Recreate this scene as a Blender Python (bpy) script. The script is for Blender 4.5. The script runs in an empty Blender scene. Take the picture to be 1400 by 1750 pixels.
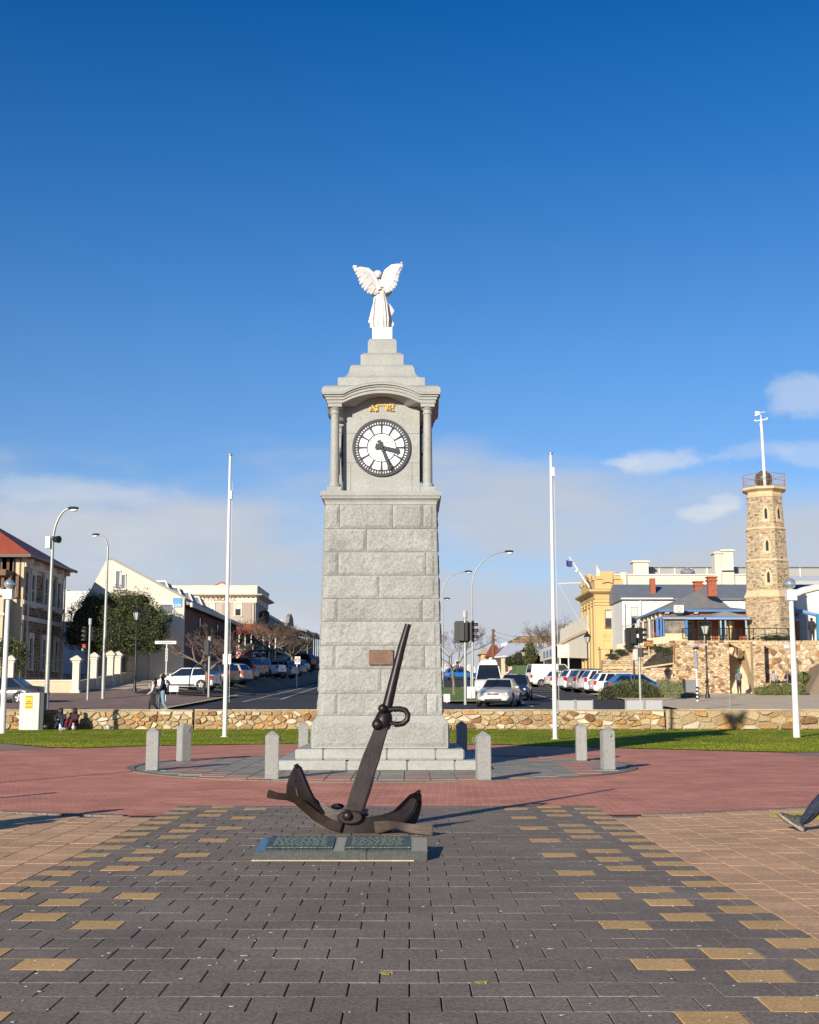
import bpy, bmesh, math, random
from mathutils import Vector, Matrix, noise as mn
from math import sin, cos, pi, radians as R, atan, tan, sqrt, hypot
S = bpy.context.scene
COL = S.collection
# ---------------------------------------------------------------- camera
F = 2200.0; EYE = 1.45; PIT = atan(313 / F)
cd = bpy.data.cameras.new('camera'); cam = bpy.data.objects.new('camera', cd); COL.objects.link(cam)
cam.location = (0, 0, EYE); cam.rotation_euler = (pi / 2 + PIT, 0, 0)
cd.sensor_fit = 'VERTICAL'; cd.sensor_height = 36; cd.lens = F / 1750 * 36; cd.clip_end = 30000; cd.clip_start = .1
S.camera = cam
S.render.resolution_x = 819; S.render.resolution_y = 1024
# ---------------------------------------------------------------- light
AZ = R(27.2); EL = R(17.5)
W = bpy.data.worlds.new('World'); S.world = W; W.use_nodes = True
nt = W.node_tree; nt.nodes.clear()
def nn(t, k, **kw):
    n = t.nodes.new(k)
    for a, b in kw.items():
        if a.startswith('i_'):
            n.inputs[a[2:].replace('_', ' ')].default_value = b
        else: setattr(n, a, b)
    return n
L = nt.links.new
sky = nn(nt, 'ShaderNodeTexSky', sky_type='NISHITA', sun_disc=False, sun_elevation=EL, sun_rotation=pi + AZ,
         altitude=0, air_density=1.0, dust_density=0.25, ozone_density=4.0)
hsv = nn(nt, 'ShaderNodeHueSaturation'); hsv.inputs['Saturation'].default_value = 1.0
L(sky.outputs[0], hsv.inputs['Color'])
tc = nn(nt, 'ShaderNodeTexCoord'); sep = nn(nt, 'ShaderNodeSeparateXYZ'); L(tc.outputs['Generated'], sep.inputs[0])
mp = nn(nt, 'ShaderNodeMapping'); mp.inputs['Scale'].default_value = (1.0, 1.0, 3.6); mp.inputs['Location'].default_value = (3.3, 1.7, .35)
L(tc.outputs['Generated'], mp.inputs[0])
n1 = nn(nt, 'ShaderNodeTexNoise'); n1.inputs['Scale'].default_value = 3.1; n1.inputs['Detail'].default_value = 9; n1.inputs['Roughness'].default_value = .52
L(mp.outputs[0], n1.inputs['Vector'])
# cloud cover falls off with height above the horizon
rz = nn(nt, 'ShaderNodeMapRange'); rz.inputs['From Min'].default_value = -.02; rz.inputs['From Max'].default_value = .26
rz.inputs['To Min'].default_value = .62; rz.inputs['To Max'].default_value = -.32; L(sep.outputs[2], rz.inputs[0])
ad = nn(nt, 'ShaderNodeMath', operation='ADD'); L(n1.outputs[0], ad.inputs[0]); L(rz.outputs[0], ad.inputs[1])
cr = nn(nt, 'ShaderNodeMapRange', interpolation_type='SMOOTHSTEP'); cr.inputs['From Min'].default_value = .45; cr.inputs['From Max'].default_value = .72
L(ad.outputs[0], cr.inputs[0])
mpb = nn(nt, 'ShaderNodeMapping'); mpb.inputs['Scale'].default_value = (1.0, 1.0, 2.6); mpb.inputs['Location'].default_value = (1.35, 4.2, 2.1)
L(tc.outputs['Generated'], mpb.inputs[0])
n2 = nn(nt, 'ShaderNodeTexNoise'); n2.inputs['Scale'].default_value = 5.5; n2.inputs['Detail'].default_value = 8; n2.inputs['Roughness'].default_value = .5
L(mpb.outputs[0], n2.inputs['Vector'])
cc = nn(nt, 'ShaderNodeMixRGB'); cc.inputs[1].default_value = (4.45, 4.7, 5.2, 1); cc.inputs[2].default_value = (4.9, 5.2, 5.7, 1)
cr2 = nn(nt, 'ShaderNodeMapRange', interpolation_type='SMOOTHSTEP'); cr2.inputs['From Min'].default_value = .5; cr2.inputs['From Max'].default_value = .7
L(n2.outputs[0], cr2.inputs[0]); L(cr2.outputs[0], cc.inputs[0])
mx = nn(nt, 'ShaderNodeMixRGB'); cm = nn(nt, 'ShaderNodeMath', operation='MULTIPLY'); cm.inputs[1].default_value = .92
gr = nn(nt, 'ShaderNodeValToRGB'); e = gr.color_ramp.elements
e[0].position = 0; e[0].color = (.86, .80, 1.0, 1); e[1].position = .75; e[1].color = (.01, .44, .86, 1)
for ps, c_ in ((.12, (.78, .83, 1.0)), (.26, (.52, .79, 1.03)), (.40, (.20, .65, 1.0)), (.52, (.03, .50, .93))):
    k_ = e.new(ps); k_.color = (*c_, 1)
L(sep.outputs[2], gr.inputs[0])
gm = nn(nt, 'ShaderNodeMixRGB', blend_type='MULTIPLY'); gm.inputs[0].default_value = 1; L(hsv.outputs[0], gm.inputs[1]); L(gr.outputs[0], gm.inputs[2])
L(cr.outputs[0], cm.inputs[0]); L(cm.outputs[0], mx.inputs[0]); L(gm.outputs[0], mx.inputs[1]); L(cc.outputs[0], mx.inputs[2])
def cdir(px, py):
    u = (px - 700) / F; v = (875 - py) / F; d = Vector((u, cos(PIT) - v * sin(PIT), sin(PIT) + v * cos(PIT))); return d.normalized()
src = mx.outputs[0]
mpc = nn(nt, 'ShaderNodeMapping'); mpc.inputs['Scale'].default_value = (1, 1, 1.8); L(tc.outputs['Generated'], mpc.inputs[0])
n3 = nn(nt, 'ShaderNodeTexNoise'); n3.inputs['Scale'].default_value = 26; n3.inputs['Detail'].default_value = 7; n3.inputs['Roughness'].default_value = .6; L(mpc.outputs[0], n3.inputs['Vector'])
for px_, py_, wx_, wz_, op_ in ((1130, 790, .030, .0072, .55), (1060, 790, .014, .003, .35), (1205, 874, .018, .0055, .6), (1235, 860, .010, .006, .5), (1385, 675, .024, .012, .42), (1300, 768, .022, .006, .25), (1385, 775, .026, .008, .3), (120, 838, .06, .008, .3), (560, 690, 1, 1, 0)):
    if not op_: continue
    d_ = cdir(px_, py_); vs = nn(nt, 'ShaderNodeVectorMath', operation='SUBTRACT'); L(tc.outputs['Generated'], vs.inputs[0]); vs.inputs[1].default_value = d_
    vm = nn(nt, 'ShaderNodeVectorMath', operation='MULTIPLY'); L(vs.outputs[0], vm.inputs[0]); vm.inputs[1].default_value = (1 / wx_, 1 / wx_, 1 / wz_)
    vl = nn(nt, 'ShaderNodeVectorMath', operation='LENGTH'); L(vm.outputs[0], vl.inputs[0])
    m1 = nn(nt, 'ShaderNodeMath', operation='MULTIPLY_ADD'); L(n3.outputs[0], m1.inputs[0]); m1.inputs[1].default_value = -2.6; L(vl.outputs['Value'], m1.inputs[2])
    m2_ = nn(nt, 'ShaderNodeMapRange', interpolation_type='SMOOTHSTEP'); m2_.inputs['From Min'].default_value = .25; m2_.inputs['From Max'].default_value = -.75; m2_.inputs['To Min'].default_value = 0; m2_.inputs['To Max'].default_value = op_; L(m1.outputs[0], m2_.inputs[0])
    mm_ = nn(nt, 'ShaderNodeMixRGB'); L(m2_.outputs[0], mm_.inputs[0]); L(src, mm_.inputs[1]); mm_.inputs[2].default_value = (6.0, 6.2, 6.5, 1); src = mm_.outputs[0]
bg = nn(nt, 'ShaderNodeBackground'); bg.inputs['Strength'].default_value = .086
L(src, bg.inputs[0]); wo = nn(nt, 'ShaderNodeOutputWorld'); L(bg.outputs[0], wo.inputs[0])
sl = bpy.data.lights.new('sun', 'SUN'); sl.energy = 4.4; sl.angle = R(.53); sl.color = (1, .89, .73)
so = bpy.data.objects.new('sun', sl); COL.objects.link(so); so.location = (-20, -20, 30)
so.rotation_euler = (pi / 2 - EL, 0, -AZ)
S.view_settings.view_transform = 'Standard'; S.view_settings.look = 'None'
S.view_settings.exposure = 0.55; S.view_settings.gamma = 1; S.view_settings.use_curve_mapping = False
# ---------------------------------------------------------------- helpers
def at(px, py, Y):
    u = (px - 700) / F; v = (875 - py) / F
    dy = cos(PIT) - v * sin(PIT); dz = sin(PIT) + v * cos(PIT)
    k = Y / dy
    return Vector((u * k, Y, EYE + dz * k))
def gz(x, y):                       # height of the land
    if y < 55.6: return 0.0
    z = -.752 + .0245 * min(y, 300)
    if y < 61: z = .35 + (y - 56) / 5 * (.7425 - .35)
    if y > 300: z -= (y - 300) * .02; z = max(z, -2)
    t = max(0, min(1, (-x - 11.5) / 4.5)); t = t * t * (3 - 2 * t)
    z += t * .035 * max(0, min(y, 170) - 75)
    return z
def gnd(px, py):                    # point of the flat plaza seen at a pixel
    v = (875 - py) / F; dy = cos(PIT) - v * sin(PIT); dz = sin(PIT) + v * cos(PIT)
    k = -EYE / dz
    return Vector(((px - 700) / F * k, dy * k, 0))
def dep(py, z):                     # distance at which height z is seen at row py
    v = (875 - py) / F; return (z - EYE) / (sin(PIT) + v * cos(PIT)) * (cos(PIT) - v * sin(PIT))
def wx(px, Y): return at(px, 1100, Y).x
def wz(py, Y): return at(700, py, Y).z
_m = {}
def M(name, col, rough=.7, metal=0, nz=None, bump=None, rv=0, spec=.5, speck=None, coat=0, col2=None, emis=0):
    if name in _m: return _m[name]
    m = bpy.data.materials.new(name); m.use_nodes = True; t = m.node_tree; b = t.nodes['Principled BSDF']; l = t.links.new
    b.inputs['Roughness'].default_value = rough; b.inputs['Metallic'].default_value = metal
    b.inputs['Specular IOR Level'].default_value = spec
    if coat: b.inputs['Coat Weight'].default_value = coat; b.inputs['Coat Roughness'].default_value = .08
    geo = t.nodes.new('ShaderNodeNewGeometry'); src = None
    c = t.nodes.new('ShaderNodeRGB'); c.outputs[0].default_value = (*col, 1); src = c.outputs[0]
    if nz:
        n = nn(t, 'ShaderNodeTexNoise'); n.inputs['Scale'].default_value = nz[0]; n.inputs['Detail'].default_value = 6; n.inputs['Roughness'].default_value = .6
        l(geo.outputs['Position'], n.inputs['Vector'])
        mr = nn(t, 'ShaderNodeMapRange'); mr.inputs['From Min'].default_value = .32; mr.inputs['From Max'].default_value = .68; l(n.outputs[0], mr.inputs[0])
        x = nn(t, 'ShaderNodeMixRGB'); l(mr.outputs[0], x.inputs[0])
        x.inputs[1].default_value = (*[k * (1 - nz[1]) for k in col], 1)
        c2 = col2 or [k * (1 + nz[1]) for k in col]; x.inputs[2].default_value = (*c2, 1); src = x.outputs[0]
    if speck:      # (scale, amount)
        n = nn(t, 'ShaderNodeTexNoise'); n.inputs['Scale'].default_value = speck[0]; n.inputs['Detail'].default_value = 2
        l(geo.outputs['Position'], n.inputs['Vector'])
        mr = nn(t, 'ShaderNodeMapRange'); mr.inputs['From Min'].default_value = .35; mr.inputs['From Max'].default_value = .65
        mr.inputs['To Min'].default_value = 1 - speck[1]; mr.inputs['To Max'].default_value = 1 + speck[1] * .6; l(n.outputs[0], mr.inputs[0])
        x = nn(t, 'ShaderNodeMixRGB', blend_type='MULTIPLY'); x.inputs[0].default_value = 1; l(src, x.inputs[1]); l(mr.outputs[0], x.inputs[2]); src = x.outputs[0]
    if rv:
        oi = t.nodes.new('ShaderNodeObjectInfo'); mr = nn(t, 'ShaderNodeMapRange'); mr.inputs['To Min'].default_value = 1 - rv; mr.inputs['To Max'].default_value = 1 + rv
        l(oi.outputs['Random'], mr.inputs[0])
        x = nn(t, 'ShaderNodeMixRGB', blend_type='MULTIPLY'); x.inputs[0].default_value = 1; l(src, x.inputs[1]); l(mr.outputs[0], x.inputs[2]); src = x.outputs[0]
    l(src, b.inputs['Base Color'])
    if bump:
        n = nn(t, 'ShaderNodeTexNoise'); n.inputs['Scale'].default_value = bump[0]; n.inputs['Detail'].default_value = 5
        l(geo.outputs['Position'], n.inputs['Vector'])
        u = nn(t, 'ShaderNodeBump'); u.inputs['Strength'].default_value = bump[1]; u.inputs['Distance'].default_value = bump[2] if len(bump) > 2 else .02
        l(n.outputs[0], u.inputs['Height']); l(u.outputs[0], b.inputs['Normal'])
    if emis:
        l(src, b.inputs['Emission Color']); b.inputs['Emission Strength'].default_value = emis
    _m[name] = m; return m
def tag(o, label=None, cat=None, group=None, kind=None):
    if label: o['label'] = label
    if cat: o['category'] = cat
    if group: o['group'] = group
    if kind: o['kind'] = kind
    return o
def thing(name, label, cat, loc=(0, 0, 0), rz=0, group=None):
    o = bpy.data.objects.new(name, None); COL.objects.link(o); o.empty_display_size = .2
    o.location = loc; o.rotation_euler = (0, 0, rz)
    return tag(o, label, cat, group)
def chain(p):
    v = Vector((0, 0, 0))
    while p: v += p.location; p = p.parent
    return v
class MB:
    def __init__(s): s.v = []; s.f = []; s.m = []
    def add(s, vs, fs, mi=0):
        o = len(s.v); s.v += [tuple(v) for v in vs]; s.f += [tuple(i + o for i in f) for f in fs]; s.m += [mi] * len(fs); return s
    def box(s, x0, x1, y0, y1, z0, z1, mi=0):
        return s.add([(x0, y0, z0), (x1, y0, z0), (x1, y1, z0), (x0, y1, z0), (x0, y0, z1), (x1, y0, z1), (x1, y1, z1), (x0, y1, z1)],
                     [(0, 3, 2, 1), (4, 5, 6, 7), (0, 1, 5, 4), (1, 2, 6, 5), (2, 3, 7, 6), (3, 0, 4, 7)], mi)
    def cb(s, c, d, rz=0, mi=0, M3=None):
        x, y, z = d[0] / 2, d[1] / 2, d[2] / 2
        m = M3 or Matrix.Rotation(rz, 3, 'Z'); c = Vector(c)
        vs = [c + m @ Vector(p) for p in [(-x, -y, -z), (x, -y, -z), (x, y, -z), (-x, y, -z), (-x, -y, z), (x, -y, z), (x, y, z), (-x, y, z)]]
        return s.add(vs, [(0, 3, 2, 1), (4, 5, 6, 7), (0, 1, 5, 4), (1, 2, 6, 5), (2, 3, 7, 6), (3, 0, 4, 7)], mi)
    def loft(s, secs, cap=True, mi=0, closed=True):
        n = len(secs[0]); vs = [p for q in secs for p in q]; fs = []
        for i in range(len(secs) - 1):
            for j in range(n if closed else n - 1):
                k = (j + 1) % n; fs.append((i * n + j, i * n + k, (i + 1) * n + k, (i + 1) * n + j))
        if cap: fs.append(tuple(range(n - 1, -1, -1))); fs.append(tuple((len(secs) - 1) * n + j for j in range(n)))
        return s.add(vs, fs, mi)
    def tube(s, pts, r, n=8, mi=0, cap=True):
        pts = [Vector(p) for p in pts]; rr = r if isinstance(r, (list, tuple)) else [r] * len(pts); secs = []
        t0 = (pts[1] - pts[0]).normalized(); up = Vector((0, 0, 1)) if abs(t0.z) < .9 else Vector((0, 1, 0))
        a = t0.cross(up).normalized()
        for i, p in enumerate(pts):
            t = (pts[min(i + 1, len(pts) - 1)] - pts[max(i - 1, 0)]).normalized()
            a = (a - t * a.dot(t)).normalized(); b = t.cross(a)
            secs.append([p + (a * cos(2 * pi * k / n) + b * sin(2 * pi * k / n)) * rr[i] for k in range(n)])
        return s.loft(secs, cap, mi)
    def lathe(s, c, prof, n=24, mi=0, a0=0, sx=1, sy=1):
        return s.loft([[(c[0] + r * sx * cos(a0 + 2 * pi * k / n), c[1] + r * sy * sin(a0 + 2 * pi * k / n), c[2] + z) for k in range(n)] for r, z in prof], True, mi)
    def sq(s, c, prof, mi=0): return s.loft([[(c[0] - h, c[1] - h, z), (c[0] + h, c[1] - h, z), (c[0] + h, c[1] + h, z), (c[0] - h, c[1] + h, z)] for h, z in prof], True, mi)
    def prism(s, poly, y0, y1, mi=0):      # polygon in xz extruded along y
        n = len(poly)
        return s.loft([[(x, y0, z) for x, z in poly], [(x, y1, z) for x, z in poly]], True, mi)
    def prismx(s, poly, x0, x1, mi=0):
        return s.loft([[(x0, y, z) for y, z in poly], [(x1, y, z) for y, z in poly]], True, mi)
    def prismz(s, poly, z0, z1, mi=0):
        return s.loft([[(x, y, z0) for x, y in poly], [(x, y, z1) for x, y in poly]], True, mi)
    def ball(s, c, r, n=12, m=8, sc=(1, 1, 1), mi=0):
        return s.loft([[(c[0] + r * sc[0] * sin(pi * (i + .02) / (m + .04)) * cos(2 * pi * k / n), c[1] + r * sc[1] * sin(pi * (i + .02) / (m + .04)) * sin(2 * pi * k / n), c[2] - r * sc[2] * cos(pi * (i + .02) / (m + .04))) for k in range(n)] for i in range(m + 1)], True, mi)
    def build(s, name, mat, parent=None, smooth=False, bev=0, label=None, kind=None, seg=1, fixn=True):
        me = bpy.data.meshes.new(name); off = chain(parent) if parent else Vector((0, 0, 0))
        me.from_pydata([(v[0] - off.x, v[1] - off.y, v[2] - off.z) for v in s.v], [], s.f)
        mats = mat if isinstance(mat, (list, tuple)) else [mat]
        for x in mats: me.materials.append(x)
        if len(mats) > 1: me.polygons.foreach_set('material_index', s.m)
        if bev or fixn:
            bm = bmesh.new(); bm.from_mesh(me)
            if fixn: bmesh.ops.recalc_face_normals(bm, faces=bm.faces)
            if bev:
                es = [e for e in bm.edges if len(e.link_faces) == 2 and e.calc_face_angle(0) > .5]
                bmesh.ops.bevel(bm, geom=es, offset=bev, segments=seg, affect='EDGES', clamp_overlap=True)
            bm.to_mesh(me); bm.free()
        if smooth:
            me.polygons.foreach_set('use_smooth', [True] * len(me.polygons))
            try: me.set_sharp_from_angle(angle=R(40))
            except Exception: pass
        o = bpy.data.objects.new(name, me); COL.objects.link(o)
        if parent: o.parent = parent
        if label: o['label'] = label
        if kind: o['kind'] = kind
        return o
def dup(o, parent=None, loc=None, rz=None, label=None, group=None, mats=None):
    c = o.copy(); COL.objects.link(c)
    if parent: c.parent = parent
    if loc is not None: c.location = loc
    if rz is not None: c.rotation_euler = (0, 0, rz)
    if label: c['label'] = label
    if group: c['group'] = group
    if mats and c.data and c.data.materials and c.data.materials[0] in mats:
        c.data = c.data.copy(); c.data.materials[0] = mats[c.data.materials[0]]
    for k in o.children: dup(k, c, mats=mats)
    return c
def text(s, size, mat, parent, loc, rot=(pi / 2, 0, 0), name='lettering', ext=.004, sx=1):
    cu = bpy.data.curves.new('t', 'FONT'); cu.body = s; cu.size = size; cu.extrude = ext; cu.align_x = 'CENTER'; cu.align_y = 'CENTER'; cu.resolution_u = 2
    o = bpy.data.objects.new('t', cu); COL.objects.link(o)
    dg = bpy.context.evaluated_depsgraph_get(); me = bpy.data.meshes.new_from_object(o.evaluated_get(dg))
    bpy.data.objects.remove(o); me.materials.clear(); me.materials.append(mat)
    me.transform(Matrix.Diagonal((sx, 1, 1, 1)))
    q = bpy.data.objects.new(name, me); COL.objects.link(q); q.rotation_euler = rot
    q.parent = parent; q.location = Vector(loc) - (chain(parent) if parent else Vector((0, 0, 0)))
    return q
rnd = random.Random(7)
# ---------------------------------------------------------------- materials
granite = M('granite', (.315, .325, .305), .8, nz=(1.4, .12), speck=(22, .18), bump=(19, .5, .02), rv=.085, spec=.3)
granite_s = M('granite_smooth', (.335, .345, .322), .65, nz=(2.2, .09), speck=(30, .12), bump=(60, .12, .005))
granite_b = M('granite_bollard', (.29, .295, .285), .7, nz=(6, .06), speck=(50, .22), bump=(60, .25, .006))
joint = M('mortar_grey', (.24, .235, .205), .9)
marble = M('white_marble', (.66, .65, .62), .5, nz=(5, .04), bump=(18, .25, .01))
white = M('white_paint', (.70, .70, .68), .4, nz=(1.5, .04))
galv = M('galvanised_steel', (.36, .38, .35), .45, .4, nz=(4, .12))
black = M('black_paint', (.012, .013, .014), .45)
dkmetal = M('dark_metal', (.035, .038, .042), .5)
glass = M('window_glass', (.02, .025, .032), .08, spec=.8)
glassl = M('pale_window_glass', (.16, .18, .20), .12, spec=.8)
cream = M('cream_render', (.56, .46, .31), .85, nz=(1.2, .05), bump=(12, .1))
creamw = M('pale_render', (.66, .605, .495), .85, nz=(.8, .05), bump=(12, .1))
yellow = M('yellow_render', (.56, .40, .18), .85, nz=(1.0, .06), bump=(10, .1))
whitew = M('white_render', (.66, .65, .62), .85, nz=(.8, .04))
stonedk = M('bluestone', (.22, .155, .11), .9, nz=(3.5, .5), bump=(6, .8, .06))
redroof = M('red_roof_iron', (.34, .075, .035), .6, nz=(1.5, .15))
greyroof = M('grey_roof_iron', (.235, .235, .235), .6, nz=(1.2, .12))
slate = M('blue_grey_roof', (.17, .19, .215), .6, nz=(1.2, .1))
brickred = M('red_brick', (.33, .10, .05), .85, nz=(9, .25), bump=(20, .3))
bluep = M('blue_paint', (.07, .19, .42), .5)
timber = M('brown_timber', (.16, .09, .05), .8, nz=(5, .2))
asphalt = M('asphalt', (.066, .064, .062), .85, spec=.2, nz=(.6, .16), speck=(9, .15), bump=(30, .4, .01))
concrete = M('concrete', (.64, .52, .36), .9, spec=.15, nz=(1.1, .14), speck=(11, .08), bump=(25, .2, .005))
pavered = M('red_pavement', (.27, .19, .155), .9, spec=.15, nz=(1.4, .18), speck=(9, .12))
linep = M('road_paint', (.5, .5, .48), .8, nz=(3, .2))
bark = M('grey_bark', (.20, .155, .115), .9, nz=(8, .25), bump=(20, .5))
twig = M('twig_bark', (.13, .09, .065), .9, nz=(3, .3))
skin = M('skin', (.50, .28, .19), .55)
rust = M('gold_leaf', (1.0, .68, .20), .4)
# ================================================================ ground
def sheet(name, poly, z, mat, kind='structure', thick=0):
    b = MB(); n = len(poly)
    if thick: b.prismz(poly, z - thick, z)
    else: b.add([(x, y, z) for x, y in poly], [tuple(range(n))])
    o = b.build(name, mat, kind=kind); return o
# far land: one grid following the street's rise, flat plaza in front
def land():
    xs = [-6000, -2500, -900, -400, -200] + [-120 + 8 * i for i in range(11)] + [-36 + 1.5 * i for i in range(49)] + [44 + 8 * i for i in range(10)] + [200, 400, 900, 2500, 6000]
    ys = [56, 57, 58, 59, 60, 61, 62] + [64 + 2 * i for i in range(58)] + [180 + 10 * i for i in range(13)] + [320, 360, 420, 600, 1000, 2500, 6000]
    b = MB(); n = len(xs)
    b.add([(x, y, gz(x, y) - .02) for y in ys for x in xs], [(j * n + i, j * n + i + 1, (j + 1) * n + i + 1, (j + 1) * n + i) for j in range(len(ys) - 1) for i in range(n - 1)])
    return b.build('ground', M('dry_ground', (.20, .165, .125), .95, nz=(.5, .2), speck=(6, .2)), kind='structure')
land()
# far hills behind the street
b = MB(); hp = [(-9000 + 300 * i, 30 + 14 * sin(i * .7) + 12 * sin(i * .23 + 1)) for i in range(61)]
b.loft([[(x, 7000, -10), (x, 7000, z), (x, 9000, z * .9), (x, 9000, -10)] for x, z in hp])
b.build('hills', M('far_hills', (.13, .17, .24), 1), kind='structure')
b = MB(); b.add([(-300, -200, -.05), (300, -200, -.05), (300, 56, -.05), (-300, 56, -.05)], [(0, 1, 2, 3)])
b.build('plaza_ground', M('sand_bed', (.085, .075, .062), .95, nz=(6, .2)), kind='structure')
TC = Vector((-.588, 27.3, 0)); PC = Vector((-.55, 27.15)); RR = 11.5
SX0, SX1, P, PY = -3.04, 2.432, .304, .3013; Y0 = 8.91; YT = Y0 + 28 * PY - .03
def arc(r, a0, a1, n=60, c=PC): return [(c.x + r * cos(a0 + (a1 - a0) * i / n), c.y + r * sin(a0 + (a1 - a0) * i / n)) for i in range(n + 1)]
# --- lawn
front = [gnd(x, y) for x, y in [(-700, 1262), (0, 1271), (89, 1278), (143, 1279), (250, 1275), (450, 1272), (650, 1270), (860, 1273), (1000, 1277), (1100, 1280), (1340, 1286), (1400, 1286), (1700, 1283)]]
lawnpoly = [(p.x, p.y) for p in front] + [(70, 55.2), (-70, 55.2)]
grassm = M('lawn_turf', (.17, .25, .012), .95, spec=.08, nz=(.35, .22), speck=(2.2, .18), bump=(30, .4, .015), col2=(.26, .28, .02))
sheet('lawn', lawnpoly, .015, grassm)
bl = MB(); r2 = random.Random(3)
for i in range(70000):
    y = r2.uniform(31, 55) if i % 3 else r2.uniform(31, 40); x = r2.uniform(-.34, .34) * y
    # inside lawn?
    fy = 0
    for a, c in zip(front, front[1:]):
        if a.x <= x <= c.x: fy = a.y + (c.y - a.y) * (x - a.x) / (c.x - a.x); break
    if y < fy + r2.uniform(-.05, .06): continue
    a = r2.uniform(0, pi); w = .007; h = r2.uniform(.015, .04); dx, dy = cos(a) * w, sin(a) * w
    bl.add([(x - dx, y - dy, .012), (x + dx, y + dy, .012), (x + r2.uniform(-.03, .03), y + r2.uniform(-.03, .03), .012 + h)], [(0, 1, 2)])
g = bl.build('grass_blades', M('grass_blade', (.19, .27, .014), .9, spec=.1, nz=(.35, .22), col2=(.31, .29, .045)), fixn=False)
tag(g, 'short green lawn grass in front of the long stone wall', 'grass', kind='stuff')
# --- red paved ring: brick courses as relief and colour
def brickmat(name, c1, c2, mort, bw, rh, sq=None, mort_sz=.012):
    m = bpy.data.materials.new(name); m.use_nodes = True; t = m.node_tree; b = t.nodes['Principled BSDF']; l = t.links.new
    g = t.nodes.new('ShaderNodeNewGeometry'); br = t.nodes.new('ShaderNodeTexBrick')
    mp = t.nodes.new('ShaderNodeMapping'); mp.inputs['Rotation'].default_value = (0, 0, .035); l(g.outputs['Position'], mp.inputs[0])
    l(mp.outputs[0], br.inputs['Vector']); br.inputs['Scale'].default_value = 1; br.inputs['Brick Width'].default_value = bw; br.inputs['Row Height'].default_value = rh
    br.inputs['Mortar Size'].default_value = mort_sz; br.inputs['Mortar Smooth'].default_value = .3
    br.inputs['Color1'].default_value = (*c1, 1); br.inputs['Color2'].default_value = (*c2, 1); br.inputs['Mortar'].default_value = (*mort, 1)
    n = t.nodes.new('ShaderNodeTexNoise'); n.inputs['Scale'].default_value = .9; n.inputs['Detail'].default_value = 8; l(g.outputs['Position'], n.inputs['Vector'])
    mr = t.nodes.new('ShaderNodeMapRange'); mr.inputs['From Min'].default_value = .3; mr.inputs['From Max'].default_value = .7; mr.inputs['To Min'].default_value = .8; mr.inputs['To Max'].default_value = 1.15
    l(n.outputs[0], mr.inputs[0]); x = t.nodes.new('ShaderNodeMixRGB'); x.blend_type = 'MULTIPLY'; x.inputs[0].default_value = 1
    l(br.outputs['Color'], x.inputs[1]); l(mr.outputs[0], x.inputs[2]); l(x.outputs[0], b.inputs['Base Color'])
    u = t.nodes.new('ShaderNodeBump'); u.inputs['Strength'].default_value = .55; u.inputs['Distance'].default_value = .006; u.invert = True
    l(br.outputs['Fac'], u.inputs['Height']); l(u.outputs[0], b.inputs['Normal']); b.inputs['Roughness'].default_value = .85; b.inputs['Specular IOR Level'].default_value = .2
    return m
redm = brickmat('red_brick_paving', (.66, .255, .175), (.50, .175, .12), (.62, .36, .24), .24, .12)
tanm = M('tan_paver', (.60, .37, .205), .85, spec=.25, nz=(1.1, .14), speck=(45, .22), rv=.10, bump=(50, .2, .004))
yelm = M('honey_paver', (.62, .385, .16), .8, spec=.25, nz=(1.6, .12), speck=(55, .2), rv=.08, bump=(50, .2, .004))
darkm = M('charcoal_paver', (.235, .192, .150), .85, nz=(.9, .17), speck=(55, .30), rv=.06, bump=(70, .4, .004), spec=.25)
greym = M('grey_slab', (.27, .245, .20), .7, nz=(1.2, .22), speck=(30, .12), rv=.12, spec=.25)
pinkm = M('red_slab', (.42, .18, .13), .8, nz=(3, .1), rv=.12)
# red area = ring disc + wings out to the lawn and sides
rb = MB()
aL = math.atan2(YT - PC.y, SX0 - PC.x); aR = math.atan2(YT - PC.y, SX1 - PC.x)
left_a = arc(RR, pi * 1.08, aL + 2 * pi, 40); right_a = arc(RR, aR, -pi * .08, 40)
poly = [(-60, left_a[0][1] + 2.0)] + left_a + right_a + [(60, right_a[-1][1] + .5)]
rp = poly + [(p.x, p.y - .02) for p in reversed(front)]
n = len(rp); rb.add([(x, y, 0) for x, y in rp], [tuple(range(n))]); rb.build('red_paving', redm, kind='structure')
# border course of charcoal bricks along the arc
def ring(name, r0, r1, a0, a1, n, mat, z, h, parent, gap=.008, c=PC):
    b = MB(); da = (a1 - a0) / n
    for i in range(n):
        p, q = a0 + i * da + gap / r0 / 2, a0 + (i + 1) * da - gap / r0 / 2
        b.prismz([(c.x + r0 * cos(p), c.y + r0 * sin(p)), (c.x + r1 * cos(p), c.y + r1 * sin(p)), (c.x + r1 * cos(q), c.y + r1 * sin(q)), (c.x + r0 * cos(q), c.y + r0 * sin(q))], z - h, z)
    o = b.build(name, mat, parent); o['kind'] = 'stuff'; return o
pv = bpy.data.objects.new('paving', None); COL.objects.link(pv); pv['kind'] = 'structure'
ring('border_bricks', RR, RR + .13, pi * 1.08, aL + 2 * pi - .005, 60, darkm, .012, .05, pv)
ring('border_bricks', RR, RR + .13, aR + 2 * pi + .005, 2 * pi - .08 * pi, 60, darkm, .012, .05, pv)
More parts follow.
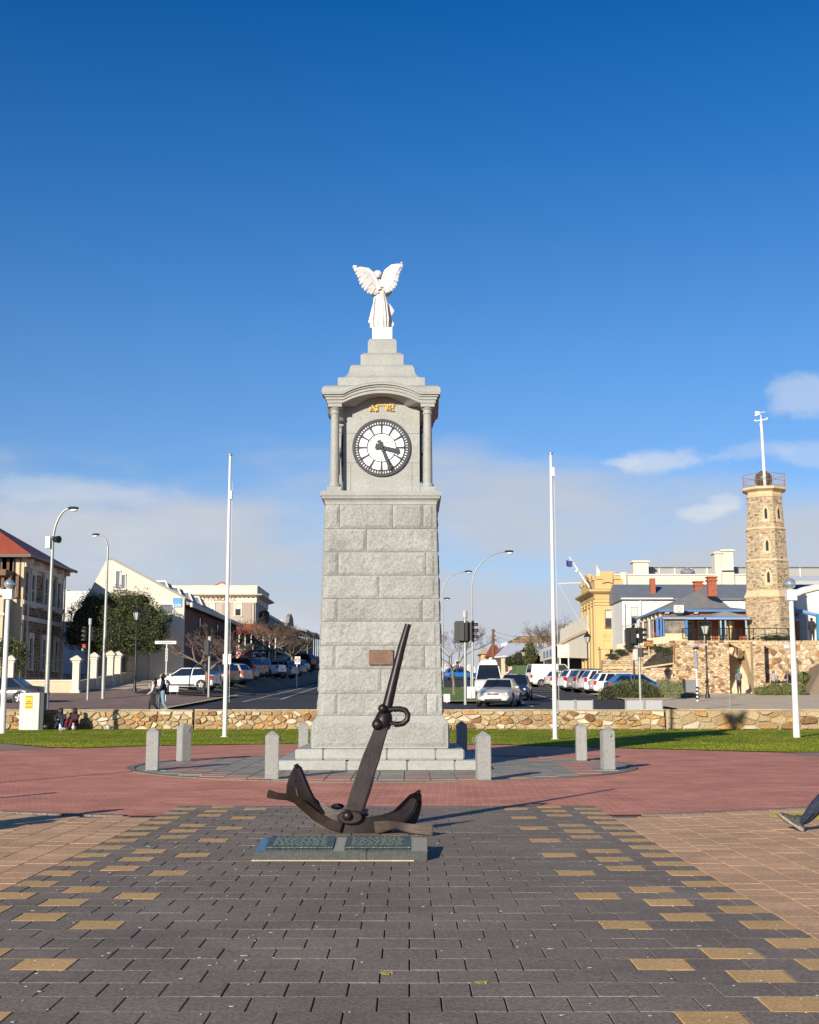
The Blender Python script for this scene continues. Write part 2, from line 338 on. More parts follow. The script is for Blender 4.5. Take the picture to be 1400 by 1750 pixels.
# --- pavers: geometry; the ones that show largest are single objects
def paver_mesh(w, d, mat, nm, ch=.0025):
    b = MB(); x, y = w / 2, d / 2
    b.add([(-x, -y, -.045), (x, -y, -.045), (x, y, -.045), (-x, y, -.045), (-x, -y, -ch), (x, -y, -ch), (x, y, -ch), (-x, y, -ch),
           (-x + ch, -y + ch, 0), (x - ch, -y + ch, 0), (x - ch, y - ch, 0), (-x + ch, y - ch, 0)],
          [(8, 9, 10, 11), (4, 5, 9, 8), (5, 6, 10, 9), (6, 7, 11, 10), (7, 4, 8, 11), (0, 1, 5, 4), (1, 2, 6, 5), (2, 3, 7, 6), (3, 0, 4, 7)])
    me = bpy.data.meshes.new(nm); me.from_pydata(b.v, [], b.f); me.materials.append(mat); return me, b
def clip_ok(x, y):       # outside the ring arc
    return hypot(x - PC.x, y - PC.y) > RR + .13
def lay(items, parent, name, w, d, mats, limit, kinds):
    # items: (x, y, width, materialindex)
    items.sort(key=lambda i: i[1]); cache = {}
    rest = MB()
    for k, (x, y, ww, mi) in enumerate(items):
        z = .006 + rnd.uniform(-.0015, .0015)
        key = (round(ww, 3), mi)
        if key not in cache: cache[key] = paver_mesh(ww, d, mats[mi], name)
        if k < limit:
            o = bpy.data.objects.new(name, cache[key][0]); COL.objects.link(o); o.parent = parent; o.location = (x, y, z)
            o.rotation_euler = (rnd.uniform(-.005, .005), rnd.uniform(-.004, .004), rnd.uniform(-.004, .004))
        else:
            rest.add([(a + x, c + y, e + z) for a, c, e in cache[key][1].v], cache[key][1].f, mi)
    o = rest.build(name + '_field', mats, parent, kind='stuff', fixn=False)
G = .0075
dk = []; NC = 18
for k in range(-14, 28):
    y = Y0 + (k + .5) * PY
    m4, m8 = k % 4, (k + 1) % 8
    if k % 2 == 0: cells = [(i, i + 1) for i in range(NC)]
    else: cells = [(0, .5)] + [(i + .5, i + 1.5) for i in range(NC - 1)] + [(NC - .5, NC)]
    for a, c in cells:
        e = min(a, NC - c); yel = 0
        if k % 2 == 0 and e == 0: yel = 1
        if k % 2 and e == 1.5 and m8 in (0, 2, 4): yel = 1
        if k % 2 == 0 and e == 3 and k % 4 == 2: yel = 1
        dk.append((SX0 + (a + c) / 2 * P, y, (c - a) * P - G, yel))
dk = [d for d in dk if abs(d[0]) < d[1] * .345 + .6]
strip = bpy.data.objects.new('charcoal_paving', None); COL.objects.link(strip); strip['kind'] = 'structure'
lay(dk, strip, 'paver', P - G, PY - .002, [darkm, yelm], 300, 0)
tan_p = bpy.data.objects.new('tan_paving', None); COL.objects.link(tan_p); tan_p['kind'] = 'structure'
tn = []
for sgn in (-1, 1):
    for i in range(42):
        x = (SX1 + (i + .5) * P) if sgn > 0 else (SX0 - (i + .5) * P)
        for k in range(-16, 34):
            y = Y0 + (k + (.5 if i % 2 else 1.0)) * PY
            if abs(x) < y * .345 + .6 and clip_ok(x, y + P * .5) and y < 24: tn.append((x, y, P - G, 0))
lay(tn, tan_p, 'tan_paver', P - G, PY - .005, [tanm], 300, 0)
sheet('paving_bed', [(-60, 3), (60, 3), (60, 17.0), (-60, 17.0)], -.012, M('joint_sand', (.115, .095, .075), .95, nz=(8, .3)))
# tan corner paths either side of the lawn (left edge and right edge)
for q, (pts) in enumerate([[(-300, 1266), (0, 1270), (60, 1277), (95, 1279.5), (0, 1283), (-300, 1290)], [(1335, 1286.5), (1400, 1286), (1500, 1286), (1500, 1299), (1400, 1293)]]):
    sheet('side_path', [(gnd(*p).x, gnd(*p).y) for p in pts], .006, M('path_tan', (.30, .20, .15), .9, nz=(2, .15)))
# --- inner grey ring round the tower
inner = bpy.data.objects.new('ring_paving', None); COL.objects.link(inner); inner['kind'] = 'structure'
IR = 5.2
ring('border_bricks', IR - .16, IR, 0, 2 * pi, 150, darkm, .016, .05, inner)
items = MB(); r3 = random.Random(5)
disc = MB(); disc.prismz(arc(IR - .16, 0, 2 * pi, 90)[:-1], -.03, .003); disc.build('slab_bed', joint, inner)
q = .46
for i in range(-13, 13):
    for j in range(-13, 13):
        x, y = PC.x + (i + .5) * q, PC.y + (j + .5) * q; rr = hypot(x - PC.x, y - PC.y)
        if rr > IR - .16 - q * .45 or max(abs(x - TC.x), abs(y - TC.y)) < 1.85: continue
        red = (rr > 3.8 and r3.random() < .5)
        if red:
            items.box(x - q / 2 + .011, x + q / 2 - .011, y - q / 2 + .011, y - .006, -.02, .012 + r3.uniform(0, .003), 1)
            items.box(x - q / 2 + .011, x + q / 2 - .011, y + .006, y + q / 2 - .011, -.02, .012 + r3.uniform(0, .003), 1 if r3.random() < .3 else 0)
        else: items.box(x - q / 2 + .011, x + q / 2 - .011, y - q / 2 + .011, y + q / 2 - .011, -.02, .012 + r3.uniform(0, .003), 0)
items.build('ring_slabs', [greym, pinkm], inner, kind='stuff')
# droppings and specks on the dark paving
sp = MB()
for i in range(260):
    y = 4.8 + 9 * rnd.random() ** 1.3; x = rnd.uniform(-.33, .33) * y
    if not SX0 < x < SX1: continue
    r = rnd.choice([rnd.uniform(.003, .009)] * 3 + [rnd.uniform(.009, .018)]); nn_ = 6; a0 = rnd.random() * 6
    sp.prismz([(x + r * rnd.uniform(.5, 1.4) * cos(a0 + k), y + r * rnd.uniform(.4, 1) * sin(a0 + k)) for k in range(6)], .009, .0115)
tag(sp.build('bird_droppings', M('dried_white', (.42, .44, .42), .9)), 'small pale bird droppings and gum spots scattered on charcoal pavers', 'droppings', kind='stuff')
# weed tufts in joints + grass tuft beside the shoe
wd = MB(); w0 = gnd(1335, 1396)
for i in range(2490):
    if i < 2450:
        a = rnd.uniform(-1, 1); x = w0.x + .62 + a * .75; y = w0.y - .02 + rnd.gauss(0, .13) * (1 - a * a * .8)
        h = rnd.uniform(.015, .05)
    else:
        c = [(-.12, 7.0), (.37, 6.78)][i % 2]; x = c[0] + rnd.gauss(0, .012); y = c[1] + rnd.gauss(0, .006); h = rnd.uniform(.004, .012)
    w = .006
    wd.add([(x - w, y, .0), (x + w, y, .0), (x + rnd.uniform(-.03, .03), y + rnd.uniform(-.02, .02), .012 + h)], [(0, 1, 2)])
tag(wd.build('grass_tuft', M('yellow_grass', (.25, .23, .05), .9, nz=(5, .3)), fixn=False), 'yellow green grass tuft growing through tan pavers beside the shoe', 'grass', kind='stuff')
# ================================================================ road behind the wall
def strip_mesh(name, x0, x1, y0, y1, dz, mat, kind='structure', step=2, nx=1, f=None):
    b = MB(); n = max(1, int((y1 - y0) / step)); rows = []; yl = sorted({y0 + (y1 - y0) * i / n for i in range(n + 1)} | {v for v in (57, 58, 59, 60, 61, 62) if y0 < v < y1}); n = len(yl) - 1
    X0 = x0 if callable(x0) else (lambda y: x0); X1 = x1 if callable(x1) else (lambda y: x1)
    vs = []
    for i in range(n + 1):
        y = yl[i]
        for j in range(nx + 1):
            x = X0(y) + (X1(y) - X0(y)) * j / nx; vs.append((x, y, gz(x, y) + dz))
    b.add(vs, [(i * (nx + 1) + j, i * (nx + 1) + j + 1, (i + 1) * (nx + 1) + j + 1, (i + 1) * (nx + 1) + j) for i in range(n) for j in range(nx)])
    return b.build(name, mat, kind=kind)
strip_mesh('road', -11.4, 12.4, 56.2, 300, .0, asphalt)
strip_mesh('pavement', -40, -11.5, 56.2, 86, .10, pavered, nx=40)
strip_mesh('pavement', -21, -15, 86, 250, .06, concrete, nx=10)
strip_mesh('pavement', 12.5, 60, 56.2, 90.9, .10, concrete, nx=4)
strip_mesh('kerb', -11.5, -11.25, 56.2, 86, .13, concrete)
strip_mesh('garden_bed', -17.2, -11.8, 81, 86, .16, M('mulch', (.06, .045, .035), 1, nz=(6, .5), bump=(14, 1, .08)), nx=8)
strip_mesh('median_lawn', 2.2, 4.4, 72, 112, .12, M('median_turf', (.13, .21, .02), .95, nz=(2, .35)))
strip_mesh('kerb', 2.0, 2.2, 71.5, 112, .14, concrete); strip_mesh('kerb', 4.4, 4.55, 71.5, 112, .14, concrete); strip_mesh('kerb', 2.0, 4.55, 70.9, 71.9, .135, concrete)
strip_mesh('road_markings', lambda y: -9.55, lambda y: -9.40, 74, 134, .012, linep)
strip_mesh('road_markings', lambda y: -7.9 - .015 * (y - 79), lambda y: -7.75 - .015 * (y - 79), 79, 150, .012, linep)
strip_mesh('road_markings', -9.3, -7.9, 80.0, 80.35, .012, linep)
for k in range(7): strip_mesh('road_markings', -11.0, -8.3, 92 + k * 7, 92.3 + k * 7, .012, linep)
for k in range(8): strip_mesh('road_markings', 8.9, 12.2, 80 + k * 7, 80.25 + k * 7, .012, linep)
strip_mesh('road_markings', 8.7, 8.85, 70, 150, .012, linep); strip_mesh('road_markings', 6.2, 6.33, 66, 90, .012, linep)
strip_mesh('road_markings', 4.9, 8.5, 62.5, 62.8, .012, linep)
# ================================================================ random stone walls
stonem = [M('stone_cream', (.50, .40, .25), .9, nz=(3, .15), col2=(.46, .33, .17), bump=(11, 1, .08), rv=.14), M('stone_tan', (.44, .33, .19), .9, nz=(2.5, .2), col2=(.40, .22, .085), bump=(11, 1, .08), rv=.16),
          M('stone_pale', (.56, .48, .35), .9, nz=(3, .16), bump=(9, .6, .05), rv=.1), M('stone_orange', (.42, .24, .085), .9, nz=(5, .3), bump=(11, 1, .08), rv=.2),
          M('stone_brown', (.24, .125, .06), .9, nz=(5, .3), bump=(11, 1, .08), rv=.25)]
sw = [40, 24, 16, 13, 7]
mortar = M('lime_mortar', (.36, .295, .19), .95, nz=(5, .2), bump=(15, .5, .02))
def clip(poly, n, d):
    out = []
    for i, p in enumerate(poly):
        q = poly[(i + 1) % len(poly)]; a = p[0] * n[0] + p[1] * n[1] - d; c = q[0] * n[0] + q[1] * n[1] - d
        if a <= 0: out.append(p)
        if a * c < 0: t = a / (a - c); out.append((p[0] + (q[0] - p[0]) * t, p[1] + (q[1] - p[1]) * t))
    return out
def cells(u0, u1, v0, v1, su, sv, rg):
    seeds = []; nv = max(1, round((v1 - v0) / sv))
    for j in range(nv):
        u = u0 + rg.uniform(.1, .5) * su
        while u < u1 - su * .15:
            seeds.append((u, v0 + (j + .5 + rg.uniform(-.42, .42)) * (v1 - v0) / nv)); u += su * rg.choice([.35, .5, .7, .9, 1.2, 1.6])
    k = su / sv * .8; out = []
    for i, s in enumerate(seeds):
        p = [(u0, v0), (u1, v0), (u1, v1), (u0, v1)]
        for j, t in enumerate(seeds):
            if i == j or abs(t[0] - s[0]) > su * 3.2: continue
            # anisotropic bisector
            nx, ny = (t[0] - s[0]), (t[1] - s[1]) * k * k
            mxx, myy = (s[0] + t[0]) / 2, (s[1] + t[1]) / 2
            p = clip(p, (nx, ny), nx * mxx + ny * myy)
            if len(p) < 3: break
        if len(p) >= 3: out.append(p)
    return out
def stone_shape(p, gap, dep, rg):
    cx = sum(a for a, _ in p) / len(p); cy = sum(c for _, c in p) / len(p)
    sz = min(max(a for a, _ in p) - min(a for a, _ in p), max(c for _, c in p) - min(c for _, c in p))
    if sz < gap * 2.5: return None
    def shr(g): return [(cx + (a - cx) * (1 - g / (sz / 2)), cy + (c - cy) * (1 - g / (sz / 2))) for a, c in p]
    # round the corners
    o = shr(gap / 2); o2 = []
    for i in range(len(o)):
        a, b_, c = o[i - 1], o[i], o[(i + 1) % len(o)]
        for q in (a, c): o2.append((b_[0] + (q[0] - b_[0]) * .11, b_[1] + (q[1] - b_[1]) * .11))
    inn = [(cx + (a - cx) * .84, cy + (c - cy) * .82) for a, c in o2]
    return o2, inn, (cx, cy)
def stone_wall(name, label, x0, x1, y, z0, z1, su, sv, seed, cap=None, thick=.4, zc=.0):
    rg = random.Random(seed); t = thing(name, label, 'wall', ((x0 + x1) / 2, y, z0), group='low rubble stone walls behind the lawn')
    b = MB(); b.box(x0, x1, y + .03, y + thick, z0, z1); b.build('wall_core', mortar, t)
    cnt = 0
    for p in cells(x0, x1, z0 + .01, z1 - .02, su, sv, rg):
        sh = stone_shape(p, .024, .05, rg)
        if not sh: continue
        o, i, c = sh; d = rg.uniform(.01, .09); b = MB(); n = len(o); tx, tz = rg.uniform(-.05, .05), rg.uniform(-.06, .06)
        b.add([(a, y + .04, e) for a, e in o] + [(a, y + .012, e) for a, e in o] + [(a, y - d + (a - c[0]) * tx + (e - c[1]) * tz, e) for a, e in i],
              [(k, (k + 1) % n, n + (k + 1) % n, n + k) for k in range(n)] + [(n + k, n + (k + 1) % n, 2 * n + (k + 1) % n, 2 * n + k) for k in range(n)] + [tuple(2 * n + k for k in range(n))])
        b.build('stone', rg.choices(stonem, sw)[0], t); cnt += 1
    # capping stones
    u = x0
    while u < x1 - .05:
        w = min(rg.uniform(.5, 1.1), x1 - u); b = MB(); b.box(u + .008, u + w - .008, y - rg.uniform(0, .03), y + thick + .02, z1, z1 + rg.uniform(.025, .045))
        b.build('cap_stone', stonem[2] if cap is None else cap, t, bev=.01); u += w
    return t
WY = 55.4; WT = wz(1214, WY)
xa, xb = wx(333, WY), wx(1135, WY)
stone_wall('stone_wall', 'low cream rubble wall at far left behind the two seated women and the pale cabinet', -21, xa, WY - .05, 0, WT, .46, .21, 11)
stone_wall('stone_wall', 'longest low rubble wall running behind the clock tower between the two white flagpoles', xa + .06, xb - .06, WY, 0, WT, .43, .19, 12)
stone_wall('stone_wall', 'low rubble wall with the largest stones at far right below the pavement', xb, 21, WY - .04, 0, WT, .7, .3, 13, cap=concrete)
b = MB(); b.box(-21, 21, WY + .40, WY + .85, .1, .42); b.build('wall_backfill', concrete, kind='structure')
# ================================================================ clock tower
tw = thing('clock_tower', 'tall pale granite clock tower topped by a white winged angel statue', 'clock tower', TC)
TX, TY = TC.x, TC.y
def tzf(py, h): return wz(py, TY - h)
# steps
zs1 = .20; zs2 = .40; Z0 = .40
def step(h, z0, z1, joints):
    for s in range(4):
        ux, uy = [(1, 0), (0, 1), (-1, 0), (0, -1)][s]; nx, ny = uy, -ux
        js = [-h] + joints + [h - .55]
        for a, c in zip(js, js[1:]):
            if c == h - .55: pass
            b = MB(); g = .006
            pts = [(a + g, 0), (c - g, 0), (c - g, .55), (a + g, .55)]
            b.prismz([(TX + ux * u + nx * (h - v), TY + uy * u + ny * (h - v)) for u, v in pts], z0, z1)
            b.build('step_stone', granite_s, tw, bev=.02, seg=2)
step(2.02, .0, zs1, [-.62, .55]); step(1.66, zs1, zs2, [-1.1, .15, ])
b = MB(); b.sq((TX, TY, 0), [(1.95, .0), (1.95, zs1 - .02)]); b.sq((TX, TY, 0), [(1.6, zs1 - .02), (1.6, zs2 - .01)]); b.build('step_core', joint, tw)
# faces
faces = [((1, 0), (0, -1)), ((0, 1), (1, 0)), ((-1, 0), (0, 1)), ((0, -1), (-1, 0))]
def fp(s, u, n, z): (a, c), (d, e) = faces[s]; return (TX + a * u + d * n, TY + c * u + e * n, z)
HB, HT = 1.245, 1.135; ZB = tzf(1223, 1.24); ZT = tzf(862, 1.14)
def half(z): return HB + (HT - HB) * (z - ZB) / (ZT - ZB)
def rough(s, u0, u1, z0, z1, hf, seed, ml=.02, mr=.02, mt=.018, mb=.018, dep=.034, name='granite_block', amp=1.0):
    nx = max(4, int((u1 - u0) / .045)); nz = max(4, int((z1 - z0) / .045)); g = .004
    us = [u0 + g, u0 + g + ml] + [u0 + g + ml + (u1 - u0 - 2 * g - ml - mr) * i / nx for i in range(1, nx)] + [u1 - g - mr, u1 - g]
    zs = [z0 + g, z0 + g + mb] + [z0 + g + mb + (z1 - z0 - 2 * g - mt - mb) * i / nz for i in range(1, nz)] + [z1 - g - mt, z1 - g]
    b = MB(); vs = []; W_, H_ = len(us), len(zs)
    for j, z in enumerate(zs):
        for i, u in enumerate(us):
            o = 0
            if 0 < i < W_ - 1 and 0 < j < H_ - 1:
                e = min((u - u0 - ml) / .022, (u1 - mr - u) / .022, (z - z0 - mb) / .022, (z1 - mt - z) / .022, 1); e = max(0, e)
                q = mn.noise(Vector((u * 3.2 + seed, z * 3.2, s * 7))) * .5 + mn.noise(Vector((u * 9 + seed, z * 9, s * 7))) * .35 + mn.noise(Vector((u * 22, z * 22 + seed, 3))) * .28
                q2 = abs(mn.noise(Vector((u * 5 + seed, z * 7, s * 3)))); o = e * (dep * .62 + (q * .8 - q2 * .45 + .12) * dep * amp) + (.006 if e > 0 else 0)
            vs.append(fp(s, u, hf(z) + o, z))
    base = len(vs); fs = [(j * W_ + i, j * W_ + i + 1, (j + 1) * W_ + i + 1, (j + 1) * W_ + i) for j in range(H_ - 1) for i in range(W_ - 1)]
    per = [i for i in range(W_)] + [j * W_ + W_ - 1 for j in range(1, H_)] + [(H_ - 1) * W_ + i for i in range(W_ - 2, -1, -1)] + [j * W_ for j in range(H_ - 2, 0, -1)]
    for p in per:
        j, i = divmod(p, W_); vs.append(fp(s, us[i], hf(zs[j]) - .05, zs[j]))
    n = len(per); fs += [(per[k], base + k, base + (k + 1) % n, per[(k + 1) % n]) for k in range(n)]
    b.add(vs, fs); me = b.build(name, granite, tw, smooth=False)
# plinth course (die) with drafted margin
ZD0, ZD1 = Z0, tzf(1240, 1.37); ZD2 = ZB
b = MB(); b.sq((TX, TY, 0), [(1.36, ZD0), (1.36, ZD1 - .0), (1.36, ZD1 + .05), (1.33, ZD1 + .09), (1.27, ZD2 - .03), (1.255, ZD2)]); b.build('plinth', granite_s, tw, bev=.012)
for s in range(4): rough(s, -1.33, 1.33, ZD0 + .03, ZD1 + .06, lambda z: 1.362, 50 + s, dep=.03, ml=.03, mr=.03, mt=.03, mb=.03, name='plinth_panel', amp=.7)
# shaft
b = MB(); b.sq((TX, TY, 0), [(half(ZB) - .012, ZB), (half(ZT) - .012, ZT)]); b.build('shaft_core', joint, tw)
cy_ = [1223, 1185, 1143.5, 1103, 1062, 1023, 983, 943, 903, 864.6]
jx = [[577, 729], [651.6], [573, 726], [], [576, 722], [647.5], [577, 727.8], [625.6], [578.8, 670.7, 723.6]]
for i in range(9):
    za, zb = tzf(cy_[i], 1.2), tzf(cy_[i + 1], 1.2); h = (half(za) + half(zb)) / 2
    if i == 8: zb = ZT
    for s in range(4):
        js = [(wx(p, TY - h) - TX) / 1.0 for p in jx[i]]
        if s: js = [-j * .93 for j in reversed(js)] if s == 2 else ([-.3 + .12 * s] if i % 2 == 0 else [-.74, .70])
        es = [-h] + js + [h]
        for k, (a, c) in enumerate(zip(es, es[1:])):
            # corner drafts stay flat: 6 cm margin at the tower's corners; batter followed by scaling u
            ml = .075 if k == 0 else .02; mr = .075 if k == len(es) - 2 else .02
            rough(s, a + (0 if k else .003), c - (.003 if k == len(es) - 2 else 0), za, zb, half, 10 * i + k + 3.7 * s, ml, mr, dep=.034, amp=1.0)
# moulding between shaft and belfry
zc0, zc1, zc2, zc3 = ZT, tzf(852, 1.2), tzf(848, 1.2), tzf(838, 1.24)
b = MB(); b.sq((TX, TY, 0), [(1.145, zc0), (1.15, zc0 + .05), (1.165, zc1 - .03), (1.20, zc1), (1.215, zc1 + .012), (1.215, zc2), (1.24, zc2 + .005), (1.245, zc3 - .07), (1.21, zc3), (1.0, zc3 + .005)])
b.build('cornice', granite_s, tw)
ZF = zc3
# belfry body
ZA = tzf(688, 1.15)        # underside of entablature at the columns
BH = .71; BN = [.71, .80, .71, .80]; BW = [.80, .71, .80, .71]
b = MB(); b.box(TX - .788, TX + .788, TY - .698, TY + .698, ZF, ZA + .45); b.build('belfry_core', joint, tw)
def slab(s, u0, u1, z0, z1, top=None):
    b = MB(); g = .003; po = [(u0 + g, z0 + g), (u1 - g, z0 + g)] + (top or [(u1 - g, z1 - g), (u0 + g, z1 - g)])
    b.loft([[fp(s, u, BN[s] + .002, z) for u, z in po], [fp(s, u, BN[s] - .04, z) for u, z in po]]); b.build('ashlar_slab', granite_s, tw)
z1_, z2_ = wz(791, TY - BH), wz(741, TY - BH)
for s in range(4):
    e = BW[s] + .002
    slab(s, -e, -e + .16, ZF, z1_); slab(s, -e + .16, e - .16, ZF, z1_); slab(s, e - .16, e, ZF, z1_)
    slab(s, -e, e, z1_, z2_)
    slab(s, -e, e, z2_, ZA + .30)
# columns
CR = .092; CH = .965
for sx in (-1, 1):
    for sy in (-1, 1):
        c = (TX + sx * CH, TY + sy * CH, 0)
        b = MB(); pb = ZF + .11
        b.box(c[0] - .145, c[0] + .145, c[1] - .145, c[1] + .145, ZF, ZF + .10)
        b.lathe(c, [(.12, ZF + .10), (.128, ZF + .125), (.128, ZF + .15), (.118, ZF + .175), (.10, ZF + .18)] + [(CR + .006, ZF + .2), (CR + .004, ZF + .6), (CR - .006, ZA - .24)] +
                [(CR - .006, ZA - .22), (CR + .012, ZA - .21), (CR + .012, ZA - .185), (CR, ZA - .175), (CR, ZA - .13), (CR + .03, ZA - .10), (CR + .035, ZA - .075)], 28)
        b.box(c[0] - .145, c[0] + .145, c[1] - .145, c[1] + .145, ZA - .075, ZA)
        b.build('column', granite_s, tw, smooth=True)
# arched entablature bands
AR = .80; RI = .21
def cv(u):
    u = abs(u)
    if u >= AR: return 0.0
    t = u / AR; k = sqrt(max(0, 1.9 ** 2 - t * t)) - sqrt(1.9 ** 2 - 1); return RI * k / (1.9 - sqrt(1.9 ** 2 - 1))
def band(h, d, z0, z1, f0=True, f1=True, mat=granite_s, nm='entablature_band'):
    N = 44; b = MB()
    for s in range(4):
        secs = []
        for i in range(N + 1):
            t = -1 + 2 * i / N; uo = t * h; ui = t * (h - d); a = z0 + (cv(uo) if f0 else 0); c = z1 + (cv(uo) if f1 else 0)
            secs.append([fp(s, uo, h, a), fp(s, uo, h, c), fp(s, ui, h - d, c), fp(s, ui, h - d, a)])
        b.loft(secs, cap=False)
    b.build(nm, mat, tw, smooth=True)
band(1.13, .36, ZA, ZA + .065); band(1.155, .38, ZA + .065, ZA + .125); band(1.185, .4, ZA + .125, ZA + .165); band(1.225, .4, ZA + .165, ZA + .205)
ZE = wz(657, TY - 1.22)
# top slab: rounded shoulders over the arch
N = 44; b = MB()
for s in range(4):
    secs = []
    for i in range(N + 1):
        t = -1 + 2 * i / N; h = 1.232
        lo = ZA + .205 + cv(t * h); hi = max(ZE, lo + .03)
        secs.append([fp(s, t * h, h, lo), fp(s, t * h, h, lo + (hi - lo) * .35), fp(s, t * (h - .02), h - .02, lo + (hi - lo) * .7), fp(s, t * (h - .09), h - .09, hi), fp(s, t * .8, .8, hi), fp(s, t * .7, .7, lo)])
    b.loft(secs, cap=False)
b.build('cornice_top', granite_s, tw, smooth=True)
b = MB(); b.sq((TX, TY, 0), [(.96, ZA + RI + .10), (.96, ZE - .02)]); b.build('entablature_core', granite_s, tw)
# stepped roof
def zr(py, h): return wz(py, TY - h)
ze1 = zr(645, .9); b = MB(); b.sq((TX, TY, 0), [(.92, ZE - .03), (.92, ze1)]); b.build('roof_course', granite_s, tw, bev=.01)
ze2 = zr(622, .65); b = MB(); dz = ze2 - ze1
b.sq((TX, TY, 0), [(.90, ze1), (.82, ze1 + dz * .05), (.76, ze1 + dz * .17), (.72, ze1 + dz * .32), (.695, ze1 + dz * .5), (.68, ze1 + dz * .72), (.66, ze1 + dz * .88), (.62, ze1 + dz * .97), (.57, ze2)])
b.build('roof_ogee', granite_s, tw)
ze3 = zr(603, .45); b = MB(); b.sq((TX, TY, 0), [(.46, ze2 - .01), (.46, ze3 - .05), (.44, ze3 - .03), (.39, ze3 + .015), (.3, ze3 + .02)]); b.build('roof_course', granite_s, tw)
ze4 = zr(578, .31); b = MB(); b.sq((TX, TY, 0), [(.305, ze3), (.312, ze3 + .05), (.308, ze4 - .07), (.27, ze4), (.2, ze4)]); b.build('roof_course', granite_s, tw)
ze5 = zr(559, .22); b = MB(); b.sq((TX, TY, 0), [(.22, ze4 - .01), (.22, ze5)]); b.build('statue_pedestal', marble, tw, bev=.008)
# --- clock
for s in (0, 1, 2, 3):
    (ua, uc), (na, nc) = faces[s]
    cz = wz(765.5, TY - BH)
    def cp(r, a, n): return fp(s, r * sin(a), BN[s] + n, cz + r * cos(a))
    face = MB(); Nn = 72
    face.loft([[cp(.575, 2 * pi * k / Nn, .0) for k in range(Nn)], [cp(.575, 2 * pi * k / Nn, .03) for k in range(Nn)]])
    fo = face.build('clock_face', M('clock_opal', (.80, .81, .82), .35), tw)
    rg_ = MB()
    def ann(r0, r1, n0, n1, mb, N=72):
        for k in range(N):
            a, c = 2 * pi * k / N, 2 * pi * (k + 1) / N
            mb.add([cp(r0, a, n1), cp(r1, a, n1), cp(r1, c, n1), cp(r0, c, n1), cp(r0, a, n0), cp(r1, a, n0), cp(r1, c, n0), cp(r0, c, n0)], [(0, 1, 2, 3), (0, 3, 7, 4), (1, 5, 6, 2)])
    ann(.555, .612, 0, .055, rg_); ann(.478, .503, .02, .045, rg_); ann(.298, .312, .02, .045, rg_)
    for k in range(60):
        a = 2 * pi * k / 60; w = .0135 if k % 5 else .02
        v = [(-w, .50), (w, .50), (w, .56), (-w, .56)]
        def rp2(x, r, n, a=a): return fp(s, r * sin(a) + x * cos(a), BN[s] + n, cz + r * cos(a) - x * sin(a))
        rg_.add([rp2(x, r, .045) for x, r in v] + [rp2(x, r, .02) for x, r in v], [(0, 1, 2, 3), (0, 4, 5, 1), (1, 5, 6, 2), (2, 6, 7, 3), (3, 7, 4, 0)])
        if k % 5 == 0:
            for (x0, r0_, x1, r1_) in [(.013, .305, .021, .485)]:
                v = [(-x0, r0_), (x0, r0_), (x0 * 1.05, .34), (x1, r1_ - .02), (x1 + .03, r1_), (-x1 - .03, r1_), (-x1, r1_ - .02), (-x0 * 1.05, .34)]
                rg_.add([rp2(x, r, .045) for x, r in v] + [rp2(x, r, .02) for x, r in v], [tuple(range(8))] + [(i, (i + 1) % 8, 8 + (i + 1) % 8, 8 + i) for i in range(8)])
    rg_.build('dial_frame', M('dial_black', (.03, .036, .042), .4), fo)
    st = MB()
    for k in range(6):
        a0 = k * pi / 3; P_ = [(.285, a0), (.165, a0 + pi / 6)]
        for (r0_, b0), (r1_, b1) in [((.285, a0), (.16, a0 + pi / 6)), ((.16, a0 + pi / 6), (.285, a0 + pi / 3)), ((0.0, 0), (.285, a0)), ((0, 0), (.16, a0 + pi / 6))]:
            st.tube([cp(r0_, b0, .032), cp(r1_, b1, .032)], .007, 4)
    st.build('star_relief', M('clock_opal'if 0 else 'dial_white_rib', (.55, .55, .54), .4), fo)
    def hand(a, L0, L1, w0, w1, n, nm):
        b = MB(); v = [(-w0 * .9, -L0), (w0 * .9, -L0), (w0 * .55, -L0 * .35), (w0 * .5, 0), (w1, L1 * .80), (w1 * 1.7 + .006, L1 * .88), (0, L1), (-w1 * 1.7 - .006, L1 * .88), (-w1, L1 * .80), (-w0 * .5, 0), (-w0 * .55, -L0 * .35)]
        def q(x, r, nn2): return fp(s, r * sin(a) + x * cos(a), BN[s] + nn2, cz + r * cos(a) - x * sin(a))
        b.loft([[q(x, r, n) for x, r in v], [q(x, r, n + .018) for x, r in v]]); b.build(nm, M('dial_black', (.03, .036, .042), .4), fo)
    hand(R(158.4), .15, .53, .050, .028, .10, 'minute_hand'); hand(R(103.2), .13, .385, .072, .040, .075, 'hour_hand')
    hb = MB(); hb.loft([[cp(.035, 2 * pi * k / 16, .03) for k in range(16)], [cp(.035, 2 * pi * k / 16, .13) for k in range(16)]]); hb.build('hand_boss', M('dial_black', (.03, .036, .042), .4), fo)
# gilded ornament over the clock: two clusters joined by a garland
gd = MB(); rg = random.Random(9)
for sgn in (-1, 1):
    for i in range(46):
        u = sgn * rg.uniform(.09, .26); z = wz(697, TY - BH) + rg.uniform(-.07, .065) - abs(abs(u) - .19) * .1
        a = rg.uniform(0, pi); gd.cb(fp(0, u, BH + .03, z), (.015, .03, rg.uniform(.02, .045)), M3=Matrix.Rotation(a, 3, 'Y'))
for i in range(14):
    u = -.13 + .26 * i / 13; gd.ball(fp(0, u, BH + .03, wz(692.5, TY - BH) + .01 * sin(i * 2)), .015, 6, 4)
gd.build('gilded_ornament', rust, tw, label='small gilded garland ornament above the clock dial')
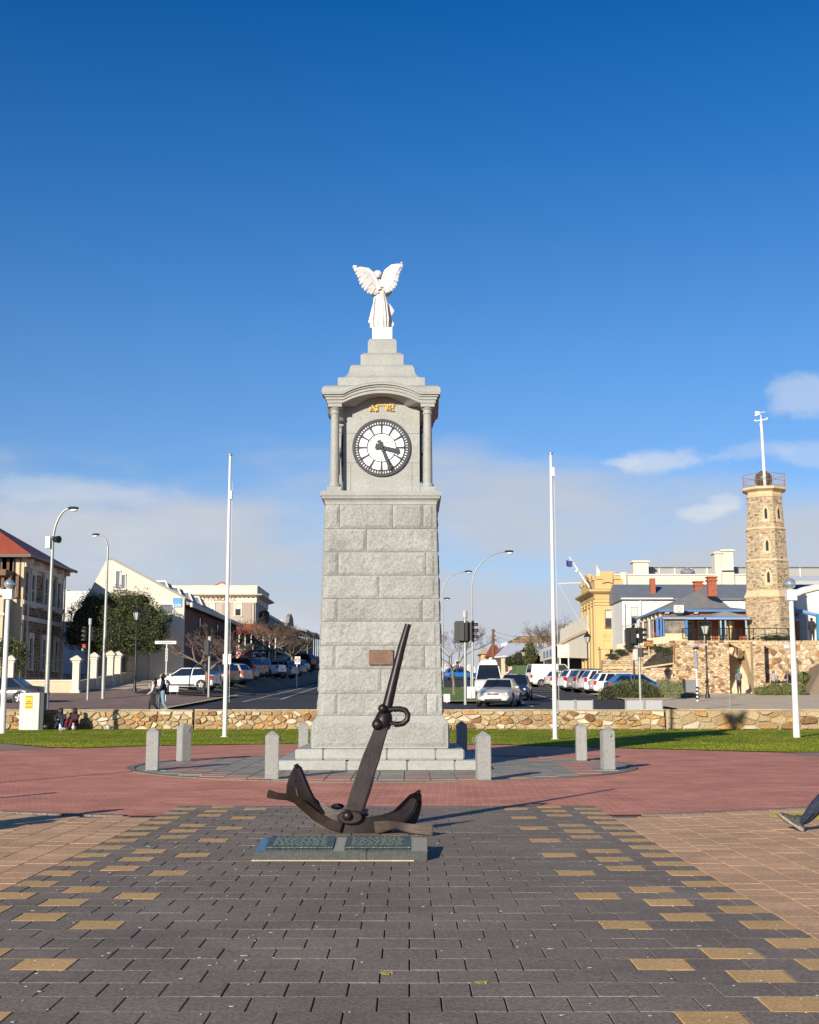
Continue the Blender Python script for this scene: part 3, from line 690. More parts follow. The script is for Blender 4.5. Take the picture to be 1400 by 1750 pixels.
# bronze plaque
b = MB(); px0, px1, pz0, pz1 = wx(631, TY - 1.26) - TX, wx(672, TY - 1.26) - TX, wz(1136, TY - 1.27), wz(1110.5, TY - 1.27)
hq = half(pz0) + .082; b.loft([[fp(0, u, hq - .06, z) for u, z in [(px0, pz0), (px1, pz0), (px1, pz1), (px0, pz1)]], [fp(0, u, hq, z) for u, z in [(px0, pz0), (px1, pz0), (px1, pz1), (px0, pz1)]]])
pq = b.build('bronze_plaque', M('bronze_plaque', (.17, .10, .07), .6, .3, nz=(9, .22), bump=(70, .5, .004)), tw, bev=.004, label='small brown bronze plaque on the shaft of the clock tower')
b = MB()
for u in (px0 + .03, px1 - .03):
    for z in (pz0 + .03, pz1 - .03): b.ball(fp(0, u, hq + .002, z), .009, 8, 4)
for i, (w) in enumerate([.30, .12, .26, .22, .3]): b.cb(fp(0, (px0 + px1) / 2 - .02, hq + .001, pz1 - .075 - .042 * i), (w, .004, .009))
b.build('plaque_relief', M('bronze_dark', (.13, .07, .045), .5, .4), pq)
# --- angel seen from behind
ang = MB(); ax, ay, az = TX, TY, ze5
sc = (wz(447, TY) - ze5) / 1.43
def A(x, y, z): return (ax + x * sc, ay + y * sc, az + z * sc)
secs = []; NA = 44
for z, w, d, cx_, fold in [(0.0, .15, .13, -.03, .25), (.04, .175, .14, -.04, .28), (.12, .20, .15, -.05, .26), (.22, .205, .15, -.05, .22), (.34, .20, .14, -.05, .18), (.46, .175, .13, -.05, .14), (.56, .15, .12, -.05, .10), (.68, .132, .11, -.06, .06), (.78, .145, .11, -.06, .03), (.88, .165, .11, -.07, .02), (.96, .15, .10, -.08, 0), (1.01, .10, .08, -.08, 0), (1.05, .06, .06, -.085, 0)]:
    secs.append([A(cx_ + w * cos(2 * pi * k / NA) * (1 + fold * .42 * sin(7 * 2 * pi * k / NA + z * 2) + fold * .25 * sin(3 * 2 * pi * k / NA + 1)), d * sin(2 * pi * k / NA) * (1 + fold * .5 * sin(9 * 2 * pi * k / NA + z)), z) for k in range(NA)])
ang.loft(secs)
ang.ball(A(-.09, .02, 1.135), .098 * sc, 16, 12, (.85, .95, 1.05)); ang.ball(A(-.10, -.04, 1.15), .10 * sc, 12, 8, (.95, .8, .8)); ang.ball(A(-.10, -.10, 1.10), .055 * sc, 10, 8); ang.ball(A(-.165, -.02, 1.10), .035 * sc, 8, 6); ang.ball(A(-.02, -.02, 1.10), .035 * sc, 8, 6)
for s_ in (-1, 1): ang.tube([A(-.05 + s_ * .14, 0, .95), A(-.05 + s_ * .19, .08, .80), A(-.05 + s_ * .12, .22, .78), A(-.05 + s_ * .03, .27, .86)], [.055 * sc, .05 * sc, .04 * sc, .03 * sc], 8)
for pl in ([(.06, .62), (.13, .56), (.17, .50), (.235, .40), (.17, .26), (.20, .18), (.235, .12), (.20, .05), (.10, .02)], [(-.17, .62), (-.22, .46), (-.24, .34), (-.275, .22), (-.29, .16), (-.22, .12), (-.26, .05), (-.16, .02)]):
    s_ = 1 if pl[0][0] > 0 else -1
    ang.loft([[A(x - s_ * .12, -.05, z) for x, z in pl], [A(x, -.01, z) for x, z in pl], [A(x, .04, z) for x, z in pl], [A(x - s_ * .12, .1, z) for x, z in pl]])
for k in range(7):
    x0 = -.17 + k * .045; ang.tube([A(x0 * .8 - .02, -.105, .66), A(x0 - .01, -.125, .42), A(x0 * 1.15, -.135, .2), A(x0 * 1.1, -.115, .02)], [.008 * sc, .016 * sc, .02 * sc, .012 * sc], 6)
an = ang.build('angel_statue', marble, tw, smooth=True, label='white marble angel seen from behind with raised wings')
WL = ([(-.47, 1.25), (-.295, 1.215), (-.2, 1.14), (-.11, .955), (-.07, .80)], [(-.60, 1.24), (-.57, 1.16), (-.535, 1.09), (-.50, 1.03), (-.475, .96), (-.455, .89), (-.41, .82), (-.36, .765), (-.30, .72), (-.235, .70), (-.165, .695), (-.11, .72)])
WR = ([(.34, 1.315), (.19, 1.285), (.06, 1.19), (.01, 1.05), (-.01, .85)], [(.405, 1.325), (.41, 1.255), (.375, 1.18), (.345, 1.11), (.325, 1.04), (.315, .96), (.285, .88), (.25, .82), (.20, .775), (.145, .745), (.10, .735), (.05, .77)])
def lead(T, t):
    k = t * (len(T) - 1); i = min(int(k), len(T) - 2); f = k - i; return T[i][0] + (T[i + 1][0] - T[i][0]) * f, T[i][1] + (T[i + 1][1] - T[i][1]) * f
for T, E_ in (WL, WR):
    wg = MB(); dY = lambda x: -.09 - .22 * abs(x + .05)
    inner_ = [(lead(T, i / 11), e) for i, e in enumerate(E_)]
    pol = T + [(l_[0] + (e[0] - l_[0]) * .80, l_[1] + (e[1] - l_[1]) * .80) for l_, e in reversed(inner_)]
    cxp = sum(p[0] for p in pol) / len(pol); czp = sum(p[1] for p in pol) / len(pol)
    wg.loft([[A(x, dY(x) + .05, z) for x, z in pol], [A(x, dY(x) - .0, z) for x, z in pol], [A(cxp + (x - cxp) * .75, dY(x) - .045, czp + (z - czp) * .8) for x, z in pol]])
    for i, (l_, e) in enumerate(inner_):
        a_ = (l_[0] + (e[0] - l_[0]) * .35, l_[1] + (e[1] - l_[1]) * .35); L_ = hypot(e[0] - a_[0], e[1] - a_[1]) or 1; sx_, sz_ = -(e[1] - a_[1]) / L_, (e[0] - a_[0]) / L_; w = .034; o = -.03 - .012 * (i % 2)
        pr = []
        for q_, ww in [(0, .6), (.4, 1.05), (.75, 1.1), (.93, .8), (1.02, .2)]:
            x, z = a_[0] + (e[0] - a_[0]) * q_, a_[1] + (e[1] - a_[1]) * q_; k_ = ww * w; y = dY(x) + o + .03 * q_
            pr.append([A(x + sx_ * k_, y, z + sz_ * k_), A(x, y - .022, z), A(x - sx_ * k_, y, z - sz_ * k_), A(x, y + .03, z)])
        wg.loft(pr)
    wg.tube([A(x, dY(x) - .01, z) for x, z in T], [.012 * sc] + [.035 * sc] * 3 + [.06 * sc], 8)
    wg.build('wing', marble, an, smooth=True)
# ================================================================ bollards
def bollard():
    t = thing('bollard', 'x', 'bollard'); b = MB(); h = .74
    b.sq((0, 0, 0), [(.118, 0), (.118, h), (.01, h + .085)]); b.build('post', granite_b, t, bev=.012, seg=2)
    r = MB(); pts = [(-.135 - .028 * (1 + cos(a)), .0 + .0 * a, h - .06 + .034 * sin(a)) for a in [2 * pi * k / 12 for k in range(13)]]
    r.tube(pts, .006, 6); r.tube([(-.11, 0, h - .06), (-.145, 0, h - .06)], .008, 6); r.build('chain_ring', galv, t)
    return t
bp = bollard()
spots = [((463, 1333), 'granite bollard nearest the left corner of the tower steps, left of the anchor fluke', pi),
         ((827, 1335), 'granite bollard standing in front of the right corner of the tower steps', 0),
         ((258, 1318), 'leftmost granite bollard, at the left tip of the grey ring', pi), ((312, 1302), 'granite bollard second from left, slightly behind the leftmost one', 2.2),
         ((1041, 1317), 'rightmost granite bollard with its whole front in sun', 1.6), ((995, 1301), 'granite bollard just left of and behind the rightmost one', 3.0)]
first = True
for (p, lb, rz) in spots:
    g_ = gnd(*p); g_.z = .012; g_.y += .12
    o = bp if first else dup(bp); first = False
    o.location = g_; o.rotation_euler = (0, 0, rz + .12); tag(o, lb, 'bollard', 'square granite bollards round the clock tower')
for (x, y, lb) in [(-2.55, 31.4, 'granite bollard half hidden behind the left side of the tower plinth'), (1.25, 31.3, 'dark granite bollard standing in the shadow behind the right side of the tower')]:
    o = dup(bp, loc=(x, y, .012), rz=.1, label=lb, group='square granite bollards round the clock tower'); o['category'] = 'bollard'
# ================================================================ anchor
an = thing('anchor', 'large dark rusty iron anchor leaning to the right on the paving before the clock tower', 'anchor', tuple(gnd(605, 1422)))
iron = M('rusted_iron', (.014, .010, .012), .42, .25, nz=(4, .3), bump=(30, .3, .005), col2=(.03, .018, .016))
AY = 14.05; edge_iron = M('sunlit_iron', (.019, .013, .011), .42, .25, nz=(6, .3), bump=(28, .3, .005), col2=(.042, .025, .015))  # browner iron for the wing bars, sun highlight put into its colour
def Q(px, py, dy=0): return at(px, py, AY + dy)
def slabtube(pts, nm, mat=iron, bev=.012, parent=an):
    # pts: (px, py, dy, width in px, depth in m): rectangular section swept in the picture plane
    b = MB(); secs = []
    for i, (x, y, dy, w, d) in enumerate(pts):
        x0, y0 = pts[max(0, i - 1)][:2]; x1, y1 = pts[min(len(pts) - 1, i + 1)][:2]; L_ = hypot(x1 - x0, y1 - y0) or 1; nx, ny = -(y1 - y0) / L_, (x1 - x0) / L_
        h = w / 2; secs.append([Q(x + nx * h, y + ny * h, dy - d / 2), Q(x - nx * h, y - ny * h, dy - d / 2), Q(x - nx * h, y - ny * h, dy + d / 2), Q(x + nx * h, y + ny * h, dy + d / 2)])
    b.loft(secs); return b.build(nm, mat, parent, bev=bev, seg=2, smooth=True)
# shank: broad lower part, collar, round upper part
slabtube([(603, 1392, -.02, 29, .15), (614, 1356, -.01, 30, .15), (634, 1297, .03, 30, .14), (646, 1262, .06, 25, .13), (654, 1238, .08, 23, .14)], 'shank')
b = MB(); b.tube([Q(655, 1236, .08), Q(661, 1212, .1), Q(672, 1165, .13), (Q(686, 1108, .16)), Q(697, 1069, .2)], [.062, .057, .049, .042, .034], 18)
b.tube([Q(696.6, 1071.5, .2), Q(697.6, 1066.5, .2)], [.037, .033], 18); b.build('stock_bar', iron, an, smooth=True)
b = MB(); b.tube([Q(650, 1246, .08), Q(652, 1240, .08), Q(658, 1223, .1), Q(660, 1217, .1)], [.075, .10, .088, .068], 14); b.ball(Q(654, 1211, .02), .05, 10, 8); b.ball(Q(645, 1238, .0), .06, 10, 8); b.build('collar', iron, an, smooth=True)
b = MB(); c = [(664, 1213), (674, 1212), (684, 1211.5), (693, 1214), (697.5, 1221), (696, 1230), (689, 1236.5), (678, 1238), (666, 1236)]
b.tube([Q(x, y, .05) for x, y in c], .031, 12); b.build('shackle', iron, an, smooth=True)
b = MB(); b.tube([Q(672, 1217, -.02), Q(677, 1221, -.04), Q(677.5, 1228, -.04), Q(674, 1233, -.03)], .009, 6); b.tube([Q(671 + 3 * cos(k), 1243 + 3.4 * sin(k), -.02) for k in range(7)], .005, 5); b.build('pin_hook', galv, an)
# arms: curved crescent
arm = [(512, 1340, .02, 16, .12), (520, 1362, .02, 24, .16), (535, 1382, .01, 33, .19), (556, 1399, 0, 38, .22), (580, 1410, 0, 40, .26), (604, 1413, 0, 37, .28), (632, 1413, 0, 34, .26), (660, 1407, .0, 32, .22), (684, 1396, .03, 28, .18), (700, 1381, .05, 22, .15), (709, 1365, .07, 14, .12)]
slabtube(arm, 'arms', bev=.02)
# hub where shank meets arms
b = MB(); b.lathe((0, 0, 0), [(.01, 0)] * 2, 3) if 0 else None; b.loft([[Q(598 + 22 * cos(k * pi / 10), 1397 + 12 * sin(k * pi / 10), d_) for k in range(20)] for d_ in (-.20, .1)]); b.tube([Q(594, 1394, -.26), Q(594, 1394, -.18)], [.035, .06], 14); b.build('hub', iron, an, smooth=True, bev=.012)
b = MB()
b.tube([Q(577 + 9 * cos(k * .8), 1378 + 3 * sin(k * .8), .0 + .12 * sin(k * .8)) for k in range(9)], .016, 6); b.tube([Q(586, 1386, -.1), Q(604, 1389, -.12), Q(620, 1390, -.1), Q(627, 1385, .05)], .022, 8)
b.build('hub_band', iron, an, smooth=True)
slabtube([(618, 1388, .12, 7, .05), (632, 1345, .14, 8, .05), (640, 1318, .15, 5, .04)], 'stay_bar', M('rusted_edge', (.20, .125, .05), .5, .4, nz=(8, .3)), bev=.004)
b = MB(); b.ball(Q(618, 1392, -.06), .05, 10, 6, (1.6, 1, .5)); b.tube([Q(618, 1392, -.06), Q(621, 1402, -.08)], .014, 6); b.build('shackle_nut', iron, an, smooth=True)
# palms: pointed curved plates
def plate(pts, th, nm):       # quad strip of rows of 3-D points with thickness
    b = MB(); R_, C_ = len(pts), len(pts[0]); nrm = (pts[0][-1] - pts[0][0]).cross(pts[-1][0] - pts[0][0]).normalized() * th
    vs = [p for r in pts for p in r] + [p + nrm for r in pts for p in r]; o = R_ * C_
    fs = [(i * C_ + j, i * C_ + j + 1, (i + 1) * C_ + j + 1, (i + 1) * C_ + j) for i in range(R_ - 1) for j in range(C_ - 1)]
    fs += [tuple(k + o for k in reversed(f)) for f in fs]
    per = list(range(C_)) + [i * C_ + C_ - 1 for i in range(1, R_)] + [(R_ - 1) * C_ + j for j in range(C_ - 2, -1, -1)] + [i * C_ for i in range(R_ - 2, 0, -1)]
    fs += [(per[k], per[(k + 1) % len(per)], per[(k + 1) % len(per)] + o, per[k] + o) for k in range(len(per))]
    b.add(vs, fs); b.build(nm, iron, an, smooth=True)
# left palm: blade rising to its bill and the near wing reaching left
plate([[Q(503, 1309, .10), Q(506, 1307, .06), Q(511, 1311, .02)], [Q(495, 1325, .16), Q(504, 1318, .0), Q(517, 1326, -.06)], [Q(490, 1342, .2), Q(506, 1340, -.04), Q(527, 1350, -.12)],
       [Q(489, 1358, .2), Q(512, 1368, -.06), Q(538, 1372, -.14)], [Q(500, 1366, .1), Q(524, 1385, -.08), Q(553, 1391, -.12)]], .035, 'palm')
slabtube([(457, 1356, -.34, 15, .05), (474, 1360.5, -.33, 12, .05), (492, 1362, -.30, 12, .06), (506, 1367, -.26, 13, .07), (520, 1378, -.2, 15, .09), (540, 1395, -.16, 17, .1), (562, 1408, -.14, 17, .12), (584, 1414, -.12, 18, .14)], 'wing_bar', mat=edge_iron, bev=.008)
plate([[Q(712, 1353, .08), Q(716, 1352, .06), Q(719, 1356, .03)], [Q(700, 1358, .0), Q(709, 1362, .12), Q(719, 1372, .16)], [Q(686, 1372, -.06), Q(698, 1378, .1), Q(715, 1390, .16)],
       [Q(670, 1388, -.08), Q(688, 1396, .05), Q(708, 1406, .1)], [Q(655, 1399, -.08), Q(676, 1408, 0), Q(696, 1414, .06)]], .035, 'palm')
slabtube([(640, 1415, -.12, 22, .14), (662, 1411, -.16, 17, .12), (678, 1410, -.22, 12, .1), (688, 1413, -.28, 14, .07), (704, 1416, -.32, 16, .06), (722, 1417.5, -.35, 17, .05), (740, 1419, -.38, 19, .05)], 'wing_bar', mat=edge_iron, bev=.008)
b = MB(); b.tube([Q(505, 1311, .03), Q(510, 1306.5, .04)], [.028, .018], 8); b.tube([Q(713, 1356, .05), Q(718, 1351, .06)], [.028, .018], 8); b.ball(Q(503, 1334, -.03), .012, 8, 5, mi=0); b.build('bill', iron, an, smooth=True)
b = MB(); b.tube([Q(560, 1424, -.02), Q(590, 1427, -.06), (Q(625, 1427, -.06)), Q(650, 1424, -.02)], [.03, .05, .05, .03], 8); b.build('crown_keel', iron, an, smooth=True)
# ================================================================ plinth with two plaques
f0, f1 = gnd(434, 1472), gnd(731, 1472); h0 = .085
pt_ = thing('plaque_plinth', 'low polished grey granite plinth on the paving in front of the anchor', 'plinth', ((f0.x + f1.x) / 2, f0.y, 0))
yb = dep(1431, .13); b = MB(); mid = f0.x + (f1.x - f0.x) * .65
polg = M('polished_granite', (.085, .095, .09), .13, nz=(14, .12), speck=(60, .25), spec=.7)
for a, c in ((f0.x, mid), (mid, f1.x)):
    b = MB(); b.prismx([(f0.y, 0), (f0.y, h0), (yb, h0 + .045), (yb, 0)], a + .001, c - .001); b.build('plinth_block', polg, pt_, bev=.006)
verd = M('verdigris_bronze', (.075, .105, .09), .45, .5, nz=(9, .3), bump=(55, .9, .006), col2=(.105, .14, .12))
for a, c in ((458, 570), (590, 705)):
    # plaque inset from front edge, parallel to the sloping top
    xl = f0.x + (f1.x - f0.x) * ((a - 442) / (729 - 442)); xr = f0.x + (f1.x - f0.x) * ((c - 436) / (733 - 436)); ya, yc = f0.y + .12, yb - .03
    sl_ = .045 / (yb - f0.y); za, zb = h0 + (ya - f0.y) * sl_, h0 + (yc - f0.y) * sl_
    b = MB(); b.prismx([(ya, za + .001), (ya, za + .022), (yc, zb + .022), (yc, zb + .001)], xl, xr)
    q_ = b.build('bronze_plaque', verd, pt_, bev=.006, label='green bronze plaque on the %s half of the plinth' % ('left' if a < 500 else 'right'))
    b = MB(); rg = random.Random(a)
    for k in range(11):
        yy = yc - .08 - k * (yc - ya - .15) / 10; zz = h0 + (yy - f0.y) * sl_ + .022; x = xl + .06
        while x < xr - .1:
            w = rg.uniform(.02, .07); b.box(x, min(x + w, xr - .06), yy - .013, yy + .013, zz - .002, zz + .004); x += w + .018
    b.build('raised_lines', M('bronze_relief', (.09, .12, .105), .4, .5), q_)
b = MB(); b.box(f0.x - .02, f1.x - .12, f0.y - .03, f0.y + .05, 0, .012); b.build('mortar_bed', concrete, pt_)
# ================================================================ flagpoles
for px, pb, ptp, lb in ((384, 1260, 776, 'tall white flagpole standing on the lawn left of the clock tower'), (949, 1264, 774, 'tall white flagpole standing on the lawn right of the clock tower')):
    g_ = gnd(px, pb); t = thing('flagpole', lb, 'flagpole', g_, group='white flagpoles on the lawn'); zt = at(px, ptp, g_.y).z
    b = MB(); b.lathe(g_, [(.078, 0), (.072, zt * .25), (.062, zt * .6), (.042, zt - .1), (.042, zt - .05)], 16); b.build('pole', white, t, smooth=True)
    b = MB(); b.lathe(g_, [(.045, zt - .06), (.08, zt - .04), (.08, zt), (.03, zt + .03)], 12); b.build('finial_cap', galv, t, smooth=True)
    b = MB(); b.lathe(g_, [(.14, 0), (.14, .03), (.09, .04)], 14); b.build('base_collar', white, t)
    b = MB(); k = .85 if px < 500 else .82; b.cb((g_.x + .05, g_.y - .08, zt * k if px < 500 else zt * .93), (.1, .12, .3)); b.tube([(g_.x + .14, g_.y - .05, 1.2), (g_.x + .1, g_.y - .03, zt * .9)], .007, 4); b.build('halyard', white, t)
# ================================================================ building helpers
def window(root, face, pos, u, z, w, h, fr=white, gl=glass, sill=True, mull=1, dep_=.08, fw=.09, blind=False):
    """face 'F' looks to -y at y=pos, 'R' to +x at x=pos, 'L' to -x at x=pos; u along the wall, z = bottom"""
    def bx(b, u0, u1, z0, z1, o0, o1):
        if face == 'F': b.box(u0, u1, pos - o1, pos - o0, z0, z1)
        elif face == 'R': b.box(pos + o0, pos + o1, u0, u1, z0, z1)
        else: b.box(pos - o1, pos - o0, u0, u1, z0, z1)
    b = MB(); x0, x1 = u - w / 2, u + w / 2
    bx(b, x0 - fw, x0, z, z + h, .003, dep_); bx(b, x1, x1 + fw, z, z + h, .003, dep_); bx(b, x0 - fw, x1 + fw, z + h, z + h + fw * 1.5, .003, dep_ + .03)
    for k in range(mull): bx(b, x0, x1, z + h * (k + 1) / (mull + 1) - .03, z + h * (k + 1) / (mull + 1) + .03, .02, dep_ - .02)
    if sill: bx(b, x0 - fw - .05, x1 + fw + .05, z - .12, z, .003, dep_ + .07)
    f = b.build('window', fr, root); b = MB(); bx(b, x0, x1, z, z + h, .002, .016); b.build('pane', gl, f)
    if blind: b = MB(); bx(b, x0, x1, z + h * .55, z + h, .016, .026); b.build('blind', creamw, f)
    return f
def wallbox(root, x0, x1, y0, y1, z0, z1, mat, name='wall', bev=0):
    b = MB(); b.box(x0, x1, y0, y1, z0, z1); return b.build(name, mat, root, bev=bev)
def stones_on(root, name, quad_fn, u0, u1, v0, v1, su, sv, seed, mats=None, gap=.02, dmin=.01, dmax=.04):
    """many small rubble stones on a surface given by quad_fn(u, v, out) -> point; joined, coloured by material slots"""
    rg = random.Random(seed); b = MB(); v = v0; mats = mats or stonem; ws = sw[:len(mats)]
    while v < v1 - .02:
        h = min(rg.uniform(.7, 1.3) * sv, v1 - v); u = u0 - rg.uniform(0, su * .6)
        while u < u1:
            w = rg.uniform(.5, 1.6) * su; a, c = max(u, u0) + gap / 2, min(u + w, u1) - gap / 2
            if c - a > .03:
                j = lambda: rg.uniform(-.02, .02) * min(1, sv * 3); d = rg.uniform(dmin, dmax)
                P4 = [(a + j() * .5, v + gap / 2 + j() * .5), (c + j() * .5, v + gap / 2 + j() * .5), (c + j() * .5, v + h - gap / 2 + j() * .5), (a + j() * .5, v + h - gap / 2 + j() * .5)]
                cx, cz = (a + c) / 2, v + h / 2
                I4 = [(cx + (x - cx) * .86, cz + (z - cz) * .82) for x, z in P4]
                b.add([quad_fn(x, z, -.01) for x, z in P4] + [quad_fn(x, z, d) for x, z in I4], [(4, 5, 6, 7), (0, 1, 5, 4), (1, 2, 6, 5), (2, 3, 7, 6), (3, 0, 4, 7)], rg.choices(range(len(mats)), ws)[0])
            u += w
        v += h
    return b.build(name, mats, root, kind='stuff')
# ================================================================ left stone house with red roof
HX = at(39, 1000, 88).x; HY1, HY2 = 88.0, 98.2; ez = wz(950, HY1); bz = gz(HX, HY1)
hs = thing('stone_house', 'two storey bluestone house with cream quoins and red iron hip roof at far left', 'house', (HX - 6, (HY1 + HY2) / 2, bz - .3))
wallbox(hs, HX - 14, HX, HY1, HY2, bz - .5, ez, cream)
stones_on(hs, 'wall_stones', lambda u, v, o: (HX + .01 + o, u, v), HY1 + .45, HY2 - .1, bz, ez - 1.0, .42, .24, 21, [stonedk, M('bluestone_tan', (.26, .20, .13), .9, nz=(4, .3)), M('bluestone_dark', (.12, .075, .06), .9, nz=(4, .3))])
for zz in (wz(1027, HY1), wz(1054, HY1)): wallbox(hs, HX, HX + .14, HY1, HY2, zz - .2, zz + .1, creamw, 'string_course')
wallbox(hs, HX - .5, HX + .06, HY1 - .05, HY1 + .45, bz, ez, cream, 'quoin'); wallbox(hs, HX, HX + .07, HY2 - .4, HY2 + .03, bz, ez, cream, 'quoin')
wallbox(hs, HX, HX + .18, HY1, HY2, ez - .75, ez, creamw, 'frieze')
for u in (90.0, 93.3, 96.6):
    window(hs, 'R', HX + .04, u, wz(1035, HY1) + .1, .75, 2.15, creamw, glass, fw=.26, dep_=.14); window(hs, 'R', HX + .04, u, wz(1142, HY1), .75, 2.1, creamw, glass, fw=.26, dep_=.14)
b = MB(); ry = (HY1 + HY2) / 2; ov = .75; ex0, ex1 = HX - 15, HX + ov; rz_ = ez + 3.6
hy0, hy1 = HY1 - ov, HY2 + ov; rx = HX - 5.2
b.add([(ex0, hy0, ez), (ex1, hy0, ez), (ex1, hy1, ez), (ex0, hy1, ez), (rx, ry, rz_), (ex0, ry, rz_), (ex0, hy0, ez - .12), (ex1, hy0, ez - .12), (ex1, hy1, ez - .12), (ex0, hy1, ez - .12)],
      [(0, 1, 4, 5), (1, 2, 4), (2, 3, 5, 4), (0, 5, 3), (6, 9, 8, 7), (0, 6, 7, 1), (1, 7, 8, 2), (2, 8, 9, 3)])
b.build('roof', redroof, hs)
b = MB(); b.box(ex0, ex1 + .1, hy0 - .12, hy0, ez - .16, ez + .03); b.box(ex1, ex1 + .12, hy0 - .12, hy1 + .1, ez - .16, ez + .03); b.build('gutter', M('dark_gutter', (.05, .035, .03), .5), hs)
b = MB()
for u in (HY1 + .3, HY1 + 2, HY1 + 5, HY1 + 8, HY2 - .3): b.cb((HX + .35, u, ez - .35), (.5, .14, .3))
b.build('eave_bracket', creamw, hs)
# front verandah / balcony at the picture's left edge
wallbox(hs, HX - 9, HX - .75, HY1 - 1.6, HY1 - .02, bz - .2, wz(1022, HY1 - 1), cream, 'balcony_wall'); wallbox(hs, HX - 9, HX - .6, HY1 - 1.9, HY1, wz(985, HY1 - 1), wz(975, HY1 - 1), timber, 'balcony_roof')
wallbox(hs, HX - 9, HX - .65, HY1 - 1.72, HY1 - 1.6, wz(1053, HY1 - 1), wz(1048, HY1 - 1), creamw, 'balcony_band')
for px in (5, 17, 30): x = at(px, 1000, HY1 - 1.4).x; wallbox(hs, x - .1, x + .1, HY1 - 1.5, HY1 - 1.35, wz(1022, HY1 - 1), wz(985, HY1 - 1), timber, 'balcony_post')
for px in (2, 12, 24): window(hs, 'F', HY1, at(px, 1000, HY1).x, wz(1020, HY1), .7, 2.6, timber, glass, fw=.1)
# front fence of the house: low wall, railings, cream pillars
FX = -21.3; FYc = 82
fe = thing('front_fence', 'low cream garden wall with urn-shaped pillars and iron railings before the stone house', 'fence', (FX - 6, FYc, 1.3))
def fz(px, py, y): return at(px, py, y)
zb_ = 1.0; zt_ = wz(1164, FYc)
wallbox(fe, FX - 16, FX, FYc, FYc + .3, zb_, zt_, cream, 'plinth_wall'); wallbox(fe, FX - 16, FX + .05, FYc - .05, FYc + .35, zt_, zt_ + .08, creamw, 'coping')
b = MB(); b.loft([[(FX, FYc + .3, zb_), (FX + .3, FYc + .3, zb_), (FX + .3, FYc + .3, zt_), (FX, FYc + .3, zt_)], [(FX, 118, gz(FX, 118) - .3), (FX + .3, 118, gz(FX, 118) - .3), (FX + .3, 118, wz(1133, 118)), (FX, 118, wz(1133, 118))]]); b.build('side_wall', cream, fe)
def pillar(x, y, z0, h, root=fe):
    b = MB(); b.sq((x, y, 0), [(.29, z0), (.29, z0 + .3), (.21, z0 + .36), (.21, z0 + h - .5), (.25, z0 + h - .45), (.26, z0 + h - .35), (.35, z0 + h - .3), (.35, z0 + h - .22), (.05, z0 + h)]); b.build('pillar', creamw, root)
for px, y in ((18, FYc + .15), (130, FYc + .15)): pillar(at(px, 1100, y).x + .1, y, zt_ - .9, wz(1120, y) - zt_ + .9)

for px, pt in ((159, 1115), (187, 1112), (200, 1113)): y = FX / (px - 700) * 2200 * 1.004; pillar(FX + .15, y, gz(FX, y), wz(pt, y) - gz(FX, y))
ir = MB()
for i in range(48): x = FX - .7 - i * .13; ir.tube([(x, FYc + .15, zt_), (x, FYc + .15, zt_ + 1.5)], .014, 4)
for z in (zt_ + .2, zt_ + 1.3): ir.tube([(FX - .4, FYc + .15, z), (FX - 7, FYc + .15, z)], .02, 4)
ir.build('railing', dkmetal, fe)
b = MB(); b.loft([[(FX + .05, 97, gz(FX, 97)), (FX + .2, 97, gz(FX, 97)), (FX + .2, 97, wz(1122, 97)), (FX + .05, 97, wz(1122, 97))], [(FX + .05, 122, gz(FX, 122)), (FX + .2, 122, gz(FX, 122)), (FX + .2, 122, wz(1118, 122)), (FX + .05, 122, wz(1118, 122))]]); b.build('boundary_wall', cream, fe)
# ================================================================ white block and gable building
wbk = thing('white_building', 'plain flat roofed cream block behind the evergreen tree', 'building', (-33, 118, 2))
wallbox(wbk, at(100, 1000, 112).x, at(200, 1000, 112).x, 112, 126, 2, wz(1010, 112), whitew); wallbox(wbk, at(110, 1000, 113).x, at(115, 1000, 113).x, 113, 114, wz(1010, 112), wz(1006, 112), whitew, 'roof_vent')
GY = 100; gb = thing('gable_building', 'pale cream gable fronted building with dormer windows along its roof and a blue sign', 'building', (-21, 112, 2.5))
gx = lambda px: at(px, 1000, GY).x; gzz = lambda py: wz(py, GY)
poly = [(gx(150), gz(-24, GY) - .5), (gx(316), gz(-17, GY) - .6), (gx(316), gzz(1022)), (gx(189), gzz(955)), (gx(182), gzz(955)), (gx(150), gzz(1018))]
b = MB(); b.prism(poly, GY, GY + .35); b.build('gable_wall', creamw, gb)
Y2g = 131; XR = gx(316) - .05
wallbox(gb, gx(150), XR, GY + .3, Y2g, 1.5, gzz(1024) - .1, M('brown_brick', (.17, .105, .07), .9, nz=(6, .25)), 'side_wall')
b = MB(); xa_, za_ = gx(186), gzz(957); b.loft([[(gx(150) - .2, GY + .2, gzz(1018) - .1), (xa_, GY + .2, za_ - .05), (XR + .5, GY + .2, gzz(1024) - .3), (XR + .5, GY + .2, gzz(1024) - .42), (gx(150) - .2, GY + .2, gzz(1018) - .4)], [(gx(150) - .2, Y2g, gzz(1018) - .1), (xa_, Y2g, za_ - .05), (XR + .5, Y2g, gzz(1024) - .3), (XR + .5, Y2g, gzz(1024) - .42), (gx(150) - .2, Y2g, gzz(1018) - .4)]]); b.build('roof', greyroof, gb)
b = MB(); b.loft([[(XR + .5, y, gzz(1024) - .25), (XR + .68, y, gzz(1024) - .25), (XR + .68, y, gzz(1024) - .6), (XR + .5, y, gzz(1024) - .6)] for y in (GY, Y2g)]); b.build('fascia', creamw, gb)
b = MB(); b.loft([[(gx(x), y, gzz(z)) for x, z in [(178, 955), (192, 953), (318, 1020), (318, 1024), (190, 957), (184, 957)]] for y in (GY - .06, GY - .001)]); b.build('verge_trim', M('verge_grey', (.3, .3, .28), .8), gb)
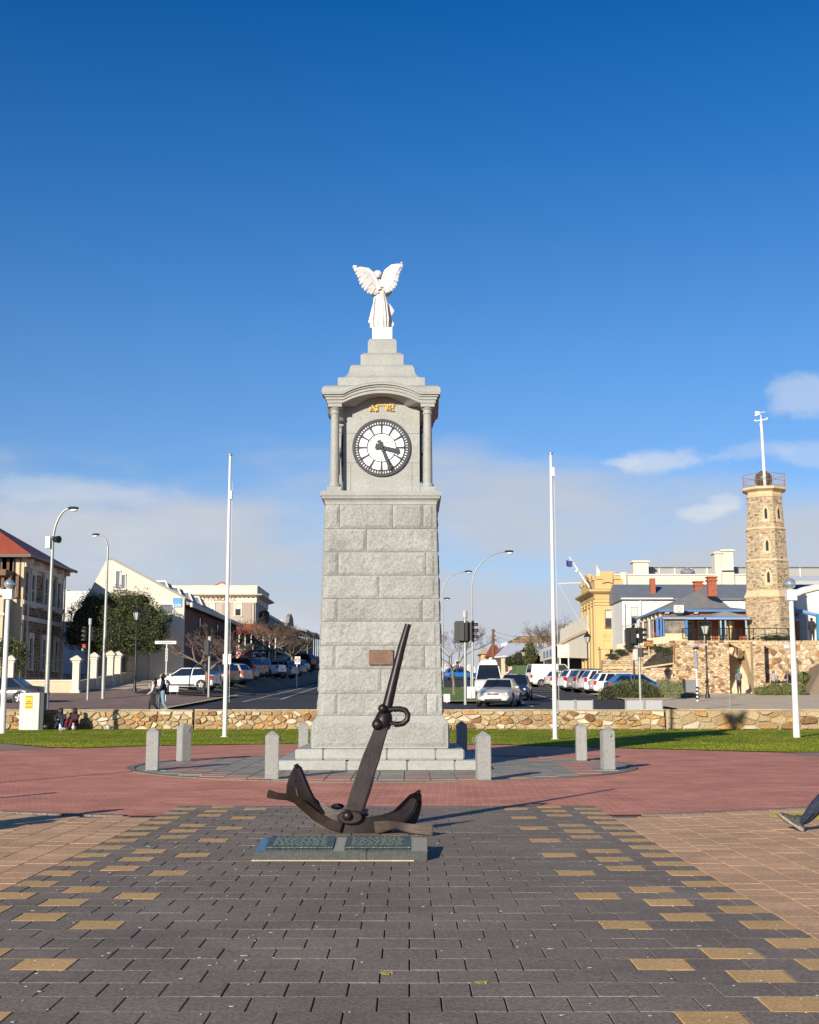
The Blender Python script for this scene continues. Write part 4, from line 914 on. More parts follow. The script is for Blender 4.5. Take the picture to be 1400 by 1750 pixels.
for px in (201.5, 211): window(gb, 'F', GY, gx(px), gzz(1006), .27, 1.35 if px < 205 else 1.05, whitew, glassl, fw=.07, mull=0)
for z0, h_ in ((1048, .65), (1064, .6)): window(gb, 'F', GY, gx(286), gzz(z0), .95, h_, whitew, glassl, fw=.09, mull=0)
for y in (108, 118, 126): window(gb, 'R', XR, y, gzz(1085), 1.2, 1.8, timber, glass, fw=.08)
sgn_ = wallbox(gb, gx(296.5), gx(312), GY - .07, GY - .003, gzz(1037.5), gzz(1022), M('sign_blue', (.05, .27, .52), .5), 'blue_sign'); sgn_['label'] = 'square blue sign with white lettering'
text('tide', .42, white, sgn_, (gx(304.3), GY - .08, gzz(1034)), name='sign_lettering', ext=.006); text('surf', .2, M('sign_pale', (.3, .55, .7), .6), sgn_, (gx(303), GY - .08, gzz(1028)), name='sign_lettering')
for i in range(4):
    y = GY + 2.2 + i * 5.4; x0 = gx(252) + i * .72; zt = gzz(988) - i * .0; xs_ = gx(275)
    t_ = (gx(275) - xa_) / (XR - xa_); rzf = lambda x: za_ + (gzz(1024) - za_) * (x - xa_) / (XR - xa_)
    b = MB(); zz = rzf(gx(250)); b.prism([(gx(250), zz), (gx(274), zz - .02), (gx(282), rzf(gx(282)))], y, y + 2.4); d_ = b.build('dormer', greyroof, gb)
    b = MB(); b.prism([(gx(272.5), zz + .02), (gx(275.5), zz + .02), (gx(283), rzf(gx(283)) + .03), (gx(280), rzf(gx(280)) + .03)], y - .06, y + .02); b.box(gx(250), gx(275), y - .08, y + .02, zz - .02, zz + .10); b.build('dormer_frame', white, d_)
    b = MB(); b.prism([(gx(252), zz), (gx(272), zz), (gx(272), rzf(gx(272)) + .05)], y - .03, y - .005); b.build('pane', glassl, d_)
# ================================================================ hotel
HY = 146; ho = thing('corner_hotel', 'cream two storey corner hotel with deep cornice, red verandah roof and lettered frieze', 'hotel', (-24, 152, 4)); hx = lambda px: at(px, 1050, HY).x; hz = lambda py: wz(py, HY)
hm = M('hotel_stucco', (.44, .40, .34), .9, nz=(.6, .08)); HR = hx(437)
wallbox(ho, hx(290), HR, HY, 158, 2, hz(1018), hm); wallbox(ho, hx(290), HR + .1, HY - .1, 158.1, hz(1030), hz(1018), creamw, 'frieze')
b = MB(); x0, x1 = hx(290), HR
b.loft([[(x0 - o, HY - o, z), (x1 + o, HY - o, z), (x1 + o, 158 + o, z), (x0 - o, 158 + o, z)] for o, z in [(.12, hz(1021)), (.75, hz(1017.5)), (.8, hz(1016)), (.15, hz(1014.5)), (.15, hz(1003)), (.22, hz(1003) + .02), (.22, hz(1003) + .15)]]); b.build('cornice', creamw, ho)
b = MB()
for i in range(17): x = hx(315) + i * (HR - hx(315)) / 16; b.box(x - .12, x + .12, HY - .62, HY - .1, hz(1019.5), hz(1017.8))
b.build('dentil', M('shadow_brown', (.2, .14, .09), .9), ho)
for px in (360.5, 407): window(ho, 'F', HY, hx(px), hz(1052), .62 if px < 400 else .6, 1.35, creamw, glass, fw=.16, blind=True, mull=0)
for u in (150, 154): window(ho, 'R', HR, u, hz(1052), .7, 1.4, creamw, glass, fw=.16)
for px in (331, 386, 423): wallbox(ho, hx(px - 7), hx(px + 7), HY - .05, HY - .002, hz(1066), hz(1030), M('hotel_panel', (.37, .31, .25), .9), 'wall_panel')
text('SEMAPHORE', .75, M('frieze_letter', (.33, .27, .21), .8), ho, (hx(352), HY - .12, hz(1024)), name='frieze_lettering', ext=.02, sx=1.15); text('HOTEL', .75, M('frieze_letter', (.33, .27, .21), .8), ho, (hx(385), HY - .12, hz(1024)), name='frieze_lettering', ext=.02, sx=1.1)
b = MB(); b.prism([(hx(398), hz(1003) + .1), (hx(346), hz(1003) + .1), (hx(372), hz(989.5))], HY + 3, HY + 9); b.build('pediment_roof', redroof, ho)
b = MB(); b.prism([(hx(392), hz(1002.5)), (hx(353), hz(1002.5)), (hx(372), hz(993))], HY + 2.9, HY + 3.01); b.build('pediment', creamw, ho)
# verandah
b = MB(); vz0, vz1 = hz(1084), hz(1066); xr = HR + 2.6
b.add([(hx(330), HY - 3, vz0), (xr, HY - 3, vz0), (xr, 158, vz0), (HR, 158, vz1), (HR, HY, vz1), (hx(330), HY, vz1), (hx(330), HY - 3, vz0 - .15), (xr, HY - 3, vz0 - .15), (xr, 158, vz0 - .15)], [(0, 1, 4, 5), (1, 2, 3, 4), (0, 6, 7, 1), (1, 7, 8, 2)]); b.build('verandah_roof', redroof, ho)
wallbox(ho, hx(330), xr, HY - 3, 158, hz(1114), hz(1112), dkmetal, 'balcony_floor')
for i in range(9):
    x = hx(395) + i * (xr - hx(395)) / 8; wallbox(ho, x - .06, x + .06, HY - 3, HY - 2.88, gz(-14, HY) , vz0, creamw, 'verandah_post')
b = MB()
for i in range(60): x = hx(395) + i * (xr - hx(395)) / 59; b.box(x - .015, x + .015, HY - 2.97, HY - 2.94, hz(1112), hz(1103))
b.box(hx(395), xr, HY - 3, HY - 2.92, hz(1103), hz(1102)); b.build('balcony_rail', dkmetal, ho)
for px in (412, 425): window(ho, 'F', HY, hx(px), hz(1110), .7, 1.3, creamw, glass, fw=.1)
sg = wallbox(ho, hx(410.5), hx(437), HY - 3.35, HY - 3.1, hz(1127), hz(1115), M('sign_red', (.55, .02, .02), .5), 'red_sign'); sg['label'] = 'red shop sign with white lettering'
wallbox(ho, hx(410.5), hx(437), HY - 3.37, HY - 3.351, hz(1127), hz(1124), M('sign_cream', (.75, .6, .3), .6), 'sign_strip')
text('BAIT  IT', .62, white, sg, (hx(423.7), HY - 3.37, hz(1119.5)), name='sign_lettering', ext=.01, sx=1.25)
sg = wallbox(ho, hx(438), hx(461), HY - 3.3, HY - 3.1, hz(1128), hz(1115.5), black, 'black_sign')
for z0, z1, c0, c1, cm_ in ((1118, 1116.5, 438, 450, white), (1118, 1116.2, 452, 460, white), (1124, 1121, 439, 444, white), (1127, 1125, 441, 450, M('sign_yellow', (.6, .5, .05), .6)), (1127, 1124, 452, 460, M('sign_yellow', (.6, .5, .05), .6)), (1122, 1119, 449, 455, M('sign_pink', (.5, .12, .12), .6))):
    wallbox(sg, hx(c0), hx(c1), HY - 3.32, HY - 3.301, hz(z0), hz(z1), cm_, 'sign_panel')
wallbox(ho, HR + .1, HR + 1.2, 149, 149.5, hz(1064), hz(1040), dkmetal, 'hanging_sign', bev=.3)
# ================================================================ shops further along the left side
def shop(name, label, y0, y1, zt, mat, xr=-17.6, dx=9, parapet=.5, wins=2, aw=True, wmat=creamw):
    t = thing(name, label, 'shop', (xr - dx / 2, (y0 + y1) / 2, gz(xr, y0)), group=None); z0 = gz(xr, y0) - .6
    wallbox(t, xr - dx, xr, y0, y1, z0, zt, mat); wallbox(t, xr - dx, xr + .2, y0 - .1, y1 + .1, zt - .2, zt + .12, wmat, 'parapet')
    n = max(1, int((y1 - y0) / 4))
    for i in range(n):
        u = y0 + (i + .5) * (y1 - y0) / n; window(t, 'R', xr, u, zt - 3.0, .9, 1.6, M('shop_stone', (.30, .26, .19), .9), M('dull_glass', (.03, .032, .035), .6, spec=.15), fw=.12, dep_=.05)
    if aw:
        b = MB(); az_ = gz(xr, y0) + 3.6; b.add([(xr, y0, az_ + .5), (xr, y1, az_ + .5), (xr + 3.2, y1, az_), (xr + 3.2, y0, az_), (xr + 3.2, y1, az_ - .35), (xr + 3.2, y0, az_ - .35), (xr, y0, az_ + .3), (xr, y1, az_ + .3)], [(0, 3, 2, 1), (3, 5, 4, 2), (0, 6, 5, 3), (6, 7, 4, 5)]); b.build('awning', greyroof, t)
        for i in range(n + 1): u = y0 + i * (y1 - y0) / n; wallbox(t, xr + 3.05, xr + 3.15, u, u + .1, z0, az_ - .3, dkmetal, 'awning_post')
        wallbox(t, xr, xr + .05, y0 + .4, y1 - .4, z0 + .6, az_ - .4, M('dull_glass', (.03, .032, .035), .6, spec=.15), 'shop_window')
    return t
shop('shopfront', 'grey shop with flat cream edged parapet just beyond the corner hotel', 160, 180, wz(1052, 161), M('shop_grey', (.27, .26, .22), .9), wins=3)
s2 = shop('shopfront', 'cream shop crowned by a scrolled stone gable', 181, 197, wz(1078, 190), M('shop_stone', (.30, .26, .19), .9)); x = -17.5
b = MB(); zc_ = wz(1078, 190); b.prismx([(182, zc_), (184, zc_ + .7), (186, zc_ + 1.0), (187, zc_ + 1.9), (190, zc_ + 2.5), (193, zc_ + 1.9), (194, zc_ + 1.0), (196, zc_ + .6), (197, zc_)], x - .4, x + .1); b.build('scrolled_gable', M('shop_stone', (.30, .26, .19), .9), s2)
wallbox(s2, -26, -17.7, 180.6, 181, wz(1100, 182), wz(1060, 182), cream, 'side_parapet')
shop('shopfront', 'long brown brick shop row near the far end of the street', 198, 222, wz(1092, 204), M('brown_brick', (.17, .105, .07), .9, nz=(6, .25)), wmat=M('shop_stone', (.30, .26, .19), .9))
shop('shopfront', 'last low dark shop at the far end of the street on the left', 223, 236, wz(1122, 226), timber, dx=7, aw=True, wmat=timber)
# ================================================================ right side: institute, white shop, white wall, restaurant
IY = 112; ix = lambda px: at(px, 1050, IY).x; iz = lambda py: wz(py, IY); ib = gz(15, IY) - .4
ins = thing('yellow_hall', 'ornate yellow hall with heavy cornice, battlemented parapet and leaning flag mast', 'building', (ix(1040), IY + 4, ib + .4))
XL, XRr = ix(1018), ix(1066)
wallbox(ins, XL, XRr, IY, IY + 9, ib, iz(1012), yellow)
b = MB(); b.loft([[(XL - o, IY - o, z), (XRr + o, IY - o, z), (XRr + o, IY + 9, z), (XL - o, IY + 9, z)] for o, z in [(.05, iz(1024)), (.12, iz(1018)), (.16, iz(1016)), (.5, iz(1013)), (.62, iz(1011)), (.62, iz(1008.5)), (.1, iz(1006))]]); b.build('cornice', yellow, ins)
b = MB(); b.loft([[(XL - .02, IY - .02, z), (XRr + .02, IY - .02, z), (XRr + .02, IY + 9, z), (XL - .02, IY + 9, z)] for z in (iz(1007), iz(990))]); b.build('parapet', yellow, ins)
b = MB()
for a, c, z0, z1 in ((1019, 1026.9, 990, 984), (1027, 1052, 990, 977), (1052.1, 1062, 990, 984)): b.box(ix(a), ix(c), IY - .14, IY + .5, iz(z0), iz(z1))
b.build('battlement', yellow, ins, kind='stuff'); b = MB(); b.box(ix(1031), ix(1048), IY - .24, IY - .14, iz(995), iz(979)); b.build('crest_panel', yellow, ins); b = MB()
b.box(ix(1029), ix(1034), IY - .18, IY - .02, iz(997), iz(994)); b.box(ix(1044), ix(1048), IY - .18, IY - .02, iz(997), iz(994))
for k in range(5): y = IY + .6 + k * 1.9; b.box(XL - .12, XL + .4, y, y + 1.1, iz(990), iz(982)) if k != 2 else b.box(XL - .12, XL + .4, y - .2, y + 1.3, iz(990), iz(974))
b.build('battlement', yellow, ins, kind='stuff')
b = MB(); b.prism([(ix(1021), iz(984)), (ix(1030), iz(984)), (ix(1027), iz(975)), (ix(1024), iz(971)), (ix(1022), iz(965)), (ix(1021), iz(972))], IY + .05, IY + .5); b.build('corner_ornament', creamw, ins)
for zz in (1033, 1028): wallbox(ins, XL - .1, XRr + .08, IY - .1, IY + 9, iz(zz + 1.2), iz(zz), yellow, 'string_course')
window(ins, 'F', IY, ix(1040.5), iz(1071.5), .56, 1.42, timber, glass, fw=.05, mull=1, blind=True, dep_=.06)
for (a, c, z0, z1) in ((1032, 1049, 1089, 1084), (1031, 1050, 1112, 1094)):
    b = MB()
    for q in ((a, c, z1 + .8, z1), (a, c, z0, z0 - .8), (a, a + .8, z0, z1), (c - .8, c, z0, z1)): b.box(ix(q[0]), ix(q[1]), IY - .05, IY - .003, iz(q[2]), iz(q[3]))
    b.build('wall_moulding', yellow, ins)
for y in (IY + .2, IY + 2.2, IY + 4.2, IY + 6.2, IY + 8.2): wallbox(ins, XL - .14, XL, y, y + .5, ib, iz(1025), yellow, 'pilaster')
wallbox(ins, ix(1022), ix(1037), IY - 1.3, IY, ib, iz(1109), yellow, 'porch'); wallbox(ins, ix(1022) - .08, ix(1037) + .08, IY - 1.38, IY, iz(1110), iz(1106), M('yellow_coping', (.60, .42, .18), .9), 'porch_coping')  # coping yellow is slightly lighter than the wall yellow
mast = MB(); m0 = at(1012, 1012, IY + 3); m1 = at(972, 952, IY + 1); mast.tube([at(1007, 1003, IY + 1), at(987, 973, IY + .8), at(973, 951, IY + .6)], [.10, .08, .05], 8); mast.tube([at(953, 997.5, IY + .5), at(993, 996, IY + 1)], [.05, .06], 6)
mast.tube([at(985, 978, IY + .8), at(1026, 985, IY + .4)], .012, 4); mast.tube([at(955, 999, IY + .5), at(992, 1063, IY)], .012, 4); mast.tube([at(984.5, 978, IY + .7), at(987.5, 974, IY + .7)], .11, 8); mm = mast.build('flag_mast', white, ins)
fl = MB(); fl.loft([[at(968 + 10 * t, 958 + 2 * t + 8 * s_ - 3 * abs(t - .4), IY + .55 + .15 * sin(6 * t)) for t in (0, .3, .6, 1)] for s_ in (0, .5, 1.3)], closed=False, cap=False)
o = fl.build('hanging_flag', M('flag_navy', (.06, .05, .2), .8, nz=(2, .5)), None); tag(o, 'small navy flag hanging from the leaning white mast of the yellow hall', 'flag')
# wavy parapet building and white verandah shop
SY = 124; sx_ = lambda px: at(px, 1100, SY).x; szz = lambda py: wz(py, SY); sb = gz(13, SY) - .5
sh = thing('verandah_shop', 'cream corner shop with boxed verandah fascia, blue window panels and a framed name sign', 'shop', (sx_(975), SY + 3, sb + .5)); VX = sx_(948)
wallbox(sh, sx_(958), sx_(1012), SY + 3, SY + 16, sb, szz(1108), creamw)
wallbox(sh, VX, sx_(1003), SY, SY + 3.2, szz(1124), szz(1103), creamw, 'front_fascia'); wallbox(sh, VX - .004, VX + .25, SY, SY + 14, szz(1124), szz(1103), creamw, 'side_fascia')
wallbox(sh, VX, sx_(1003), SY, SY + 14, szz(1103), szz(1103) + .06, white, 'verandah_roof')
for y in (SY + 2.5, SY + 5.5, SY + 8.5): wallbox(sh, VX - .03, VX - .006, y, y + 1.9, szz(1120), szz(1108), M('panel_blue', (.16, .26, .45), .5), 'blue_panel')
b = MB(); b.box(sx_(962.5), sx_(987), SY - .05, SY - .003, szz(1116), szz(1107.5)); ns = b.build('name_sign', white, sh); text('Henson s', .40, M('name_letter', (.33, .30, .38), .7), ns, (sx_(974.5), SY - .055, szz(1112)), name='sign_lettering')
b = MB()
for q in ((962, 987.5, 1108, 1107.2), (962, 987.5, 1116.5, 1115.8), (962, 962.6, 1116, 1107.5), (987, 987.6, 1116, 1107.5)): b.box(sx_(q[0]), sx_(q[1]), SY - .07, SY - .051, szz(q[2]), szz(q[3]))
b.build('sign_frame', M('pale_lilac', (.5, .47, .5), .7), ns)
wallbox(sh, sx_(950), sx_(1000), SY + 2.9, SY + 3.05, sb, szz(1125), M('dark_shopfront', (.07, .055, .045), .6), 'shop_window')
for px in (957, 971.5, 996): wallbox(sh, sx_(px) - .06, sx_(px) + .06, SY + .1, SY + .2, sb, szz(1124), white, 'verandah_post')
wallbox(sh, sx_(922), VX - .05, SY + 14, SY + 14.2, sb + 1.9, szz(1126) - .3, M('pale_aqua', (.5, .66, .66), .6), 'awning_blind')
par = MB(); PX0, PX1 = at(961, 1090, 126).x, at(998, 1090, 118).x; pts = []
N_ = 12
for i in range(N_ + 1):
    t = i / N_; x = PX0 + (PX1 - PX0) * t; y = 128 - 12 * t; zt = wz(1098 - 25 * t, y) + 1.1 + .22 * (i % 2); pts.append([(x, y, wz(1106, y) - 1), (x + .5, y + .3, wz(1106, y) - 1), (x + .5, y + .3, zt), (x, y, zt)])
par.loft(pts); t_ = thing('parapet_building', 'cream building with a raked scalloped parapet between the verandah shop and yellow hall', 'building', (17, 125, sb)); par.build('scalloped_parapet', creamw, t_)
b = MB(); b.loft([[(p[0][0] - .15, p[0][1] - .15, wz(1103 - 22 * i / N_, p[0][1])), (p[0][0] + .1, p[0][1] + .1, wz(1103 - 22 * i / N_, p[0][1])), (p[0][0] + .1, p[0][1] + .1, wz(1103 - 22 * i / N_, p[0][1]) + .25), (p[0][0] - .15, p[0][1] - .15, wz(1103 - 22 * i / N_, p[0][1]) + .25)] for i, p in enumerate(pts)]); b.build('moulding', cream, t_)
# white gabled wing with slate roof
WYy = 106; ww = lambda px: at(px, 1050, WYy).x; wzz = lambda py: wz(py, WYy); wh = thing('white_wing', 'white walled wing with long blue grey roof and one tall square brick chimney', 'building', (22, 110, 2))
wallbox(wh, ww(1064), ww(1300), WYy, WYy + 7, 1, wzz(1023), whitew)
b = MB(); b.prismx([(WYy - .25, wzz(1023)), (WYy + 4, wzz(998) + .3), (WYy + 8, wzz(1023)), (WYy + 8, wzz(1023) - .12), (WYy - .25, wzz(1023) - .12)], ww(1061), ww(1420)); b.build('roof', slate, wh)
wallbox(wh, ww(1063), ww(1067.5), WYy - .22, WYy, 1, wzz(1031), white, 'corner_pilaster'); wallbox(wh, ww(1061), ww(1150), WYy - .34, WYy - .25, wzz(1024.5), wzz(1022), white, 'gutter')
window(wh, 'F', WYy, ww(1084), wzz(1071), .5, 1.6, M('frame_grey', (.42, .43, .42), .7), glass, fw=.03, mull=1, blind=True)
wallbox(wh, ww(1118), ww(1126.5), WYy + 1.2, WYy + 1.75, wzz(1023), wzz(986), brickred, 'chimney')
wallbox(wh, ww(1117), ww(1127.5), WYy + 1.1, WYy + 1.85, wzz(1022.5), wzz(1019.5) , M('brick_base', (.35, .3, .25), .9), 'chimney_flashing')
# big cream hotel behind
BY = 128; bw = lambda px: at(px, 980, BY).x; bzz = lambda py: wz(py, BY); bb = thing('parapet_hotel', 'large pale cream building behind with long parapet, grey balustrade screen and block chimneys', 'building', (30, 135, 3))
wallbox(bb, bw(1052), bw(1282), BY, BY + 1, 6, bzz(982), creamw, 'parapet_wall'); wallbox(bb, bw(1050), bw(1290), BY - .12, BY + .1, bzz(983), bzz(981), white, 'parapet_coping')
wallbox(bb, bw(1282), bw(1420), BY + .5, BY + 1, 6, bzz(992), M('grey_plaster', (.45, .44, .41), .9), 'rear_wall')
for a, c in ((1060, 1070), (1222, 1232), (1233, 1254)): wallbox(bb, bw(a), bw(c), BY - .25, BY + .6, bzz(1002), bzz(978), creamw, 'parapet_pier')
for a, c, z0, z1 in ((1084, 1110, 983, 957), (1224, 1235.5, 982, 942), (1236, 1256, 974, 938)):
    wallbox(bb, bw(a), bw(c), BY + .4, BY + 1.8, bzz(z0), bzz(z1), creamw, 'chimney'); wallbox(bb, bw(a) - .15, bw(c) + .15, BY + .25, BY + 1.95, bzz(z1 + 3.5), bzz(z1 + .8), creamw, 'chimney_cap')
b = MB(); b.box(bw(1110), bw(1420), BY + 2.4, BY + 2.46, bzz(981), bzz(966)); b.build('screen_panel', M('screen_grey', (.36, .36, .34), .8), bb)
for px in (1135, 1162, 1190, 1218, 1272, 1296, 1354, 1380): wallbox(bb, bw(px) - .05, bw(px) + .05, BY + 2.3, BY + 2.39, bzz(982), bzz(965), white, 'screen_post')
wallbox(bb, bw(1110), bw(1420), BY + 2.2, BY + 2.6, bzz(966), bzz(965), greyroof, 'screen_rail')
b = MB(); b.ball((bw(1181), BY + 1.6, bzz(975)), .75, 14, 8, (1, 1, .45)); b.ball((bw(1181), BY + 1.6, bzz(970)), .35, 12, 6, (1, 1, .5)); b.build('roof_vent', M('zinc', (.5, .53, .55), .3, .6), bb, smooth=True)
for px in (1292, 1312): window(bb, 'F', BY + .5, bw(px), bzz(998) + .2, .8, .5, whitew, glass, fw=.06, mull=0)
# restaurant on the terrace
RY = 93; TZ = wz(1093, RY); rw = lambda px: at(px, 1060, RY).x; rzz = lambda py: wz(py, RY); re = thing('terrace_restaurant', 'restaurant with grey hip roof, red brick band and blue framed verandah on the terrace', 'restaurant', (rw(1210), RY + 4, TZ))
xL = rw(1146); Y2r = 105
b = MB(); e0 = rzz(1039); ap = wz(1003, RY + 6)
# hip roof
b.add([(xL - .3, RY + 2, e0), (rw(1300), RY + 2, e0), (xL - .3, Y2r, e0), (rw(1300), Y2r, e0), (at(1205, 1003, RY + 7).x, RY + 7, wz(1003, RY + 7)), (rw(1290), RY + 7, wz(1003, RY + 7) - 1.6), (xL - .3, RY + 2, e0 - .12), (rw(1300), RY + 2, e0 - .12), (xL - .3, Y2r, e0 - .12)],
      [(0, 1, 5, 4), (0, 4, 2), (2, 4, 5, 3), (1, 3, 5), (0, 6, 7, 1), (0, 2, 8, 6)]); b.build('roof', greyroof, re)
wallbox(re, xL, rw(1300), RY + 2.3, Y2r, TZ, rzz(1040), brickred)
wallbox(re, xL - .32, rw(1300), RY + 1.88, RY + 2.0, rzz(1042.5) , rzz(1038.8), bluep, 'gutter'); wallbox(re, xL - .45, xL - .31, RY + 1.9, Y2r, rzz(1042.5), rzz(1038.8), bluep, 'gutter')
for px in (1197, 1200.5, 1247, 1250.5, 1150, 1146): b = MB(); b.prism([(rw(px), rzz(1046)), (rw(px) + .1, rzz(1046)), (rw(px) + .2, rzz(1042)), (rw(px) + .08, rzz(1042))], RY + 1.95, RY + 2.28); b.build('eave_bracket', cream, re)
for k in range(6): y = RY + 2.6 + k * 1.6; b = MB(); b.box(xL - .3, xL - .02, y, y + .14, e0 - .5, e0 - .15); b.build('eave_bracket', cream, re)
# verandah roof
v0, v1 = rzz(1056), rzz(1047); xv = rw(1137)
b = MB(); b.add([(xv - .3, RY - .6, v0), (rw(1276), RY - .6, v0), (rw(1276), RY + 2.3, v1), (xL, RY + 2.3, v1), (xL, Y2r, v1), (xv - 1.2, Y2r, v0), (xv - .3, RY - .6, v0 - .05), (rw(1276), RY - .6, v0 - .05), (xv - 1.2, Y2r, v0 - .05)], [(0, 1, 2, 3), (0, 3, 4, 5), (0, 6, 7, 1), (5, 8, 6, 0)]); b.build('verandah_roof', M('grey_roof_pale', (.33, .32, .30), .6, nz=(1.2, .1)), re)
b = MB(); b.add([(rw(1214), RY - .7, v0 + .02), (rw(1280), RY - .7, v0 + .02), (rw(1244), RY + .7, rzz(1043)), (rw(1262), RY + 2, v1 + .02), (rw(1226), RY + 2, v1 + .02)], [(0, 1, 2), (0, 2, 4), (1, 3, 2)]); b.build('verandah_gable', M('grey_roof_pale', (.33, .32, .30), .6, nz=(1.2, .1)), re)
wallbox(re, rw(1170), rw(1276), RY - .7, RY - .6, rzz(1059.5), rzz(1056), M('pale_blue', (.20, .34, .62), .5), 'verandah_fascia'); wallbox(re, xv - .3, rw(1170), RY - .7, RY - .6, rzz(1059), rzz(1056), M('grey_blue', (.30, .33, .40), .6), 'verandah_fascia')
wallbox(re, rw(1130), rw(1172), RY - .45, RY - .3, TZ - .3, rzz(1083), M('cream_paint', (.62, .50, .28), .8), 'dado_wall')
b = MB(); b.box(rw(1133), rw(1168), RY - .4, RY - .35, rzz(1083), rzz(1059)); b.build('cafe_blind', M('blind_grey', (.17, .135, .11), .35, nz=(2.5, .5), col2=(.33, .29, .24)), re)
for px in (1121, 1128, 1131, 1170.5): wallbox(re, rw(px) - .09, rw(px) + .09, RY - .5, RY - .29, rzz(1088), rzz(1057), bluep, 'verandah_post')
for px in (1229, 1237, 1272): wallbox(re, rw(px) - .05, rw(px) + .05, RY - .5, RY - .4, TZ, rzz(1059), M('pale_blue_post', (.30, .45, .52), .6), 'verandah_post')
b = MB(); b.loft([[(xv - 1.0, y, TZ - .3 if 0 else rzz(1096)), (xv - .98, y, rzz(1059) - .1), (xv - .9, y, rzz(1059) - .1), (xv - .92, y, rzz(1096))] for y in (RY - .4, Y2r)]); b.build('side_blind', M('side_blind', (.33, .25, .19), .5, nz=(1.5, .35)), re)
for y in (RY + .5, RY + 3, RY + 6, RY + 9): wallbox(re, xv - 1.12, xv - 1.0, y, y + .16, rzz(1098), rzz(1058), M('post_pale', (.55, .5, .45), .7), 'verandah_post')
for px in (1178, 1190, 1210, 1222, 1246, 1262): window(re, 'F', RY + 2.3, rw(px), TZ, .38, 1.35, M('frame_cream', (.60, .48, .25), .7), glass, fw=.07, sill=False, mull=0)
b = MB(); b.tube([(rw(1250), RY + .6, TZ), (rw(1250), RY + .6, rzz(1070)), (rw(1250), RY + .6, rzz(1060))], [.1, .22, .12], 10); tag(b.build('folded_umbrella', M('canvas_yellow', (.65, .5, .2), .8), None), 'folded cream umbrella standing on the restaurant terrace', 'umbrella')
for a, c, z0, z1, y in ((1211, 1225, 1019, 985, RY + 5.5), (1188, 1201, 1010, 993, RY + 8)):
    x0, x1 = at(a, 1000, y).x, at(c, 1000, y).x; wallbox(re, x0, x1, y, y + .6, wz(z0, y), wz(z1, y), brickred, 'chimney'); wallbox(re, x0 - .08, x1 + .08, y - .08, y + .68, wz(z1 + 8, y), wz(z1 + 5, y), brickred, 'chimney_band'); wallbox(re, x0 - .1, x1 + .1, y - .1, y + .7, wz(z1 + 2, y), wz(z1, y), brickred, 'chimney_cap')
ac = thing('air_conditioner', 'white boxed air conditioner on the verandah roof of the restaurant', 'air conditioner', (rw(1161), RY + .8, rzz(1050)))
y = RY + .6; b = MB(); b.box(at(1153, 1040, y).x, at(1169, 1040, y).x, y, y + .4, wz(1047, y), wz(1034, y)); b.build('casing', white, ac, bev=.02)
b = MB(); c_ = at(1160, 1040.5, y - .02); b.lathe((0, 0, 0), [(0, 0)] * 2, 3) if 0 else None; b.tube([c_ + Vector((.2 * cos(k * .6283), 0, .2 * sin(k * .6283))) for k in range(11)], .02, 4); b.tube([c_ + Vector((.1 * cos(k * .6283), 0, .1 * sin(k * .6283))) for k in range(11)], .015, 4); b.build('fan_grille', galv, ac)
wallbox(ac, at(1155, 1040, y).x, at(1167, 1040, y).x, y, y + .3, wz(1050, y), wz(1047, y), dkmetal, 'bracket')
# building right of the timeball tower
rt = thing('white_annexe', 'white annexe wall with blue beam behind the lamp at far right', 'building', (33, 100, 5)); Yq = 99; q = lambda px: at(px, 1050, Yq).x
wallbox(rt, q(1362), q(1440), Yq, Yq + 5, 3, wz(1009, Yq), whitew); wallbox(rt, q(1357), q(1363), Yq - .4, Yq + 3, 3, wz(1045, Yq), brickred, 'brick_wall'); wallbox(rt, q(1363), q(1376), Yq - .35, Yq - .002, 3, wz(1047, Yq), M('grey_panel', (.34, .34, .36), .8), 'side_panel')
b = MB(); b.tube([at(1352, 1041, Yq - 1.5), at(1400, 1052, Yq - 2.5)], .14, 4); b.tube([at(1352, 1058, Yq - 1.5), at(1373, 1058, Yq - 1.5)], .16, 4); b.build('blue_beam', M('pale_blue', (.20, .34, .62), .5), rt)
wallbox(rt, at(1394, 1050, Yq - 3).x, at(1415, 1050, Yq - 3).x, Yq - 3.2, Yq - 3, 4, wz(1050, Yq - 3), M('teal_blue', (.04, .22, .34), .6), 'teal_panel')
